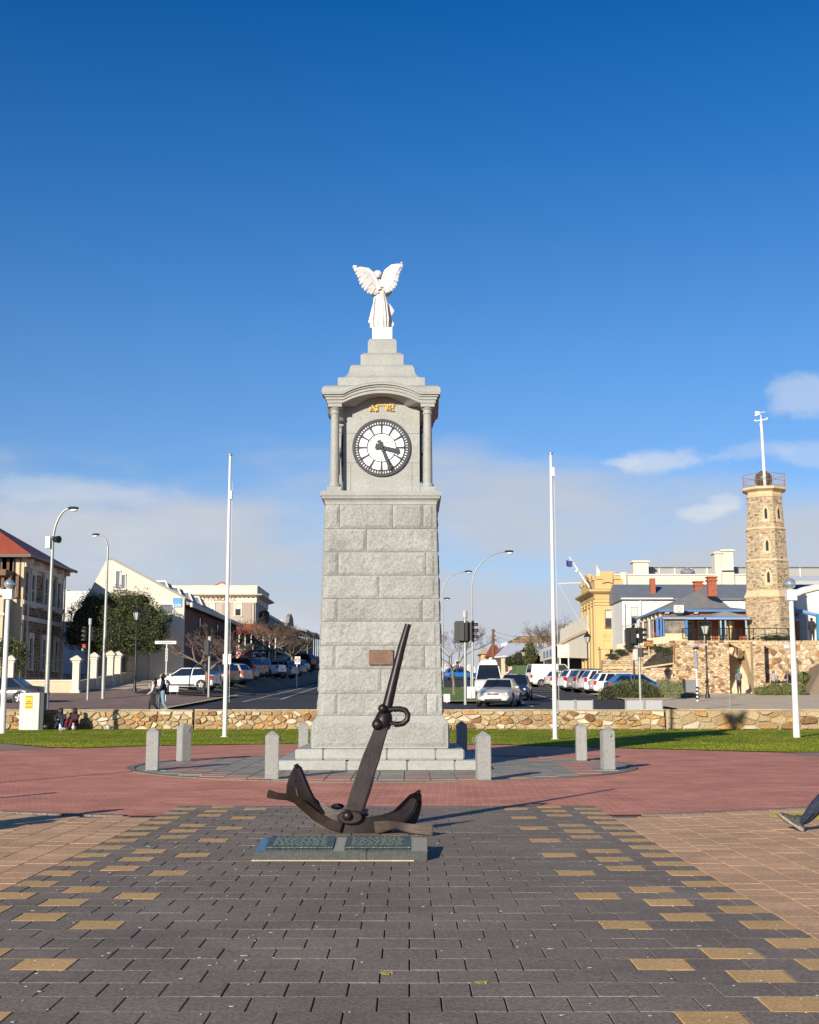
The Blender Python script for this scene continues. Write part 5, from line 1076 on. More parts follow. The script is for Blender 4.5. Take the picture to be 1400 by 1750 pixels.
# ================================================================ timeball tower
BYt = 92; tb = thing('timeball_tower', 'octagonal rubble stone timeball tower with railed gallery, dark ball and white mast', 'tower', tuple(at(1313, 1094, BYt))); cyy = BYt + 1.8; cx_ = at(1316, 1094, cyy).x
def oc(r, z, n=8, a0=R(22.5 - 13), c=None): return [(cx_ + r * cos(a0 + k * 2 * pi / n), cyy + r * sin(a0 + k * 2 * pi / n), z) for k in range(n)]
tz = lambda py: wz(py, cyy - 1.5); PXM = F / cyy
stg = [(1.72, 1.74, 1094, 1021), (1.63, 1.55, 1008, 957.5), (1.50, 1.44, 953.5, 902.5), (1.40, 1.27, 898.5, 846)]
tcx = [1312.5, 1311, 1310, 1308.5]
sand = M('sandstone_trim', (.60, .45, .27), .85, nz=(2, .1))
for i, (r0, r1, p0, p1) in enumerate(stg):
    z0, z1 = tz(p0), tz(p1); b = MB(); b.loft([oc(r0, z0), oc(r1, z1)]); b.build('shaft_core', mortar, tb)
    for k in range(8):
        A0, B0 = Vector(oc(r0, z0)[k]), Vector(oc(r0, z0)[(k + 1) % 8]); A1, B1 = Vector(oc(r1, z1)[k]), Vector(oc(r1, z1)[(k + 1) % 8])
        if ((A0 + B0) / 2).y > cyy + .9: continue
        nrm = (B0 - A0).cross(Vector((0, 0, 1))).normalized()
        def qf(u, v, o, A0=A0, B0=B0, A1=A1, B1=B1, nrm=nrm, z0=z0, z1=z1):
            t = (v - z0) / (z1 - z0); return tuple(A0.lerp(A1, t).lerp(B0.lerp(B1, t), u / (B0 - A0).length) + nrm * o)
        stones_on(tb, 'rubble_stones', qf, .02, (B0 - A0).length - .02, z0, z1, .21, .115, 100 + i * 9 + k, [M('tower_tan', (.46, .355, .235), .9, nz=(5, .2)), M('tower_buff', (.54, .45, .32), .9, nz=(5, .2)), M('tower_olive', (.34, .26, .165), .9, nz=(5, .2)), M('tower_rust', (.30, .155, .08), .9, nz=(5, .3)), M('tower_dark', (.16, .105, .075), .9, nz=(5, .2))], gap=.03, dmax=.03)
        # lancet windows on the face towards the camera and the next one
        if i > 0 and abs(nrm.x + .10) < .35 and nrm.y < -.5 or (i == 3 and nrm.x > .5 and nrm.y < -.3):
            uc = (B0 - A0).length / 2; zc = z0 + (z1 - z0) * .2; wd_ = .10; hh = .55
            def lan(w, z_, h, o): return [qf(uc - w, z_, o), qf(uc + w, z_, o), qf(uc + w, z_ + h, o), qf(uc + w * .55, z_ + h + w * 1.2, o), qf(uc, z_ + h + w * 1.9, o), qf(uc - w * .55, z_ + h + w * 1.2, o), qf(uc - w, z_ + h, o)]
            b = MB(); b.loft([lan(.27, zc - .12, .75, .0), lan(.27, zc - .12, .75, .055)]); w_ = b.build('lancet_surround', sand, tb)
            b = MB(); b.loft([lan(.10, zc + .1, .62, .0), lan(.10, zc + .1, .62, .062)]); b.build('pane', glass, w_)
for r0, r1, r2_, p0, p1 in ((1.80, 1.88, 1.64, 1021, 1008), (1.60, 1.62, 1.52, 957.5, 953.5), (1.50, 1.52, 1.42, 902.5, 898.5)):
    z0, z1 = tz(p0), tz(p1); b = MB(); b.loft([oc(r0, z0 - .02), oc(r1, z0 + (z1 - z0) * .15), oc(r2_ + .05, z0 + (z1 - z0) * .8), oc(r2_, z1)]); b.build('string_course', sand, tb)
b = MB(); b.loft([oc(1.33, tz(847)), oc(1.38, tz(843)), oc(1.28, tz(841)), oc(1.30, tz(838)), oc(1.62, tz(834.5)), oc(1.66, tz(834)), oc(1.66, tz(830)), oc(1.3, tz(829.6))]); b.build('gallery_corbel', sand, tb)
b = MB(); rt_ = oc(1.6, tz(830)); 
for k in range(8):
    A0, B0 = Vector(rt_[k]), Vector(rt_[(k + 1) % 8]); hgt = Vector((0, 0, tz(808) - tz(830)))
    b.tube([A0, A0 + hgt], .022, 5)
    for f in (0, .5, 1): b.tube([A0 + hgt * max(f, .06), B0 + hgt * max(f, .06)], .014 if f < 1 else .022, 4)
    for j in range(1, 12): p = A0.lerp(B0, j / 12); b.tube([p + hgt * .05, p + hgt], .008, 3, cap=False)
b.build('gallery_railing', M('rail_brown', (.28, .20, .15), .7), tb)
bc = Vector((at(1304.5, 815, cyy).x, cyy, tz(813.5)))
b = MB(); b.ball(bc, .63, 24, 16); bo = b.build('time_ball', M('ball_dark', (.055, .048, .045), .45, .3, nz=(2, .2)), tb, smooth=True)
b = MB()
for k in range(14): a = k * pi / 7; b.tube([bc + Vector((.635 * sin(t) * cos(a), .635 * sin(t) * sin(a), .635 * cos(t))) for t in [pi * j / 12 for j in range(13)]], .012, 3)
b.build('ball_ribs', M('ball_rib', (.22, .14, .10), .6), bo)
b = MB(); mb_, mt_ = tz(830), tz(735); x0, x1 = at(1307, 815, cyy - .7).x, at(1302, 735, cyy - .7).x
b.tube([(x0, cyy - .7, mb_), (x0 + (x1 - x0) * .5, cyy - .7, (mb_ + mt_) / 2), (x1, cyy - .7, mt_), (x1 - .02, cyy - .7, tz(724))], [.125, .115, .105, .10], 12); b.lathe((x1 - .02, cyy - .7, tz(725)), [(.11, 0), (.15, .04), (.15, .1), (.10, .13), (.17, .2), (.08, .28), (.05, .4), (.03, tz(704) - tz(725))], 12)
ms = b.build('mast', white, tb, smooth=True)
b = MB(); p = lambda px, py: at(px, py, cyy - .7); b.tube([p(1291, 719.5), p(1311, 716.5)], .05, 6); b.tube([p(1289.5, 706), p(1308, 704)], .03, 6); b.prism([(p(1289, 707).x, p(0, 711).z), (p(1298, 707).x, p(0, 709).z), (p(1298, 707).x, p(0, 703).z), (p(1290, 707).x, p(0, 703).z), (p(1292, 707).x, p(0, 707).z)], cyy - .72, cyy - .66); b.ball(p(1291, 719), .09, 8, 6); b.ball(p(1311, 715), .08, 8, 6); b.build('wind_vane', white, ms)
# ================================================================ terrace retaining wall with stairs
TW_ = thing('terrace_wall', 'high rubble retaining wall with a stair opening under the restaurant terrace', 'retaining wall', (at(1210, 1150, 91).x, 91, 1.3)); tw_y = 91; X_ = lambda px, y=91: at(px, 1140, y).x; Z_ = lambda py, y=91: wz(py, y)
ztp = Z_(1094.5); rubm = [M('rubble_tan', (.52, .385, .23), .9, nz=(5, .2)), M('rubble_buff', (.60, .49, .34), .9, nz=(5, .2)), M('rubble_gold', (.46, .34, .19), .9, nz=(5, .2)), M('rubble_rust', (.33, .17, .08), .9, nz=(5, .3)), M('rubble_brown', (.20, .12, .075), .9, nz=(5, .2))]
def vstones(root, fn, x0, x1, z0, z1, su, sv, seed):
    rg = random.Random(seed); b = MB()
    for p in cells(x0, x1, z0, z1, su, sv, rg):
        cx, cz = sum(a for a, _ in p) / len(p), sum(c for _, c in p) / len(p); d = rg.uniform(.0, .06); n = len(p)
        o = [(cx + (a - cx) * .93, cz + (c - cz) * .9) for a, c in p]; i_ = [(cx + (a - cx) * .76, cz + (c - cz) * .7) for a, c in p]
        b.add([fn(u, v, -.015) for u, v in o] + [fn(u, v, d) for u, v in i_], [tuple(n + k for k in range(n))] + [(k, (k + 1) % n, n + (k + 1) % n, n + k) for k in range(n)], rg.choices(range(5), [30, 30, 18, 12, 10])[0])
    b.build('rubble_stones', rubm, root, kind='stuff')
def rub(x0, x1, y, z0, z1, seed, su=.27, sv=.15, thick=.8):
    b = MB(); b.box(x0, x1, y + .02, y + thick, z0, z1); b.build('wall_core', mortar, TW_); vstones(TW_, lambda u, v, o: (u, y - o, v), x0, x1, z0, z1, su * 1.1, sv * 1.1, seed)
g0 = 1.3
rub(X_(1150), X_(1247), 91, g0, ztp, 31); rub(X_(1283), X_(1303), 90.3, g0, Z_(1096, 90.3), 32, thick=1.6); rub(X_(1303), X_(1430), 91.6, g0, ztp, 33, .4, .3)
rub(X_(1030), X_(1150), 91, g0, Z_(1141), 34)
# sloping upper part left, set back, with planted slope before it
b = MB(); b.loft([[(X_(p), 91.4, g0), (X_(p), 92.2, g0), (X_(p), 92.2, Z_(py)), (X_(p), 91.4, Z_(py))] for p, py in ((1032, 1128), (1082, 1104), (1150, 1098))]); b.build('wall_core', mortar, TW_)
for (p0, y0, p1, y1, sd) in ((1032, 1128, 1057, 1117, 41), (1057, 1117, 1082, 1106, 42), (1082, 1106, 1110, 1102, 43), (1110, 1102, 1150, 1097, 44)):
    stones_on(TW_, 'rubble_stones', lambda u, v, o: (u, 91.4 - o, v), X_(p0), X_(p1), Z_(1141), Z_((y0 + y1) / 2 + 1), .27, .15, sd, rubm, gap=.028, dmax=.05)
b = MB(); b.loft([[(X_(1030), 90.9, Z_(1143)), (X_(1030), 91.1, Z_(1143)), (X_(1030), 91.1, Z_(1140)), (X_(1030), 90.9, Z_(1140))], [(X_(1098), 90.9, Z_(1143)), (X_(1098), 91.1, Z_(1143)), (X_(1098), 91.1, Z_(1140)), (X_(1098), 90.9, Z_(1140))], [(X_(1151), 90.9, Z_(1135)), (X_(1151), 91.1, Z_(1135)), (X_(1151), 91.1, Z_(1132.5)), (X_(1151), 90.9, Z_(1132.5))]]); b.build('coping', sand, TW_)
b = MB(); b.prism([(X_(1100), Z_(1140)), (X_(1150), Z_(1133)), (X_(1152), Z_(1103)), (X_(1120), Z_(1118)), (X_(1104), Z_(1132))], 90.97, 91.3); b.build('shaded_recess', M('shaded_earth', (.045, .04, .03), 1, nz=(4, .5)), TW_)  # planted slope as a flush dark slab; the recess's shade is in its colour
rub(X_(1151) - .0, X_(1153), 90.9, Z_(1134), Z_(1100), 45, thick=.1)
# stairs between, side walls
b = MB(); n_s = 22
for k in range(n_s): b.box(X_(1250) + .02, X_(1283) + .2, 90.6 + k * .28, 90.6 + (k + 1) * .28 + .3, g0, g0 + (k + 1) * .17)
b.build('stair', concrete, TW_)
b = MB(); b.box(X_(1246), X_(1248.5), 91.2, 98, g0, ztp); b.box(X_(1303) - .6, X_(1303), 91.2, 98, g0, ztp); b.box(X_(1246), X_(1303), 97, 98, g0, ztp); b.build('stair_side_wall', M('rubble_tan', (.52, .385, .23), .9), TW_)
b = MB(); b.prism([(X_(1247), Z_(1098)), (X_(1303), Z_(1098)), (X_(1303), ztp), (X_(1247), ztp)], 90.9, 91.1); b.prism([(X_(1247), Z_(1099)), (X_(1256), Z_(1104)), (X_(1274), Z_(1112)), (X_(1283), Z_(1150)), (X_(1284), Z_(1180)), (X_(1290), Z_(1180)), (X_(1290), Z_(1098))], 90.92, 91.6); b.build('arch_wall', rubm[0], TW_)
stones_on(TW_, 'rubble_stones', lambda u, v, o: (u, 90.92 - o, v), X_(1262), X_(1288), Z_(1113), ztp, .27, .15, 46, rubm, gap=.028, dmax=.05)
# terrace floor and railing
b = MB(); b.box(X_(1150), X_(1247), 91.5, 112, ztp - .3, ztp + .02); b.box(X_(1303), X_(1450), 91.7, 112, ztp - .3, ztp + .02); b.box(X_(1247) + .0, X_(1303), 98, 112, ztp - .3, ztp + .015); b.box(X_(1100), X_(1150) - .005, 92.3, 105, g0, ztp - .4); b.build('terrace', concrete, kind='structure')
rl = thing('terrace_railing', 'black iron railing along the top of the terrace wall', 'railing', (X_(1230), 91.4, ztp)); b = MB(); zr_ = Z_(1074, 91.3)
for z in (zr_, ztp + .12): b.tube([(X_(1170), 91.3, z), (X_(1375), 91.3, z)], .028, 5)
b.build('rail', black, rl, kind='stuff'); b = MB()
for i in range(46): x = X_(1170) + i * (X_(1272) - X_(1170)) / 45; b.tube([(x, 91.3, ztp + .12), (x, 91.3, zr_ - (.0 if i % 5 else 0))], .014 if i % 5 else .03, 4)
for px in (1292, 1312, 1332, 1352, 1372): b.tube([(X_(px), 91.3, ztp), (X_(px), 91.3, zr_)], .03, 4)
b.build('balusters', black, rl, kind='stuff')
wf = thing('picket_fence', 'white picket fence stepping down the slope beside the yellow hall', 'fence', (X_(1100), 92.6, 4)); b = MB()
for i in range(44): t = i / 43; px = 1062 + 108 * t; top = 1098 - 14 * t + 3 * (px < 1075); b.box(X_(px) - .045, X_(px) + .045, 92.5, 92.54, Z_(1112 - 10 * t), Z_(top - 1.5))
b.build('pickets', M('picket_cream', (.68, .58, .40), .8), wf)
sgn2 = thing('cafe_sign', 'small maroon sign with yellow lettering on the slope left of the restaurant', 'sign', (X_(1109.5), 91, Z_(1112))); b = MB(); b.box(X_(1101.5), X_(1117.5), 90.86, 90.92, Z_(1105), Z_(1094.5)); b.build('board', M('maroon', (.16, .02, .012), .6), sgn2); text('Time at', .26, M('sign_gold', (.75, .55, .15), .6), sgn2, (X_(1109.5), 90.84, Z_(1098)), name='lettering', sx=.9); text('Tempt', .26, M('sign_gold', (.75, .55, .15), .6), sgn2, (X_(1110), 90.84, Z_(1101.7)), name='lettering', sx=.9)
b = MB(); b.box(X_(1109), X_(1110), 90.93, 91, Z_(1112), Z_(1105)); b.build('post', sand, sgn2)
rp_ = thing('concrete_ramp', 'brown concrete ramp rising at the right edge beside the terrace wall', 'ramp', (X_(1400), 88, 1.4)); b = MB(); b.prism([(X_(1374, 88), gz(30, 88)), (X_(1440, 88), gz(30, 88)), (X_(1440, 88), wz(1120, 88)), (X_(1401, 88), wz(1141, 88))], 87.5, 90.2); b.build('ramp_block', M('ramp_brown', (.20, .155, .11), .9, nz=(2, .2)), rp_)
b = MB(); b.box(X_(1303), X_(1376), 90.4, 91.5, g0, Z_(1168, 91)); tag(b.build('stone_bench', sand), 'long low sandstone bench wall in front of the right rubble wall', 'bench')
# ================================================================ far end of the street
def simple_house(name, label, cat, x0, x1, y0, y1, z0, z1, mat, roofm=None, rh=0, nwin=2):
    t = thing(name, label, cat, ((x0 + x1) / 2, (y0 + y1) / 2, z0)); wallbox(t, x0, x1, y0, y1, z0 - 1, z1, mat)
    if roofm: b = MB(); o = .4; b.add([(x0 - o, y0 - o, z1), (x1 + o, y0 - o, z1), (x1 + o, y1 + o, z1), (x0 - o, y1 + o, z1), (x0 + (x1 - x0) * .3, (y0 + y1) / 2, z1 + rh), (x0 + (x1 - x0) * .7, (y0 + y1) / 2, z1 + rh)], [(0, 1, 5, 4), (1, 2, 5), (2, 3, 4, 5), (3, 0, 4), (0, 3, 2, 1)]); b.build('roof', roofm, t)
    for i in range(nwin): window(t, 'F', y0, x0 + (i + .5) * (x1 - x0) / nwin, z0 + 1.2, (x1 - x0) / nwin * .35, 1.4, white, glass, fw=.1)
    return t
ex = lambda px, y: at(px, 1100, y).x
y = 165; cp_ = thing('canopy_building', 'low building with broad white iron canopy on cream columns at the right of the street', 'building', (ex(880, y), y + 4, gz(0, y)))
b = MB(); b.add([(ex(845, y), y, wz(1122, y)), (ex(945, y), y, wz(1117, y)), (ex(945, y), y + 9, wz(1099, y + 9)), (ex(878, y), y + 9, wz(1099, y + 9)), (ex(845, y), y, wz(1124, y)), (ex(945, y), y, wz(1119.5, y))], [(0, 1, 2, 3), (0, 4, 5, 1), (0, 3, 4)]); b.build('canopy_roof', M('white_iron', (.62, .64, .66), .5), cp_)
for px in (860, 872, 918, 940): wallbox(cp_, ex(px, y) - .25, ex(px, y) + .25, y + .3, y + .8, gz(0, y) - .5, wz(1121, y), cream, 'column')
wallbox(cp_, ex(858, y), ex(945, y), y + .2, y + .7, wz(1124, y), wz(1120, y), cream, 'beam'); wallbox(cp_, ex(850, y), ex(945, y), y + 7, y + 8, gz(0, y) - .5, wz(1120, y), M('shade_interior', (.08, .06, .045), .9), 'rear_wall'); wallbox(cp_, ex(858, y), ex(905, y), y + .2, y + .5, gz(0, y) - .5, wz(1148, y), cream, 'low_wall')
simple_house('brown_building', 'brown flat roofed building rising behind the white canopy', 'building', ex(888, 180), ex(955, 180), 180, 190, 4, wz(1087, 180), M('brown_sheet', (.22, .135, .08), .8, nz=(1, .15)), nwin=0)
wallbox(bpy.data.objects['brown_building'], ex(890, 180), ex(930, 180), 179.9, 179.99, wz(1091, 180), wz(1089.5, 180), M('beam_tan', (.42, .27, .16), .8), 'fascia_strip')
wallbox(bpy.data.objects['brown_building'], ex(876, 180), ex(888, 180), 181, 189, 4, wz(1093, 180), M('brown_sheet', (.22, .135, .08), .8), 'side_block')
simple_house('far_house', 'small cream house with red roof at the far right end of the street', 'house', ex(836, 215), ex(858, 215), 215, 224, gz(0, 215), wz(1122, 215), creamw, redroof, 2.1, nwin=1)
simple_house('far_house', 'yellow gabled shop left of the small red roofed house at the end of the street', 'house', ex(822, 230), ex(838, 230), 230, 238, gz(0, 230), wz(1118, 230), yellow, cream, 1.2, nwin=1)
simple_house('far_house', 'pale house with twin white chimneys and dark blue roof behind the white canopy', 'house', ex(858, 200), ex(884, 200), 200, 208, gz(0, 200), wz(1112, 200), creamw, slate, 1.4, nwin=1)
for px in (859.5, 865): wallbox(bpy.data.objects['far_house.002'], ex(px, 202) - .25, ex(px, 202) + .25, 202, 202.6, wz(1110, 202), wz(1098 + (px < 862), 202), white, 'chimney')
pp = thing('power_pole', 'brown timber power pole at the far right end of the street', 'pole', (ex(843, 210), 210, gz(9, 210))); b = MB(); b.tube([(ex(843, 210), 210, gz(9, 210)), (ex(843, 210), 210, wz(1075, 210))], [.28, .2], 8); b.build('pole', timber, pp); b = MB()
for py in (1078, 1086, 1093): b.tube([(ex(840, 210), 210, wz(py, 210)), (ex(847.5, 210), 210, wz(py, 210))], .07, 4)
b.build('crossarm', timber, pp)
for k, (a, c, y, lb) in enumerate(((752, 771, 262, 'white rounded beach cabin left of the bare median tree'), (768, 792, 275, 'larger white domed cabin behind the bare median tree'), (537, 549, 280, 'white tent top at the end of the street left of the clock tower'), (795, 812, 280, 'low white cabin at the street end behind the traffic light'))):
    t = thing('white_cabin', lb, 'cabin', (ex((a + c) / 2, y), y, gz(2, y)), group='white cabins at the street end'); x0, x1 = ex(a, y), ex(c, y); r_ = (x1 - x0) / 2; z0 = gz(2, y); zt = wz(1152 if k == 0 else 1146, y)
    b = MB(); prof = [(x0, z0 - 1)] + [(x0 + r_ - r_ * cos(pi * i / 12), zt + 1.4 * sin(pi * i / 12)) for i in range(13)] + [(x1, z0 - 1)]; b.prism(prof, y, y + 5); b.build('shell', white, t); wallbox(t, x0 + r_ * .75, x0 + r_ * 1.1, y - .04, y - .003, z0, z0 + 2, M('cabin_door', (.55, .4, .36), .8), 'door')
simple_house('far_house', 'pink low shop right of the median tree trunk', 'house', ex(774, 250), ex(790, 250), 250, 255, gz(4, 250), gz(4, 250) + 1.3, M('pink_render', (.6, .36, .30), .9), redroof, .6, nwin=1)

# rainwater pipes, gutters and aerials
def pipe(root, pts, r=.05, mat=creamw): b = MB(); b.tube(pts, r, 6); b.build('downpipe', mat, root)
pipe(gb, [(gx(260), GY - .06, gz(-20, GY)), (gx(260), GY - .06, gzz(1080)), (gx(262), GY - .06, gzz(1078)), (gx(262), GY - .06, gzz(1040))], .045)
pipe(hs, [(HX + .25, HY1 + .6, bz), (HX + .25, HY1 + .6, ez - .4)], .06); pipe(hs, [(HX + .25, HY2 - .3, bz), (HX + .25, HY2 - .3, ez - .4)], .06)
pipe(ho, [(hx(434), HY - .15, 4), (hx(434), HY - .15, hz(1030))], .06, hm); pipe(wh, [(ww(1095), WYy - .1, 3), (ww(1095), WYy - .1, wzz(1024))], .05, white); pipe(ins, [(ix(1063), IY - .1, ib), (ix(1063), IY - .1, iz(1034))], .05, yellow)
wr_ = thing('overhead_wires', 'thin overhead wires strung between the far power pole and the street', 'wires', (ex(843, 210), 210, wz(1078, 210)))
for k, (py, px2) in enumerate(((1078, 1010), (1086, 1015), (1093, 1008))):
    p0, p1 = at(843, py, 210), at(px2, py - 12 + 4 * k, 130); b = MB(); b.tube([p0.lerp(p1, t) - Vector((0, 0, 1.2 * 4 * t * (1 - t))) for t in [i / 8 for i in range(9)]], .02, 3); b.build('wire', black, wr_)
ta = thing('roof_aerial', 'thin television aerial above the white canopy building', 'aerial', (ex(878, 172), 172, wz(1100, 172))); b = MB(); b.tube([(ex(878, 172), 172, wz(1100, 172)), (ex(878, 172), 172, wz(1086, 172))], .05, 4); b.tube([(ex(873, 172), 172, wz(1087, 172)), (ex(884, 172), 172, wz(1087, 172))], .04, 4); b.build('mast', galv, ta)
# ================================================================ lamps, signals, signs
def gp(px, y, dz=0): x = at(px, 1190, y).x; return Vector((x, y, gz(x, y) + dz))
def street_light(px, pyt, y, arm, label, head_dir=1, r=.13, arm_rise=.9, lamp=.7, ptx=None, speaker=False, dh=None, group='grey curved street lights'):
    g_ = gp(px, y); t = thing('street_light', label, 'street light', g_, group=group)
    hx_, hz_ = at(arm, pyt, y).x, wz(pyt, y); top = hz_ - arm_rise; bx_ = g_.x
    b = MB(); pts = [(bx_, y, g_.z), (bx_, y, g_.z + (top - g_.z) * .5), (bx_, y, top - .6)]; rr = [r, r * .85, r * .62]
    n = 10; ax = hx_ - bx_
    for i in range(n + 1):
        a = (i / n) * pi / 2; pts.append((bx_ + ax * (1 - cos(a)), y, top + arm_rise * 1.0 * sin(a))); rr.append(r * (.58 - .2 * i / n))
    b.tube(pts, rr, 10); b.build('pole', galv, t, smooth=True)
    b = MB(); s_ = 1 if ax > 0 else -1
    b.ball((hx_ + s_ * lamp * .25, y, hz_ + .02), lamp * .5, 12, 6, (1, .45, .28)); b.build('lamp_head', dkmetal, t, smooth=True)
    b = MB(); b.ball((hx_ + s_ * lamp * .32, y, hz_ - .08), lamp * .33, 12, 6, (1, .5, .4)); b.build('lamp_lens', M('lamp_lens', (.75, .77, .78), .15), t, smooth=True)
    b = MB(); b.lathe((bx_, y, 0), [(r * 1.6, g_.z), (r * 1.6, g_.z + .05), (r * 1.1, g_.z + .08)], 12); b.build('base_plate', galv, t)
    if speaker:
        z = wz(923, y); b = MB(); b.cb((bx_ - .18, y - .1, z - .12), (.22, .2, .55)); b.build('control_box', white, t, bev=.01)
        b = MB(); b.tube([(bx_ + .1, y - .1, z + .02), (bx_ + .35, y - .25, z - .0)], [.13, .17], 14); b.tube([(bx_, y - .1, z + .15), (bx_ + .2, y - .2, z + .05)], .03, 5); b.build('loud_speaker', black, t, smooth=True)
street_light(80, 869, 58.5, 120, 'tallest curved street light at left with a white box and black speaker halfway up', r=.115, arm_rise=1.6, lamp=.55, speaker=True)
street_light(176, 914, 76, 168, 'shorter grey street light whose lamp turns left, before the evergreen tree', r=.11, arm_rise=.9, lamp=.5)
street_light(808, 943, 80, 866, 'grey street light with long arm to the right behind the traffic lights', r=.075, arm_rise=2.2, lamp=.6)
street_light(757, 977, 118, 797, 'slender street light just right of the clock tower, second along the median', r=.09, arm_rise=1.9, lamp=.75)
street_light(750, 1023, 165, 761, 'farthest street light with its lamp just clear of the clock tower edge', r=.12, arm_rise=1.2, lamp=.9)
def white_lamp(px, pb, pt, label, s_):
    g_ = gnd(px, pb); t = thing('promenade_lamp', label, 'lamp post', g_, group='white promenade lamps'); y = g_.y; zt = at(px, pt, y).z
    b = MB(); b.lathe(g_, [(.125, 0), (.11, .9), (.095, zt * .6), (.08, zt)], 16); b.build('pole', white, t, smooth=True)
    b = MB(); b.lathe(g_, [(.12, 0), (.12, 0)], 8) if 0 else None; b.box(g_.x - .17, g_.x + .17, y - .15, y + .15, zt - .25, zt + .12); b.tube([(g_.x, y, zt - .1), (g_.x + s_ * .4, y, zt + .08), (g_.x + s_ * .9, y, zt + .20), (g_.x + s_ * 1.25, y, zt + .18)], [.12, .13, .12, .06], 8); b.build('lamp_arm', white, t, smooth=True)
    b = MB(); b.ball((g_.x - s_ * .02, y, zt + .33), .20, 16, 10); b.build('glass_globe', M('chrome_globe', (.6, .63, .66), .08, .7), t, smooth=True)
    b = MB(); b.lathe((g_.x, y, zt + .08), [(.1, 0), (.1, .06), (.07, .1)], 10); b.build('globe_collar', galv, t)
white_lamp(1362, 1261, 1014, 'white promenade lamp with glass globe at the far right of the lawn', 1)
white_lamp(4, 1254, 1013, 'white promenade lamp with glass globe cut by the left picture edge', -1)
def heritage(px, y, ptop, label, sc=1.0):
    g_ = gp(px, y, .06); t = thing('heritage_lamp', label, 'lamp post', g_, group='black heritage lamp posts'); zt = wz(ptop, y); L_ = .95 * sc; zl = zt - L_
    b = MB(); b.lathe(g_, [(.14, 0), (.14, .25), (.09, .35), (.075, 1.0), (.09, 1.05), (.06, 1.1), (.05, zl - g_.z - .1), (.08, zl - g_.z)], 10); b.build('post', black, t, smooth=True)
    b = MB(); c_ = (g_.x, y, 0); b.lathe(c_, [(.12 * sc, zl), (.26 * sc, zl + .45 * sc)], 6); b.build('lantern_glass', M('lantern_glass', (.45, .47, .42), .25), t)
    b = MB(); b.lathe(c_, [(.30 * sc, zl + .45 * sc), (.30 * sc, zl + .5 * sc), (.16 * sc, zl + .68 * sc), (.08 * sc, zl + .74 * sc), (.09 * sc, zl + .8 * sc), (.02, zt)], 6); b.build('lantern_cap', black, t)
    b = MB()
    for k in range(6): a = k * pi / 3; b.tube([(g_.x + .125 * sc * cos(a), y + .125 * sc * sin(a), zl), (g_.x + .27 * sc * cos(a), y + .27 * sc * sin(a), zl + .46 * sc)], .016, 4)
    b.build('lantern_frame', black, t)
heritage(230, 82.5, 1034, 'black heritage lamp post standing before the dark evergreen tree'); heritage(1209.5, 78, 1055, 'black heritage lamp post in front of the rubble terrace wall', 1.05)
heritage(1006, 105, 1078, 'heritage lamp post in front of the yellow hall side wall'); heritage(1085, 84, 1067, 'dark lamp post directly behind the right traffic light'); heritage(896, 150, 1106, 'small heritage lamp near the white canopy', 1.1)
def signal_head(root, c, w, h, facing, lit=None, n=3, plate=True):
    """facing: angle of the lens direction in the ground plane"""
    d = Vector((cos(facing), sin(facing), 0)); s_ = Vector((-d.y, d.x, 0)); M3 = Matrix((d, s_, (0, 0, 1))).transposed(); c = Vector(c); b = MB()
    if plate:
        hw, hh = w * 1.15, h * .56; prof = [(-hw + .08, -hh), (hw - .08, -hh), (hw, -hh + .08), (hw, hh - .08), (hw - .08, hh), (-hw + .08, hh), (-hw, hh - .08), (-hw, -hh + .08)]
        b.loft([[c + s_ * u + Vector((0, 0, v)) + d * o for u, v in prof] for o in (-.02, 0)])
    b.cb(c - d * .14, (.26, w * .95, h * .92), M3=M3); ho = b.build('signal_head', M('signal_black', (.018, .019, .019), .6), root, bev=.01)
    for k in range(n):
        z = h * (.5 - (k + .5) / n) * .92; b = MB(); p = c + Vector((0, 0, z)); R_ = h / n * .36
        vs = []
        for o, rr in ((0, R_), (.24, R_)): vs.append([p + s_ * (rr * cos(a)) + Vector((0, 0, rr * sin(a))) + d * o for a in [pi * (-.1) + pi * 1.2 * i / 10 for i in range(11)]])
        b.loft(vs, cap=False, closed=False); b.build('visor', M('signal_black', (.018, .019, .019), .6), ho)
        col = None
        if lit == k: col = M('red_signal_lit', (.9, .03, .02), .4, emis=3) if k == 0 else M('green_signal_lit', (.05, .6, .35), .4, emis=1.2)
        b = MB(); b.tube([p + d * .005, p + d * .03], R_ * .9, 14); b.build('lens', col or M('lens_dark', (.05, .03, .02), .2), ho)
def signal(px, y, ptop, label, heads, cap=True, r=.07):
    g_ = gp(px, y, .1); t = thing('traffic_light', label, 'traffic light', g_, group='traffic lights at the crossing'); zt = wz(ptop, y)
    b = MB(); b.tube([g_, (g_.x, y, zt)], [r, r * .95], 10); b.build('post', galv, t, smooth=True)
    if cap: b = MB(); b.tube([(g_.x, y, zt - .35), (g_.x, y, zt)], r * 1.5, 10); b.build('post_cap', M('cap_grey', (.42, .43, .41), .6), t, smooth=True)
    for dx, pz, w, h, f, lit, n, pl in heads: signal_head(t, (g_.x + dx, y - .02 + (0 if dx else -.2), wz(pz, y)), w, h, f, lit, n, pl)
    return t, g_, zt
t, g_, zt = signal(795.5, 66, 1044, 'large traffic light just right of the clock tower with two dark backboards seen from behind', [(-.16, 1080, .34, 1.0, R(80), None, 3, True), (.42, 1079, .3, 1.0, R(-12), None, 3, True), (.14, 1080, .3, 1.0, R(60), None, 3, False)], r=.085)
t, g_, zt = signal(1094.5, 70, 1060, 'traffic light standing in the hedge at right with a pedestrian signal below', [(-.36, 1088, .34, .85, R(95), None, 3, True), (.18, 1086, .2, .9, R(20), None, 3, False), (.2, 1115, .26, .55, R(-20), None, 2, False)])
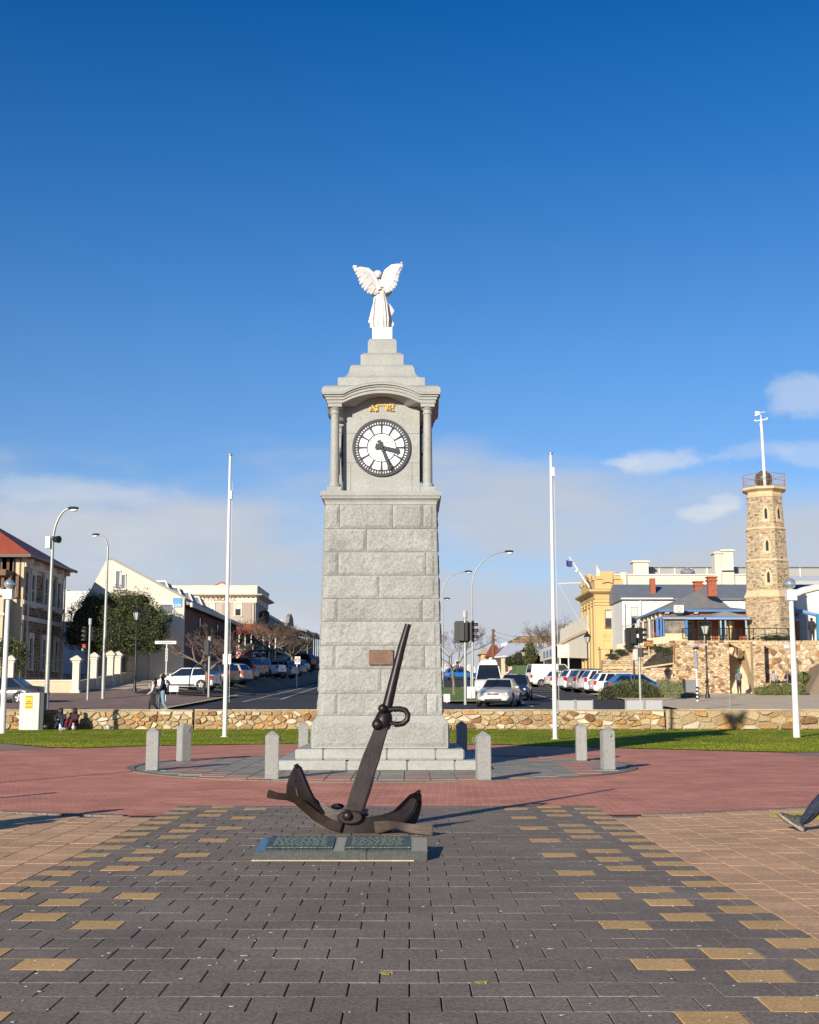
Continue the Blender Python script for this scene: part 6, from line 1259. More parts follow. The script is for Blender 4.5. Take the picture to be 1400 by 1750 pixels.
b = MB(); b.cb((g_.x - .12, 69.85, wz(1087, 70)), (.16, .1, .2)); b.build('white_tag', white, t); b = MB(); b.cb((g_.x - .22, 69.9, wz(1119, 70)), (.28, .12, .62)); b.build('grey_backplate', M('backplate_grey', (.5, .5, .47), .6), t, bev=.04)
t, g_, zt = signal(150, 74, 1057, 'left traffic light showing a red pedestrian signal in front of the evergreen tree', [(-.38, 1083, .24, .85, R(-100), None, 3, False), (.22, 1083, .24, .85, R(-70), None, 3, False), (-.3, 1107, .22, .5, R(-90), 0, 2, False)], r=.065)
b = MB(); b.cb((g_.x - .3, 73.62, wz(1110.5, 74) + .0), (.1, .03, .13)); b.build('green_symbol', M('green_signal_dim', (.03, .35, .3), .4), t)
t, g_, zt = signal(356.5, 80, 1088, 'traffic light beside the tree trunk at the left kerb seen from the side', [(-.14, 1107, .3, 1.0, R(88), None, 3, False)], r=.07)
# street name post left
def flat_sign(root, c, w, h, mat, name='sign_plate', th=.03, bev=0): b = MB(); b.cb(c, (w, th, h)); return b.build(name, mat, root, bev=bev)
y = 72; g_ = gp(283, y, .1); t = thing('street_sign', 'white street name sign on a post with four small round symbol plates at left', 'street sign', g_); b = MB(); b.tube([g_, (g_.x, y, wz(1101, y))], .035, 8); b.build('post', white, t)
s1 = flat_sign(t, (at(283.5, 1098, y).x, y - .05, wz(1098, y)), 1.18, .17, white); text('Esplanade', .17, M('sign_ink', (.06, .06, .08), .7), s1, (at(283.5, 1098, y).x, y - .07, wz(1098, y)), name='lettering', ext=.002, sx=1.05)
for k in range(4): flat_sign(t, (g_.x + .01, y - .05, wz(1110.5 + 5.8 * k, y)), .15, .16, M('plate_pale', (.5, .55, .48), .6), 'symbol_plate', bev=.01); flat_sign(t, (g_.x + .01, y - .07, wz(1110.5 + 5.8 * k, y)), .06, .05, dkmetal, 'symbol_mark', th=.01)
# 40 sign & parking sign
y = 118; g_ = gp(507, y); t = thing('speed_sign', 'square white speed sign with a ringed number left of the street', 'road sign', g_); b = MB(); b.tube([g_, (g_.x, y, wz(1122, y))], .05, 6); b.build('post', white, t); sp_ = flat_sign(t, (g_.x + .05, y - .06, wz(1128.5, y)), .5, .68, white)
b = MB(); cc_ = Vector((g_.x + .05, y - .085, wz(1128, y))); b.tube([cc_ + Vector((.19 * cos(k * pi / 8), 0, .19 * sin(k * pi / 8))) for k in range(17)], .03, 4); b.build('red_ring', M('ring_red', (.35, .04, .04), .6), sp_); text('40', .26, black, sp_, cc_, name='number', ext=.003)
y = 80; g_ = gp(387, y); t = thing('parking_sign', 'white notice sign half hidden behind the left flagpole', 'road sign', g_); b = MB(); b.tube([g_, (g_.x, y, wz(1116, y))], .035, 6); b.build('post', white, t); sp_ = flat_sign(t, (g_.x, y - .05, wz(1126.5, y)), .50, .62, white)
for k in range(4): flat_sign(sp_, (g_.x + (.17 if k < 3 else -.17), y - .07, wz(1126.5, y) + .2 - .13 * k), .09, .05, M('ring_red', (.35, .04, .04), .6), 'print_block', th=.01)
# striped bollard post with sign, right
y = 72; g_ = gp(1192, y, .1); t = thing('striped_post', 'slim white sign post with black and white striped foot near the terrace wall', 'sign post', g_); zt = wz(1108, y)
for k in range(8): b = MB(); b.tube([g_ + Vector((0, 0, .1 * k)), g_ + Vector((0, 0, .1 * (k + 1)))], .06 if k % 2 == 0 else .075, 10); b.build('stripe', white if k % 2 == 0 else black, t)
b = MB(); b.tube([g_ + Vector((0, 0, .8)), (g_.x - .02, y, zt)], .05, 8); b.build('post', white, t); b = MB(); b.tube([(g_.x, y - .01, wz(1143, y)), (g_.x - .03, y - .01, wz(1112, y))], .09, 10); b.build('timetable_drum', M('drum_grey', (.25, .25, .30), .6, nz=(6, .3)), t)
b = MB(); b.tube([(g_.x - .16, y, wz(1109, y)), (g_.x + .13, y, wz(1107, y))], [.06, .1], 8); b.build('sign_top', black, t); s1 = flat_sign(t, (g_.x + .2, y + .15, wz(1101.5, y)), .95, .09, M('sign_lilac', (.42, .42, .5), .6)); text('Semaphore', .1, M('sign_ink', (.06, .06, .08), .7), s1, (g_.x + .2, y + .13, wz(1101.5, y)), name='lettering', ext=.002)
y = 89; g_ = gp(1347, y, .1); t = thing('notice_sign', 'small blue topped white notice on a thin post before the right rubble wall', 'sign', g_); b = MB(); b.tube([g_, (g_.x, y, wz(1108, y))], .025, 6); b.build('post', galv, t); flat_sign(t, (g_.x, y - .04, wz(1104, y)), .34, .26, white); flat_sign(t, (g_.x, y - .04, wz(1100.5, y)), .36, .07, M('sign_sky', (.2, .45, .65), .5), 'blue_strip')
y = 87; g_ = gp(1366, y); t = thing('information_board', 'tilted dark information board beside the right white lamp pole', 'sign', g_); b = MB(); b.tube([(g_.x, y, gz(0, y)), (g_.x, y, wz(1134, y))], .03, 6); b.build('post', dkmetal, t); b = MB(); b.cb((g_.x + .05, y - .05, wz(1132, y)), (.34, .04, .25), M3=Matrix.Rotation(.5, 3, 'Y')); b.build('board', timber, t)
y = 62; g_ = gp(1247, y, .1); t = thing('slim_stake', 'thin dark handrail stake on the pavement left of the stair', 'post', g_); b = MB(); b.tube([g_, g_ + Vector((0, 0, .68))], .02, 6); b.tube([g_ + Vector((-.05, 0, .1)), g_ + Vector((-.03, 0, .32))], .012, 5); b.build('stake', galv, t)
# white keep-left boards on the median
for px, y, w_, h_, lb in ((764, 69, .35, .42, 'small white board at the tip of the median by the clock tower'), (805.5, 76, .48, .68, 'larger white board strapped to the median post')):
    g_ = gp(px, y, .1); t = thing('white_board', lb, 'sign', g_, group='blank white median boards'); b = MB(); b.cb(g_ + Vector((0, 0, h_ * .5 + .05)), (w_, .05, h_)); b.build('board', white, t, bev=.02)
    b = MB(); b.tube([g_, g_ + Vector((0, .06, 2.1 if px > 800 else .4))], .045, 8); b.build('post', galv, t)
# glass barrier panels behind the right wall
for a, c, lb in ((952, 983, 'left one of the pale barrier panels above the wall right of the flagpole'), (983, 1014, 'second pale barrier panel right of the flagpole'), (1068, 1101, 'third pale barrier panel below the hedge'), (1101, 1133, 'rightmost pale barrier panel beside the pavement')):
    y = 57.5; x0, x1 = at(a, 1205, y).x + .03, at(c, 1205, y).x - .03; t = thing('barrier_panel', lb, 'barrier', ((x0 + x1) / 2, y, .6), group='pale barrier panels along the wall top'); z0, z1 = gz(0, y), wz(1197, y)
    b = MB(); b.box(x0 + .02, x1 - .02, y, y + .03, z0 + .05, z1); b.build('panel', M('barrier_pale', (.42, .43, .43), .35), t)
    for x in (x0, x1): b = MB(); b.box(x - .025, x + .025, y - .03, y + .04, z0, z1 + .03); b.build('post', galv, t)
# service cabinet
g_ = at(50, 1244, 54.4); g_.z = .015; t = thing('service_cabinet', 'pale grey service cabinet with a yellow notice standing on the lawn at left', 'cabinet', g_); x0, x1 = at(32, 1240, 54.4).x, at(66, 1240, 54.4).x; zt = at(50, 1184, g_.y).z
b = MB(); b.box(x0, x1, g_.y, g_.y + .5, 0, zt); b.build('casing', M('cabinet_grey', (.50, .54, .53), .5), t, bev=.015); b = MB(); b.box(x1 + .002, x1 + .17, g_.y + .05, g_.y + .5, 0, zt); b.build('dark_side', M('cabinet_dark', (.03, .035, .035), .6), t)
b = MB(); b.ball((at(44, 1182, g_.y).x, g_.y + .25, zt), .08, 8, 5); b.build('roof_knob', dkmetal, t)
nx0, nx1 = at(43.5, 1200, g_.y).x, at(56, 1200, g_.y).x; b = MB(); b.box(nx0, nx1, g_.y - .012, g_.y - .002, at(50, 1211.5, g_.y).z, at(50, 1188.5, g_.y).z); no = b.build('yellow_notice', M('notice_yellow', (.75, .48, .03), .6), t)
for k, (w_, zz) in enumerate(((.2, 1199), (.27, 1202.5), (.28, 1208.3), (.26, 1190.5))): b = MB(); b.cb(((nx0 + nx1) / 2, g_.y - .014, at(50, zz, g_.y).z), (w_, .004, .04 if k < 3 else .03)); b.build('print_line', M('print_ink', (.25, .14, .02), .7), no)
# big grey box by striped post
g_ = gp(1182, 82); t = thing('utility_box', 'low grey utility box before the terrace wall behind the striped post', 'box', g_); b = MB(); b.box(g_.x - .35, g_.x + .35, 82, 82.6, g_.z, g_.z + 1.15); b.build('casing', M('box_grey', (.20, .20, .21), .6), t, bev=.02); b = MB(); b.box(g_.x - .42, g_.x - .36, 81.98, 82.6, g_.z, g_.z + 1.2); b.build('side_flange', dkmetal, t)
# ================================================================ cars
def mkpaint(n, c): return M('paint_' + n, c, .28, 0, coat=.6, spec=.5)
tyrem = M('tyre_rubber', (.015, .015, .016), .85); rimm = M('alloy_rim', (.38, .39, .40), .35, .6); redl = M('tail_lamp', (.45, .012, .012), .25); headl = M('head_lamp', (.62, .65, .68), .12); platem = M('number_plate', (.75, .74, .68), .5); trimm = M('dark_trim', (.03, .031, .033), .6); carglass = M('car_glass', (.012, .018, .026), .06, spec=.9)
KIND = {   # length, half width, ground clearance, hull outline (x, z) along the top, greenhouse (x-base-front, x-top-front, x-top-rear, x-base-rear), roof z, belt z, wheel r, wheel x
 'sedan': (4.8, .90, .18, [(-2.4, .62), (-2.3, .92), (-1.5, .98), (.85, .96), (1.9, .82), (2.35, .66), (2.4, .45)], (1.0, .25, -.95, -1.65), 1.42, .93, .33, (1.45, -1.35)),
 'hatch': (4.1, .86, .18, [(-2.05, .55), (-2.03, .95), (-1.6, 1.0), (.85, .96), (1.6, .82), (2.0, .62), (2.05, .42)], (1.15, .35, -1.35, -1.98), 1.46, .94, .31, (1.28, -1.28)),
 'wagon': (4.8, .90, .2, [(-2.4, .6), (-2.36, 1.0), (-1.6, 1.02), (.95, .98), (1.9, .86), (2.35, .66), (2.4, .45)], (1.15, .35, -1.9, -2.3), 1.52, .98, .34, (1.42, -1.4)),
 'suv': (4.6, .93, .24, [(-2.3, .6), (-2.27, 1.08), (-1.6, 1.12), (.9, 1.08), (1.8, .98), (2.25, .75), (2.3, .5)], (1.1, .4, -1.75, -2.2), 1.70, 1.08, .37, (1.38, -1.36)),
 'van': (5.0, .95, .22, [(-2.5, .6), (-2.48, 1.15), (-1.6, 1.2), (1.3, 1.15), (2.1, 1.02), (2.45, .75), (2.5, .5)], (1.75, .95, -2.3, -2.47), 2.10, 1.15, .34, (1.6, -1.5)),
 'ute': (5.1, .92, .26, [(-2.55, .65), (-2.53, 1.08), (-1.6, 1.08), (1.0, 1.06), (1.95, .96), (2.5, .75), (2.55, .5)], (1.15, .5, -.75, -.95), 1.72, 1.06, .38, (1.6, -1.5))}
def wheel_bm(r):
    b = MB(); b.loft([[(rr * cos(2 * pi * k / 20), yy, rr * sin(2 * pi * k / 20)) for k in range(20)] for yy, rr in ((-.1, r * .9), (-.08, r), (.08, r), (.1, r * .9))]); return b
def car(kind, label, paint, loc, rz, group='cars parked along the street', glassm=None, low=None):
    Ln, hw, gc, top, gh, rz_, belt, wr, wxs = KIND[kind]; pm = mkpaint(*paint); t = thing('van' if kind == 'van' else 'utility_truck' if kind == 'ute' else 'car' if 'driving' in group else 'parked_car', label, 'van' if kind == 'van' else ('ute' if kind == 'ute' else 'car'), (0, 0, 0), 0, group)
    def topz(x):
        for (x0, z0), (x1, z1) in zip(top, top[1:]):
            if x0 <= x <= x1: return z0 + (z1 - z0) * (x - x0) / (x1 - x0)
        return top[-1][1] if x > 0 else top[0][1]
    xs = sorted(set([p[0] for p in top] + [-Ln / 2 + .12, Ln / 2 - .12] + [wxs[0] - wr, wxs[0], wxs[0] + wr, wxs[1] - wr, wxs[1], wxs[1] + wr, 0]))
    secs = []
    for x in xs:
        e = max(0, (abs(x) - Ln / 2 + .45) / .45); w = hw * (1 - .16 * e * e); z = topz(x); zb_ = gc + .12 * e; sh = max(zb_ + .1, z - .16)
        secs.append([(x, -w * .86, zb_), (x, -w, zb_ + .12), (x, -w, (sh + zb_) / 2 + .1), (x, -w * .97, sh), (x, -w * .84, z), (x, 0, z + .03), (x, w * .84, z), (x, w * .97, sh), (x, w, (sh + zb_) / 2 + .1), (x, w, zb_ + .12), (x, w * .86, zb_)])
    b = MB(); b.loft(secs); 
    bo = b.build('body', pm, t, smooth=True)
    # greenhouse glass
    a0, a1, c1, c0 = gh; wb, wt = hw * .90, hw * .70; zb2 = belt - .04
    def ring(z, xf, xr, w): return [(xf, -w * .86, z), (xf - .12, -w, z), (xr + .1, -w, z), (xr, -w * .86, z), (xr, w * .86, z), (xr + .1, w, z), (xf - .12, w, z), (xf, w * .86, z)]
    b = MB(); b.loft([ring(zb2, a0, c0, wb), ring(rz_ - .05, a1, c1, wt)]); b.build('windows', glassm or carglass, t)
    b = MB(); zr0 = rz_ - .055; b.loft([ring(zr0 - .02, a1 + .05, c1 - .04, wt + .025), ring(rz_ - .015, a1 - .02, c1 + .02, wt - .01), ring(rz_, a1 - .15, c1 + .15, wt - .14)]); ro = b.build('roof', pm, t, smooth=True)
    b = MB()
    for s_ in (-1, 1):
        def pil(xb, xt, w0=.05, w1=.05):
            b.loft([[(xb - w0, s_ * (wb + .012), zb2), (xb + w0, s_ * (wb + .012), zb2), (xb + w0, s_ * (wb - .05), zb2), (xb - w0, s_ * (wb - .05), zb2)], [(xt - w1, s_ * (wt + .02), rz_ - .06), (xt + w1, s_ * (wt + .02), rz_ - .06), (xt + w1, s_ * (wt - .04), rz_ - .06), (xt - w1, s_ * (wt - .04), rz_ - .06)]])
        pil(a0 - .08, a1 - .06, .045, .04); pil((a0 + c0) / 2 - .1, (a1 + c1) / 2 - .08, .045, .035); pil(c0 + .10, c1 + .06, .10 if kind != 'sedan' else .06, .07)
        if kind in ('wagon', 'suv'): pil(c0 + .62, c1 + .5, .05, .04)
        if kind == 'van': b.loft([[(.2, s_ * (wb + .012), zb2), (c0 + .02, s_ * (wb + .012), zb2), (c1 + .02, s_ * (wt + .022), rz_ - .05), (.2, s_ * (wt + .022), rz_ - .05)], [(.2, s_ * (wb - .05), zb2), (c0 + .02, s_ * (wb - .05), zb2), (c1 + .02, s_ * (wt - .04), rz_ - .05), (.2, s_ * (wt - .04), rz_ - .05)]])
    b.build('pillar', pm, t, kind='stuff')
    if kind in ('hatch', 'wagon', 'suv', 'van'):       # painted lower hatch frame
        b = MB(); b.loft([[(c0 - .02, -wb * .84, zb2 - .1), (c0 - .02, wb * .84, zb2 - .1), (c0 - .015 + (c1 - c0) * .25, wb * .80, zb2 + (rz_ - zb2) * .22), (c0 - .015 + (c1 - c0) * .25, -wb * .80, zb2 + (rz_ - zb2) * .22)], [(c0 + .05, -wb * .84, zb2 - .1), (c0 + .05, wb * .84, zb2 - .1), (c0 + .05 + (c1 - c0) * .25, wb * .80, zb2 + (rz_ - zb2) * .22), (c0 + .05 + (c1 - c0) * .25, -wb * .80, zb2 + (rz_ - zb2) * .22)]]); b.build('tailgate', pm, t)
    for x in wxs:
        for s_ in (-1, 1):
            b = MB(); b.loft([[(x + (wr + .06) * cos(2 * pi * k / 20), s_ * (hw - .03), wr + (wr + .06) * sin(2 * pi * k / 20)) for k in range(20)], [(x + (wr + .06) * cos(2 * pi * k / 20), s_ * (hw + .006), wr + (wr + .06) * sin(2 * pi * k / 20)) for k in range(20)]]); b.build('wheel_arch', trimm, t)
            wbm = wheel_bm(wr); wbm.v = [(vx + x, vy + s_ * (hw - .07), vz + wr) for vx, vy, vz in wbm.v]; wo = wbm.build('wheel', tyrem, t, smooth=True)
            b = MB(); yy = s_ * (hw + .036); b.loft([[(x + wr * .62 * cos(2 * pi * k / 16), yy - s_ * .01, wr + wr * .62 * sin(2 * pi * k / 16)) for k in range(16)], [(x + wr * .62 * cos(2 * pi * k / 16), yy, wr + wr * .62 * sin(2 * pi * k / 16)) for k in range(16)]]); b.build('rim_well', trimm, wo)
            b = MB()
            for k in range(5): a = k * 2 * pi / 5 + .3; b.cb((x + wr * .33 * cos(a), yy, wr + wr * .33 * sin(a)), (wr * .62, .03, .07), M3=Matrix.Rotation(-a, 3, 'Y'))
            b.tube([(x + wr * .62 * cos(2 * pi * k / 16), yy, wr + wr * .62 * sin(2 * pi * k / 16)) for k in range(17)], .022, 4); b.ball((x, yy, wr), .06, 8, 5); b.build('rim', rimm, wo)
    F_, Bk = Ln / 2, -Ln / 2; zl = topz(F_ - .1) - .12
    for s_ in (-1, 1):
        b = MB(); b.cb((F_ - .16, s_ * hw * .66, zl + .06), (.2, hw * .36, .13), rz=-s_ * .35); b.build('headlight', headl, t, bev=.03)
        tz_ = topz(Bk + .05) - .18 if kind != 'suv' else topz(Bk + .05) - .1; th_ = .18 if kind == 'sedan' else .30
        b = MB(); b.cb((Bk + .10, s_ * hw * .80, tz_), (.2, hw * .26, th_), rz=s_ * .3); b.build('tail_light', redl, t, bev=.03)
        b = MB(); b.cb((a0 - .25, s_ * (hw + .1), belt + .03), (.12, .2, .13)); b.build('wing_mirror', pm, t, bev=.03)
        b = MB(); b.cb((.1, s_ * (hw + .008), gc + .13), (wxs[0] - wxs[1] - 2 * wr - .15, .03, .1)); b.build('sill', trimm, t)
        for dx in (.35, -.6): b = MB(); b.cb((dx, s_ * (hw - .0), belt - .17), (.2, .03, .03)); b.build('door_handle', pm, t)
    b = MB(); b.cb((F_ - .035, 0, zl + .05), (.06, hw * .62, .08)); b.build('grille', trimm, t, bev=.01); b = MB(); b.cb((F_ - .02, 0, gc + .16), (.06, hw * .95, .10)); b.build('lower_intake', trimm, t, bev=.01)
    b = MB(); b.cb((F_ + .005, 0, gc + .27), (.02, .38, .11)); b.cb((Bk - .008, 0, gc + .42), (.02, .38, .11)); b.build('number_plate', platem, t, kind='stuff')
    b = MB(); b.cb((Bk + .03, 0, gc + .14), (.1, hw * 1.5, .16)); b.build('rear_valance', trimm, t, bev=.02)
    if kind == 'ute' and low == 'canopy':
        b = MB(); b.loft([[(-2.45, -.84, 1.05), (-.85, -.84, 1.05), (-.85, -.74, 1.95), (-2.4, -.74, 1.95)], [(-2.45, .84, 1.05), (-.85, .84, 1.05), (-.85, .74, 1.95), (-2.4, .74, 1.95)]]); b.build('canvas_canopy', M('green_canvas', (.07, .13, .05), .9), t, bev=.06)
    if kind in ('suv', 'wagon'):
        b = MB()
        for s_ in (-1, 1): b.tube([(a1 - .2, s_ * wt * .85, rz_ + .05), (c1 + .2, s_ * wt * .85, rz_ + .05)], .02, 5)
        b.build('roof_rail', trimm, t, kind='stuff')
    t.location = loc; t.rotation_euler = (0, 0, rz); return t
def cg(px, y, side=0): x = at(px, 1180, y).x; return (x, y, gz(x, y) + .0)
slope = R(1.4)
W_ = ('white', (.74, .75, .75)); SV = ('silver', (.34, .35, .36)); DK = ('charcoal', (.03, .033, .04)); NV = ('navy', (.02, .03, .06)); BL = ('blue', (.02, .14, .42)); MR = ('maroon', (.14, .015, .02)); RD = ('red', (.45, .02, .03))
DR = 'cars driving up the street'
car('sedan', 'pale silver sedan driving towards the camera, nearest car right of the tower', ('champagne', (.50, .48, .43)), cg(854, 67), R(-102), group=DR)
car('wagon', 'dark navy wagon following directly behind the pale silver sedan', NV, cg(881, 78), R(-98), group=DR)
v = car('van', 'white high roofed van facing the camera left of the dark wagon', W_, cg(835, 88), R(-93), group=DR)
b = MB(); b.loft([[(1.2, -.66, 2.05), (1.2, .66, 2.05), (.9, .5, 2.42), (.9, -.5, 2.42)], [(-2.3, -.66, 2.05), (-2.3, .66, 2.05), (-2.3, .5, 2.42), (-2.3, -.5, 2.42)]]); o = b.build('high_roof', mkpaint('white', W_[1]), None, bev=.05); o.parent = v
RT = [('hatch', BL, 1089, 86, 4, 'blue hatchback seen from the side behind the green hedge'), ('wagon', W_, 1068, 91, 6, 'white wagon partly hidden between the blue hatchback and a white SUV'),
      ('suv', W_, 1046, 93.5, 10, 'white SUV parked nearest to the hedge in the right row'), ('suv', SV, 1024, 97.5, 12, 'silver SUV showing only its rear corner between two white SUVs in the right row'),
      ('suv', W_, 1006, 101, 13, 'white SUV with big dark wheel in the middle of the right row'), ('hatch', BL, 995, 107, 15, 'small blue hatchback squeezed between two white SUVs'),
      ('wagon', ('pearl', (.60, .58, .52)), 980, 113, 15, 'pearl white wagon left of the small blue hatchback in the right row'), ('van', W_, 947, 120, 12, 'white delivery van parked behind the right flagpole'),
      ('ute', W_, 919, 130, 14, 'white utility truck with dark green canvas canopy'), ('hatch', W_, 903, 142, 20, 'small white car beyond the green canopied truck'), ('hatch', RD, 886, 152, -80, 'red car at the far end of the right lane')]
for kd, pt, px, y, hd, lb in RT: car(kd, lb, pt, cg(px, y), R(hd), low='canopy' if 'canopy' in lb else None)
car('wagon', 'bright blue car parked across the far side of the median', BL, cg(789, 175), R(8))
LT = [('hatch', W_, 322, 88.5, 166, 'white hatchback parked first in the left row behind the bare tree'), ('suv', DK, 353, 94, 160, 'charcoal SUV second in the left row behind the bare tree trunk'),
      ('wagon', SV, 377, 99, 158, 'silver wagon third in the left row behind the left flagpole'), ('sedan', MR, 390, 104, 157, 'maroon sedan with glowing red tail lamps in the left row'), ('suv', DK, 404, 109, 157, 'black SUV just left of the white utility truck'),
      ('hatch', NV, 417, 114, 157, 'navy hatchback hidden beside the white utility truck'), ('ute', W_, 441, 120, 156, 'white utility truck with open tray parked in the left row'), ('suv', SV, 470, 129, 156, 'silver SUV parked beyond the white utility truck'),
      ('wagon', ('grey', (.16, .17, .18)), 484, 138, 156, 'grey wagon in front of the speed sign'), ('hatch', SV, 498, 149, 156, 'small silver car behind the speed sign'), ('suv', DK, 509, 161, 156, 'dark SUV far down the left row'), ('wagon', ('grey', (.16, .17, .18)), 530, 172, 130, 'farthest grey car at the end of the left row')]
for kd, pt, px, y, hd, lb in LT: car(kd, lb, pt, cg(px, y), R(hd))
car('sedan', 'dark car cut by the left picture edge behind the white lamp post', DK, cg(2, 70), R(176), group=DR)
# ================================================================ people
hairm = M('dark_hair', (.018, .012, .01), .7); shoem = M('dark_shoe', (.03, .03, .03), .7)
def person(label, loc, rz, shirt, legs, pose=None, hair=hairm, H=1.72, shoes=shoem, hat=None, slim=1.0, longhair=False, arms=None, group=None, sleeves=None, skinm=skin):
    J = {'pel': (0, 0, .95, .135), 'bel': (0, 0, 1.10, .13), 'che': (0, 0, 1.30, .15), 'nec': (0, .01, 1.46, .055), 'chi': (0, -.015, 1.53, .062), 'hea': (0, 0, 1.61, .092), 'top': (0, .005, 1.68, .07)}
    for s_, n in ((-1, 'L'), (1, 'R')):
        J['sh' + n] = (s_ * .17, 0, 1.39, .068); J['el' + n] = (s_ * .235, .03, 1.12, .048); J['wr' + n] = (s_ * .24, -.05, .89, .032); J['ha' + n] = (s_ * .235, -.08, .81, .036)
        J['hi' + n] = (s_ * .085, 0, .90, .105); J['kn' + n] = (s_ * .095, -.02, .49, .068); J['an' + n] = (s_ * .10, .03, .09, .045); J['to' + n] = (s_ * .115, -.14, .035, .04)
    for k, v_ in (pose or {}).items(): J[k] = (*v_[:3], v_[3] if len(v_) > 3 else J[k][3])
    names = list(J); E_ = [('pel', 'bel'), ('bel', 'che'), ('che', 'nec'), ('nec', 'chi'), ('chi', 'hea'), ('hea', 'top')]
    for n in 'LR': E_ += [('che', 'sh' + n), ('sh' + n, 'el' + n), ('el' + n, 'wr' + n), ('wr' + n, 'ha' + n), ('pel', 'hi' + n), ('hi' + n, 'kn' + n), ('kn' + n, 'an' + n), ('an' + n, 'to' + n)]
    k_ = H / 1.75; me = bpy.data.meshes.new('p'); me.from_pydata([(J[n][0] * k_, J[n][1] * k_, J[n][2] * k_) for n in names], [(names.index(a), names.index(c)) for a, c in E_], [])
    ob = bpy.data.objects.new('p', me); COL.objects.link(ob); sk = ob.modifiers.new('s', 'SKIN'); sk.use_smooth_shade = True; ob.modifiers.new('u', 'SUBSURF').levels = 1
    for i, n in enumerate(names):
        r = J[n][3] * k_ * slim; sv_ = me.skin_vertices[0].data[i]; sv_.radius = (r * (1.18 if n in ('pel', 'bel', 'che') else 1), r * (.85 if n in ('pel', 'bel', 'che') else 1)); sv_.use_root = n == 'pel'
    dg = bpy.context.evaluated_depsgraph_get(); m2 = bpy.data.meshes.new_from_object(ob.evaluated_get(dg)); bpy.data.objects.remove(ob)
    m2.materials.clear()
    for x in (shirt, legs, skinm, shoes): m2.materials.append(x)
    P_ = {n: Vector(J[n][:3]) * k_ for n in names}; part = {}
    for a, c in E_:
        part[(a, c)] = 3 if c[:2] == 'to' else 2 if c[:2] == 'ha' or a in ('chi', 'hea') or c == 'chi' else 1 if c[:2] in ('hi', 'kn', 'an') else 0
        if sleeves and a[:2] == 'el': part[(a, c)] = 2
    for p in m2.polygons:
        c_ = p.center; best = 9; bi = 0
        for (a, q) in E_:
            A_, B_ = P_[a], P_[q]; d = B_ - A_; t_ = max(0, min(1, (c_ - A_).dot(d) / d.length_squared)); ds = (c_ - A_ - d * t_).length - J[a][3] * .9
            if ds < best: best, bi = ds, part[(a, q)]
        p.material_index = bi; p.use_smooth = True
    t = thing('person', label, 'person', (0, 0, 0), 0, group); bo = bpy.data.objects.new('body', m2); COL.objects.link(bo); bo.parent = t
    h = P_['hea']; hm_ = MB(); 
    if hat: hm_.ball(h + Vector((0, .012, .035)), .108 * k_, 14, 8, (1, 1.05, .82)); hm_.tube([h + Vector((0, .01, -.02)), h + Vector((0, .01, .02))], .108 * k_, 14); hm_.build('beanie', hat, t, smooth=True)
    else: hm_.ball(h + Vector((0, .036, .026)), .103 * k_, 14, 8, (1, 1, 1.0)); hm_.build('hair', hair, t, smooth=True)
    if longhair: b = MB(); b.tube([h + Vector((0, .05, .02)), h + Vector((0, .08, -.12)), h + Vector((.0, .07, -.30))], [.10, .10, .05], 10); b.build('long_hair', hair, t, smooth=True)
    b = MB(); b.ball(h + Vector((0, -.088 * k_, -.01)), .018, 6, 4, (.8, 1.2, 1.2)); b.build('nose', skinm, t, smooth=True)
    f = MB()
    for s_ in (-1, 1): f.ball(h + Vector((s_ * .035 * k_, -.082 * k_, .015)), .010, 6, 4)
    f.build('eyes', black, t, kind='stuff')
    for s_ in (-1, 1): f = MB(); f.ball(h + Vector((s_ * .092 * k_, .01, -.005)), .022, 6, 4, (.5, .8, 1.3)); f.build('ear', skinm, t, smooth=True)
    t.location = loc; t.rotation_euler = (0, 0, rz); return t
cl = lambda n, c: M('cloth_' + n, c, .9, nz=(14, .2))
walk = {'knL': (-.095, -.16, .50), 'anL': (-.10, -.18, .10), 'toL': (-.11, -.34, .05), 'knR': (.095, .04, .49), 'anR': (.1, .26, .14), 'toR': (.11, .14, .04), 'elL': (-.24, .12, 1.14), 'wrL': (-.23, .14, .92), 'haL': (-.23, .12, .84), 'elR': (.24, -.06, 1.13), 'wrR': (.22, -.24, .98), 'haR': (.21, -.3, .93)}
phone = {'elL': (-.25, -.04, 1.14), 'wrL': (-.12, -.2, 1.36), 'haL': (-.09, -.16, 1.44)}
def pp_(px, y): g = gp(px, y); return g
w1 = person('woman in a pale grey top and dark skirt walking left, hand raised to her face', pp_(262, 58) + Vector((0, 0, .1)), R(-75), cl('pale', (.50, .48, .46)), cl('black', (.02, .02, .022)), {**walk, **phone}, H=1.62, longhair=True)
b = MB(); b.loft([[(-.17 * k, .10, z), (.17 * k, .10, z), (.17 * k, -.10, z), (-.17 * k, -.10, z)] for z, k in ((.42, 1.3), (.8, 1.05))]); q_ = b.build('skirt', cl('black', (.02, .02, .022)), None, bev=.03); q_.parent = w1
w2 = person('man in navy jacket and light jeans walking beside the woman in pale grey', pp_(278, 58) + Vector((0, 0, .1)), R(-80), cl('navy', (.015, .02, .04)), cl('jean', (.19, .29, .36)), {**walk, 'haR': (.16, -.26, .88)}, hair=M('fair_hair', (.35, .2, .1), .7), H=1.8, slim=1.15)
y_ = 79; g_ = gp(297, y_, .1); t = thing('garden_board', 'small white board on short legs in the garden bed before the white hatchback', 'sign', g_); b = MB(); b.cb((g_.x, y_, wz(1177, y_)), (.56, .06, .36)); b.build('board', white, t)
for s_ in (-.2, .2): b = MB(); b.tube([(g_.x + s_, y_, g_.z - .1), (g_.x + s_, y_, wz(1181, y_))], .03, 5); b.build('leg', timber, t)
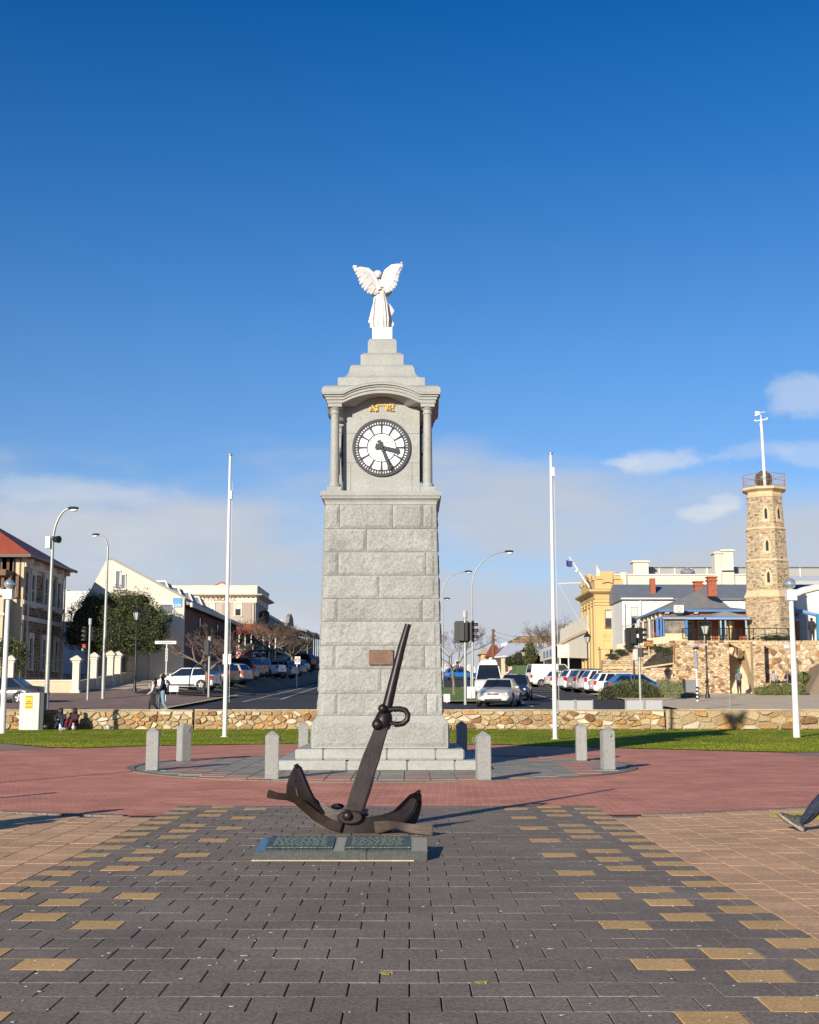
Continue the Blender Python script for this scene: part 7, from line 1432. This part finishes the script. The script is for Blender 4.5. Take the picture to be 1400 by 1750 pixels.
person('dark figure in a brown jacket standing in shade by the left boundary wall', gp(257, 103), R(15), cl('brown', (.055, .03, .025)), cl('navyj', (.02, .025, .05)), slim=1.2)
person('dark clothed figure right of the brown jacketed one by the left boundary wall', gp(277, 106), R(-20), cl('black', (.02, .02, .022)), cl('black', (.02, .02, .022)), H=1.66)
person('woman in teal beanie, grey jumper and black leggings at the foot of the stairs', gp(1264, 88.5, .1), R(195), cl('grey', (.16, .155, .16)), cl('black', (.02, .02, .022)), {'elL': (-.24, -.02, 1.12), 'wrL': (-.08, -.18, 1.08), 'haL': (.0, -.19, 1.08), 'elR': (.24, -.02, 1.12), 'wrR': (.08, -.2, 1.05), 'haR': (.0, -.2, 1.05)}, hat=M('teal_wool', (.01, .22, .20), .9), H=1.7, slim=1.12, shoes=skin)
sit = {'pel': (0, .05, .50), 'bel': (0, .07, .66), 'che': (0, .05, .88), 'nec': (0, .03, 1.03), 'chi': (0, 0, 1.10), 'hea': (0, .01, 1.18), 'top': (0, .015, 1.25)}
for n, s_ in (('L', -1), ('R', 1)): sit.update({'sh' + n: (s_ * .17, .04, .97), 'el' + n: (s_ * .23, -.04, .72), 'wr' + n: (s_ * .15, -.25, .60), 'ha' + n: (s_ * .10, -.31, .57), 'hi' + n: (s_ * .09, .02, .47), 'kn' + n: (s_ * .12, -.40, .50), 'an' + n: (s_ * .12, -.42, .10), 'to' + n: (s_ * .12, -.58, .045)})
bz_ = wz(1168, 90.8) - .44
person('man in a grey shirt seated on the bench wall before the right rubble wall', (at(1323, 1160, 90.4).x, 90.5, bz_), R(6), cl('greyshirt', (.36, .34, .31)), cl('navyj', (.02, .025, .05)), sit, sleeves=True, H=1.8, slim=1.1, hair=M('cropped_hair', (.30, .19, .13), .8))
person('man in a navy shirt seated on the bench wall nearest the white lamp', (at(1346, 1160, 90.4).x, 90.5, bz_), R(-70), cl('navy', (.015, .02, .04)), cl('navyj', (.02, .025, .05)), sit, sleeves=True, H=1.85, slim=1.15, hair=M('cropped_hair', (.30, .19, .13), .8))
person('figure in black standing on the terrace above the right rubble wall', (at(1388, 1080, 92.5).x, 92.5, ztp), R(150), cl('black', (.02, .02, .022)), cl('black', (.02, .02, .022)), slim=1.35, H=1.7)
# two women seated on the grass against the wall, knees up
gsit = {'pel': (0, .12, .12), 'bel': (0, .14, .28), 'che': (0, .12, .50), 'nec': (0, .09, .65), 'chi': (0, .06, .72), 'hea': (0, .06, .80), 'top': (0, .07, .87)}
for n, s_ in (('L', -1), ('R', 1)): gsit.update({'sh' + n: (s_ * .17, .11, .59), 'el' + n: (s_ * .22, -.10, .40), 'wr' + n: (s_ * .10, -.28, .42), 'ha' + n: (s_ * .05, -.34, .44), 'hi' + n: (s_ * .09, .05, .12), 'kn' + n: (s_ * .10, -.28, .44), 'an' + n: (s_ * .10, -.46, .08), 'to' + n: (s_ * .10, -.62, .04)})
gsl = dict(gsit); gsl.update({'knL': (-.12, -.38, .22), 'anL': (-.15, -.74, .08), 'toL': (-.16, -.86, .14)})
y = 54.6
person('long haired woman in dark blue sitting against the wall, left of the pair', (at(103, 1240, y).x, y, .02), R(12), cl('ink', (.018, .022, .035)), cl('denim', (.02, .035, .07)), gsl, longhair=True, H=1.72, slim=1.2)
person('long haired woman in maroon trousers sitting against the wall, right of the pair', (at(125, 1240, y).x, y, .02), R(-18), cl('plum', (.04, .015, .025)), cl('wine', (.13, .01, .035)), gsit, longhair=True, H=1.72, slim=1.2)
b = MB(); b.ball((at(79, 1240, y).x, y, .14), .2, 10, 6, (1, .8, .7)); tag(b.build('black_bag', black, smooth=True), 'black bag lying on the grass left of the two seated women', 'bag')
# people beyond the left picture edge whose shadows reach the paving
person('person in a dark coat standing beyond the left picture edge', (-6.25, 12.0, .01), R(200), cl('coat', (.03, .03, .035)), cl('navyj', (.02, .025, .05)), slim=1.5, H=1.76)
person('person in a grey coat standing beyond the left picture edge behind the dark coat', (-6.25, 11.2, .01), R(110), cl('coatg', (.10, .10, .10)), cl('navyj', (.02, .025, .05)), slim=1.7, H=1.5)
t = thing('sign_pole', 'slim steel pole beyond the left picture edge', 'pole', (-10.7, 14.6, 0)); b = MB(); b.tube([(-10.7, 14.6, 0), (-10.7, 14.6, 3.75)], .05, 8); b.build('pole', galv, t); b = MB(); b.tube([(-10.7, 14.6, 3.7), (-10.7, 14.6, 3.8)], .07, 8); b.build('pole_cap', galv, t)
t = thing('sign_pole', 'short steel post beyond the left picture edge', 'pole', (-7.7, 15.1, 0)); b = MB(); b.tube([(-7.7, 15.1, 0), (-7.7, 15.1, 1.6)], .06, 8); b.build('pole', galv, t); b = MB(); b.tube([(-7.7, 15.1, 1.58), (-7.7, 15.1, 1.64)], .075, 8); b.build('pole_cap', galv, t)
# foreground person: outstretched leg with sneaker
heel = gnd(1369, 1424); hx0, hy0 = heel.x, heel.y + .05
fp_ = {'pel': (0, .78, .14), 'bel': (0, .92, .28), 'che': (0, 1.06, .48), 'nec': (0, 1.10, .64), 'chi': (0, 1.07, .70), 'hea': (0, 1.07, .78), 'top': (0, 1.08, .85), 'shL': (-.17, 1.06, .57), 'shR': (.17, 1.06, .57), 'elL': (-.24, 1.24, .34), 'elR': (.24, 1.24, .34), 'wrL': (-.25, 1.34, .10), 'wrR': (.25, 1.34, .10), 'haL': (-.25, 1.36, .03), 'haR': (.25, 1.36, .03),
       'hiL': (-.09, .72, .14), 'hiR': (.09, .72, .14), 'knL': (-.08, .36, .40, .095), 'anL': (-.05, .075, .115, .06), 'toL': (-.05, -.03, .16), 'knR': (.14, .60, .46), 'anR': (.14, .52, .10), 'toR': (.14, .36, .05)}
dj = M('dark_jeans', (.018, .027, .05), .9, nz=(30, .5), bump=(35, .8, .012))
fpn = person('seated person at the right picture edge, one jeans leg and worn sneaker in view', (hx0 - .0, hy0 + .0, 0), R(-90 + 4), cl('coat', (.03, .03, .035)), dj, fp_, H=1.75, shoes=M('shoe_inner', (.04, .04, .04), .8))
b = MB()     # sneaker: sections from heel to toe along -y (local), pitched up
def shoe(u, w, z): # u along the sole from heel(0) to toe(.30); z above sole; pitch 33 deg
    a = R(33); return (0, -(u * cos(a) - z * sin(a)) + .03, u * sin(a) + z * cos(a) + .012)
secs = []
for u, w, h in [(-.005, .03, .06), (.01, .04, .10), (.05, .045, .125), (.09, .045, .12), (.13, .047, .105), (.18, .050, .088), (.23, .050, .072), (.27, .042, .06), (.298, .024, .042)]:
    r_ = []
    for k in range(12):
        a = 2 * pi * k / 12; x = w * cos(a); z = .028 + (h - .028) * max(0, sin(a)) ** .8 if sin(a) > 0 else .028 + .01 * sin(a); p_ = shoe(u, w, z); r_.append((x - .05, p_[1], p_[2]))
    secs.append(r_)
b.loft(secs); up = b.build('sneaker', M('sneaker_mesh', (.025, .025, .025), .8, nz=(45, .7), col2=(.12, .12, .115)), None, smooth=True); up.parent = fpn
b = MB(); secs = []
for u, w, z0, z1 in [(-.018, .030, .006, .036), (.0, .042, .0, .042), (.05, .046, .0, .038), (.10, .042, .003, .034), (.15, .044, .0, .033), (.20, .050, .0, .031), (.25, .048, .004, .030), (.285, .036, .012, .030), (.308, .016, .024, .034)]:
    secs.append([(x - .05, shoe(u, w, z)[1], shoe(u, w, z)[2]) for x, z in ((-w, z0), (w, z0), (w * 1.04, (z0 + z1) / 2), (w * .95, z1), (-w * .95, z1), (-w * 1.04, (z0 + z1) / 2))])
b.loft(secs); so_ = b.build('sole', M('worn_sole', (.27, .25, .20), .8, nz=(30, .35)), None, smooth=True); so_.parent = up
b = MB()
for k in range(5): 
    u = .085 + k * .022; p0 = shoe(u, 0, .088 - k * .006); b.tube([(-.075, p0[1], p0[2] - .008), (-.05, p0[1], p0[2] + .002), (-.025, p0[1], p0[2] - .008)], .0035, 4)
b.build('laces', M('lace', (.5, .5, .48), .8), None, kind='stuff').parent = up
b = MB(); b.loft([[(-.05 + r * cos(2 * pi * k / 12), .07 + dy + r * sin(2 * pi * k / 12) * .9, z + r * .4 * sin(2 * pi * k / 12)) for k in range(12)] for r, z, dy in ((.066, .105, -.015), (.078, .13, .0), (.074, .17, .04), (.07, .2, .07))], cap=False); b.build('trouser_cuff', dj, None, smooth=True).parent = fpn
# ================================================================ gulls
def gull(px, py, rz, label, first=[None]):
    g = gnd(px, py); 
    if first[0] is None:
        t = thing('seagull', label, 'bird', (0, 0, 0), 0, 'white gulls on the lawn'); b = MB(); b.loft([[(x, r * cos(a) * .9, z + r * sin(a)) for a in [2 * pi * k / 10 for k in range(10)]] for x, z, r in ((-.20, .19, .015), (-.12, .18, .05), (0, .18, .085), (.10, .21, .075), (.15, .27, .045), (.18, .33, .045), (.22, .345, .035), (.245, .34, .012))]); b.build('body', M('gull_white', (.72, .72, .71), .6), t, smooth=True)
        for s_ in (-1, 1): b = MB(); b.ball((-.06, s_ * .075, .20), .1, 10, 6, (1.5, .22, .5)); b.build('wing', M('gull_grey', (.42, .44, .46), .6), t, smooth=True)
        for s_ in (-1, 1): b = MB(); b.tube([(.02, s_ * .03, .12), (.02, s_ * .03, .01), (.06, s_ * .03, .005)], .008, 4); b.build('leg', M('gull_red', (.4, .06, .03), .6), t)
        b = MB(); b.tube([(.24, 0, .34), (.29, 0, .33)], [.012, .003], 6); b.build('beak', M('gull_red', (.4, .06, .03), .6), t); first[0] = t; o = t
    else: o = dup(first[0])
    o['label'] = label; o.location = (g.x, g.y, .02); o.rotation_euler = (0, 0, rz); o.scale = (1.0,) * 3
gull(104.5, 1256, R(120), 'white gull leaning forward on the lawn before the left seated woman'); gull(126, 1253, R(-80), 'upright white gull on the lawn before the woman in maroon trousers'); gull(186.5, 1253, R(-100), 'solitary white gull on the lawn right of the seated women')
# ================================================================ vegetation
def leaves(name, mats, lobes, n, size, root, seed=1, shell=.75, w=None):
    rg = random.Random(seed); b = MB(); tot = [l[1][0] * l[1][1] * l[1][2] for l in lobes]
    for i in range(n):
        c, r = rg.choices(lobes, tot)[0]
        while True:
            d = Vector((rg.gauss(0, 1), rg.gauss(0, 1), rg.gauss(0, 1))); 
            if d.length > .01: break
        d.normalize(); k = 1 - abs(rg.gauss(0, 1 - shell)); p = Vector((c[0] + d.x * r[0] * k, c[1] + d.y * r[1] * k, c[2] + d.z * r[2] * k))
        a = Vector((rg.gauss(0, 1), rg.gauss(0, 1), rg.gauss(0, 1))).normalized(); q = a.cross(Vector((rg.gauss(0, 1), rg.gauss(0, 1), rg.gauss(0, 1))).normalized()); s_ = size * rg.uniform(.5, 1.3)
        a *= s_; q *= s_ * .5; b.add([p - a, p - q * .6, p + a, p + q * .6], [(0, 1, 2, 3)], rg.choices(range(len(mats)), w)[0] if w else 0)
    return b.build(name, mats, root, kind='stuff', fixn=False)
lf = [M('leaf_olive', (.10, .115, .03), .7, nz=(1.1, .3)), M('leaf_dark', (.035, .05, .018), .75, nz=(1.3, .3)), M('leaf_bright', (.17, .18, .045), .7)]
def evergreen():
    t = thing('evergreen_tree', 'large dense dark evergreen tree behind the left boundary wall', 'tree', gp(195, 96)); y = 96; g_ = gp(195, 96)
    b = MB(); b.tube([g_, g_ + Vector((.2, 0, 2)), g_ + Vector((-.1, 0, 4.2))], [.4, .3, .2], 8); b.tube([g_ + Vector((.1, 0, 1.8)), g_ + Vector((1.6, .2, 3.8))], [.2, .1], 6); b.tube([g_ + Vector((.1, 0, 1.8)), g_ + Vector((-1.6, -.2, 3.6))], [.2, .1], 6); b.build('trunk', bark, t)
    P_ = lambda px, py, dy=0: at(px, py, y + dy)
    lobes = [(P_(150, 1060), (1.7, 1.6, 1.7)), (P_(128, 1085, -.4), (1.0, 1.2, 1.2)), (P_(158, 1032), (1.1, 1.1, .9)), (P_(185, 1042), (1.6, 1.6, 1.3)), (P_(215, 1035), (1.5, 1.5, 1.2)), (P_(240, 1028), (1.0, 1.1, .8)), (P_(250, 1055), (1.5, 1.5, 1.4)), (P_(272, 1075), (.9, 1.2, 1.2)), (P_(195, 1085, -.5), (2.2, 1.6, 1.7)), (P_(235, 1095), (1.8, 1.4, 1.2)), (P_(168, 1098), (1.7, 1.4, 1.0)), (P_(265, 1100), (.9, 1.0, .8))]
    rg = random.Random(77)
    for i in range(60):
        c, r = rg.choice(lobes[:12]); d = Vector((rg.gauss(0, 1), rg.gauss(0, .7) - .3, rg.gauss(.3, 1))).normalized(); lobes.append((Vector(c) + Vector((d.x * r[0], d.y * r[1], d.z * r[2])) * rg.uniform(.92, 1.12), (rg.uniform(.25, .6),) * 2 + (rg.uniform(.2, .55),)))
    leaves('crown', lf, lobes, 34000, .10, t, 3, .74, [36, 56, 8])
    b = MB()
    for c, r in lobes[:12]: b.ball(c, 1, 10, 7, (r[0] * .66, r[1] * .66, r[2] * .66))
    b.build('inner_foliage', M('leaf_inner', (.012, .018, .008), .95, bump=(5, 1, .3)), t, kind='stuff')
evergreen()
def shrub(label, lobes, n, size, mats, w, seed, name='shrub', cat='shrub', group=None, core=None):
    c = lobes[0][0]; t = thing(name, label, cat, (c[0], c[1], gz(c[0], c[1])), 0, group); leaves('foliage', mats, lobes, n, size, t, seed, .8, w); b = MB()
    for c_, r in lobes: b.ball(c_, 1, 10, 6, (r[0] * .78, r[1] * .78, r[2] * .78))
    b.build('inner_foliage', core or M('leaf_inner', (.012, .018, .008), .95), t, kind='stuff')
hg = [M('hedge_olive', (.15, .155, .03), .8, nz=(2, .3)), M('hedge_green', (.08, .10, .025), .8), M('hedge_gold', (.22, .20, .045), .8)]
H_ = lambda px, py, y: at(px, py, y)
shrub('rounded clipped green hedge between the parked cars and the road island', [(H_(1045, 1188, 80), (.9, 1.1, .75)), (H_(1062, 1185, 80), (.9, 1.2, .85)), (H_(1080, 1184, 80), (.9, 1.2, .85)), (H_(1098, 1184, 80), (.9, 1.2, .85)), (H_(1114, 1187, 80), (.7, 1.1, .75))], 11000, .06, hg, [50, 35, 15], 5, 'hedge', 'hedge')
gr_ = [M('grass_straw', (.30, .25, .12), .9), M('grass_sage', (.22, .23, .15), .9), M('grass_green', (.10, .13, .04), .9)]
shrub('pale tussock grasses beside the hedge at the foot of the terrace wall', [(H_(1138, 1178, 84), (.6, .8, .8)), (H_(1160, 1180, 83), (.9, .9, .6)), (H_(1175, 1190, 80), (1.0, .9, .28)), (H_(1150, 1191, 80), (.9, .8, .3))], 6000, .07, gr_, [40, 40, 20], 6, 'tussock', 'grass clump', core=gr_[2])
shrub('long green grass clump in front of the seated men', [(H_(1302, 1182, 86), (.6, .6, .4)), (H_(1322, 1179, 86), (.8, .7, .5)), (H_(1345, 1179, 86), (.7, .7, .5)), (H_(1366, 1180, 86), (.5, .7, .5)), (H_(1373, 1158, 89), (.5, .5, .5))], 6500, .065, [hg[0], hg[1], gr_[0]], [45, 25, 30], 7, 'tussock', 'grass clump', core=hg[1])
shrub('small dark rock plants on the terrace at the foot of the timeball tower', [(H_(1310, 1090, 91.8), (.5, .2, .16)), (H_(1326, 1089, 91.8), (.5, .2, .2)), (H_(1345, 1090, 91.8), (.5, .2, .15))], 1800, .05, lf, [40, 40, 20], 8, 'rock_plant', 'plant')
shrub('low green creeper along the slope left of the cafe sign', [(H_(1045, 1120, 90.9), (.5, .15, .15)), (H_(1060, 1113, 90.9), (.5, .15, .18)), (H_(1075, 1105, 90.9), (.4, .15, .25)), (H_(1125, 1108, 90.8), (.5, .15, .2)), (H_(1138, 1112, 90.8), (.5, .15, .3))], 2600, .05, lf, [60, 25, 15], 9, 'creeper', 'plant')
shrub('bright leafy garden bush behind the front fence of the stone house', [(H_(12, 1110, 86), (.9, .8, .9)), (H_(30, 1120, 86), (.8, .8, 1.0)), (H_(20, 1135, 86), (.9, .8, .7))], 5000, .08, [lf[2], lf[0], lf[1]], [40, 40, 20], 10, 'bush', 'bush')
shrub('conical green cypress near the white canopy', [(H_(906, 1118, 150), (.9, .9, 1.3)), (H_(906, 1110, 150), (.6, .6, 1.1))], 2200, .12, [lf[2], lf[0]], [50, 50], 12, 'cypress', 'tree')
shrub('dark garden trees in front of the canopy columns', [(H_(890, 1126, 152), (1.2, 1, 1.0)), (H_(912, 1128, 152), (1.3, 1, .9)), (H_(872, 1130, 154), (.7, .7, .8))], 2500, .12, [lf[1], lf[0]], [60, 40], 13, 'garden_tree', 'tree')
def bare_tree(base, h, lean, spread, seed, label, dens=5, trunk=.2, split=.35, group='bare winter street trees', up=.55, flat=.6, col=twig, lv=5):
    rg = random.Random(seed); t = thing('bare_tree', label, 'tree', base, 0, group); tb_ = MB(); tw_ = MB(); base = Vector(base)
    top = base + Vector((lean, 0, h * split)); tb_.tube([base, base + Vector((lean * .2, 0, h * split * .5)), top], [trunk, trunk * .8, trunk * .7], 7)
    def grow(p, d, L_, r, lvl):
        q = p + d * L_; m_ = p.lerp(q, .5) + Vector((rg.gauss(0, .06), rg.gauss(0, .06), rg.gauss(0, .05))) * L_
        (tb_ if lvl < 3 else tw_).tube([p, m_, q], [max(r, .009), max(r * .8, .007), max(r * .6, .006)], 5 if lvl < 3 else 3, cap=False)
        if lvl >= lv: return
        for i in range(rg.choice([2, 3, 3]) if lvl < 3 else rg.choice([3, 4])):
            nd = (d * .8 + Vector((rg.gauss(0, .5) * spread, rg.gauss(0, .45) * spread, rg.gauss(.3, .3) * up))).normalized(); grow(q if rg.random() < .7 else m_, nd, L_ * rg.uniform(.6, .85), r * .58, lvl + 1)
    for i in range(dens):
        a = 2 * pi * i / dens + rg.random(); d = Vector((cos(a) * flat, sin(a) * flat, .8)).normalized(); grow(top, d, h * .22, trunk * .5, 0)
    tb_.build('trunk', bark, t, fixn=False); tw_.build('twigs', col, t, kind='stuff', fixn=False); return t
bare_tree(gp(352, 84), 5.4, .05, 1.25, 4, 'bare spreading winter tree beside the white hatchback, nearest on the left', dens=5, trunk=.19, flat=1.0, up=.9, split=.28)
bare_tree(gp(425, 118), 5.6, .1, 1.2, 8, 'bare winter tree behind the white utility truck in front of the hotel', dens=6, trunk=.2, flat=1.0)
bare_tree(gp(462, 130), 6.2, .1, 1.3, 9, 'wide bare winter tree right of the hotel corner', dens=7, trunk=.2, flat=1.1)
bare_tree(gp(497, 145), 6.0, .1, 1.3, 14, 'bare winter tree above the speed sign', dens=7, trunk=.2, flat=1.1)
bare_tree(gp(776, 86, .12), 5.6, -.1, 1.0, 5, 'bare pinkish tree on the median lawn right of the clock tower', dens=5, trunk=.10, flat=.8, col=M('twig_pink', (.16, .11, .10), .9), split=.28)
bare_tree(gp(938, 150), 7.2, .2, 1.1, 6, 'bare tree rising behind the verandah shop', dens=6, trunk=.22, flat=.8)
bare_tree(gp(965, 160), 8.4, .2, 1.1, 16, 'second bare tree behind the scalloped parapet', dens=6, trunk=.22, flat=.8)
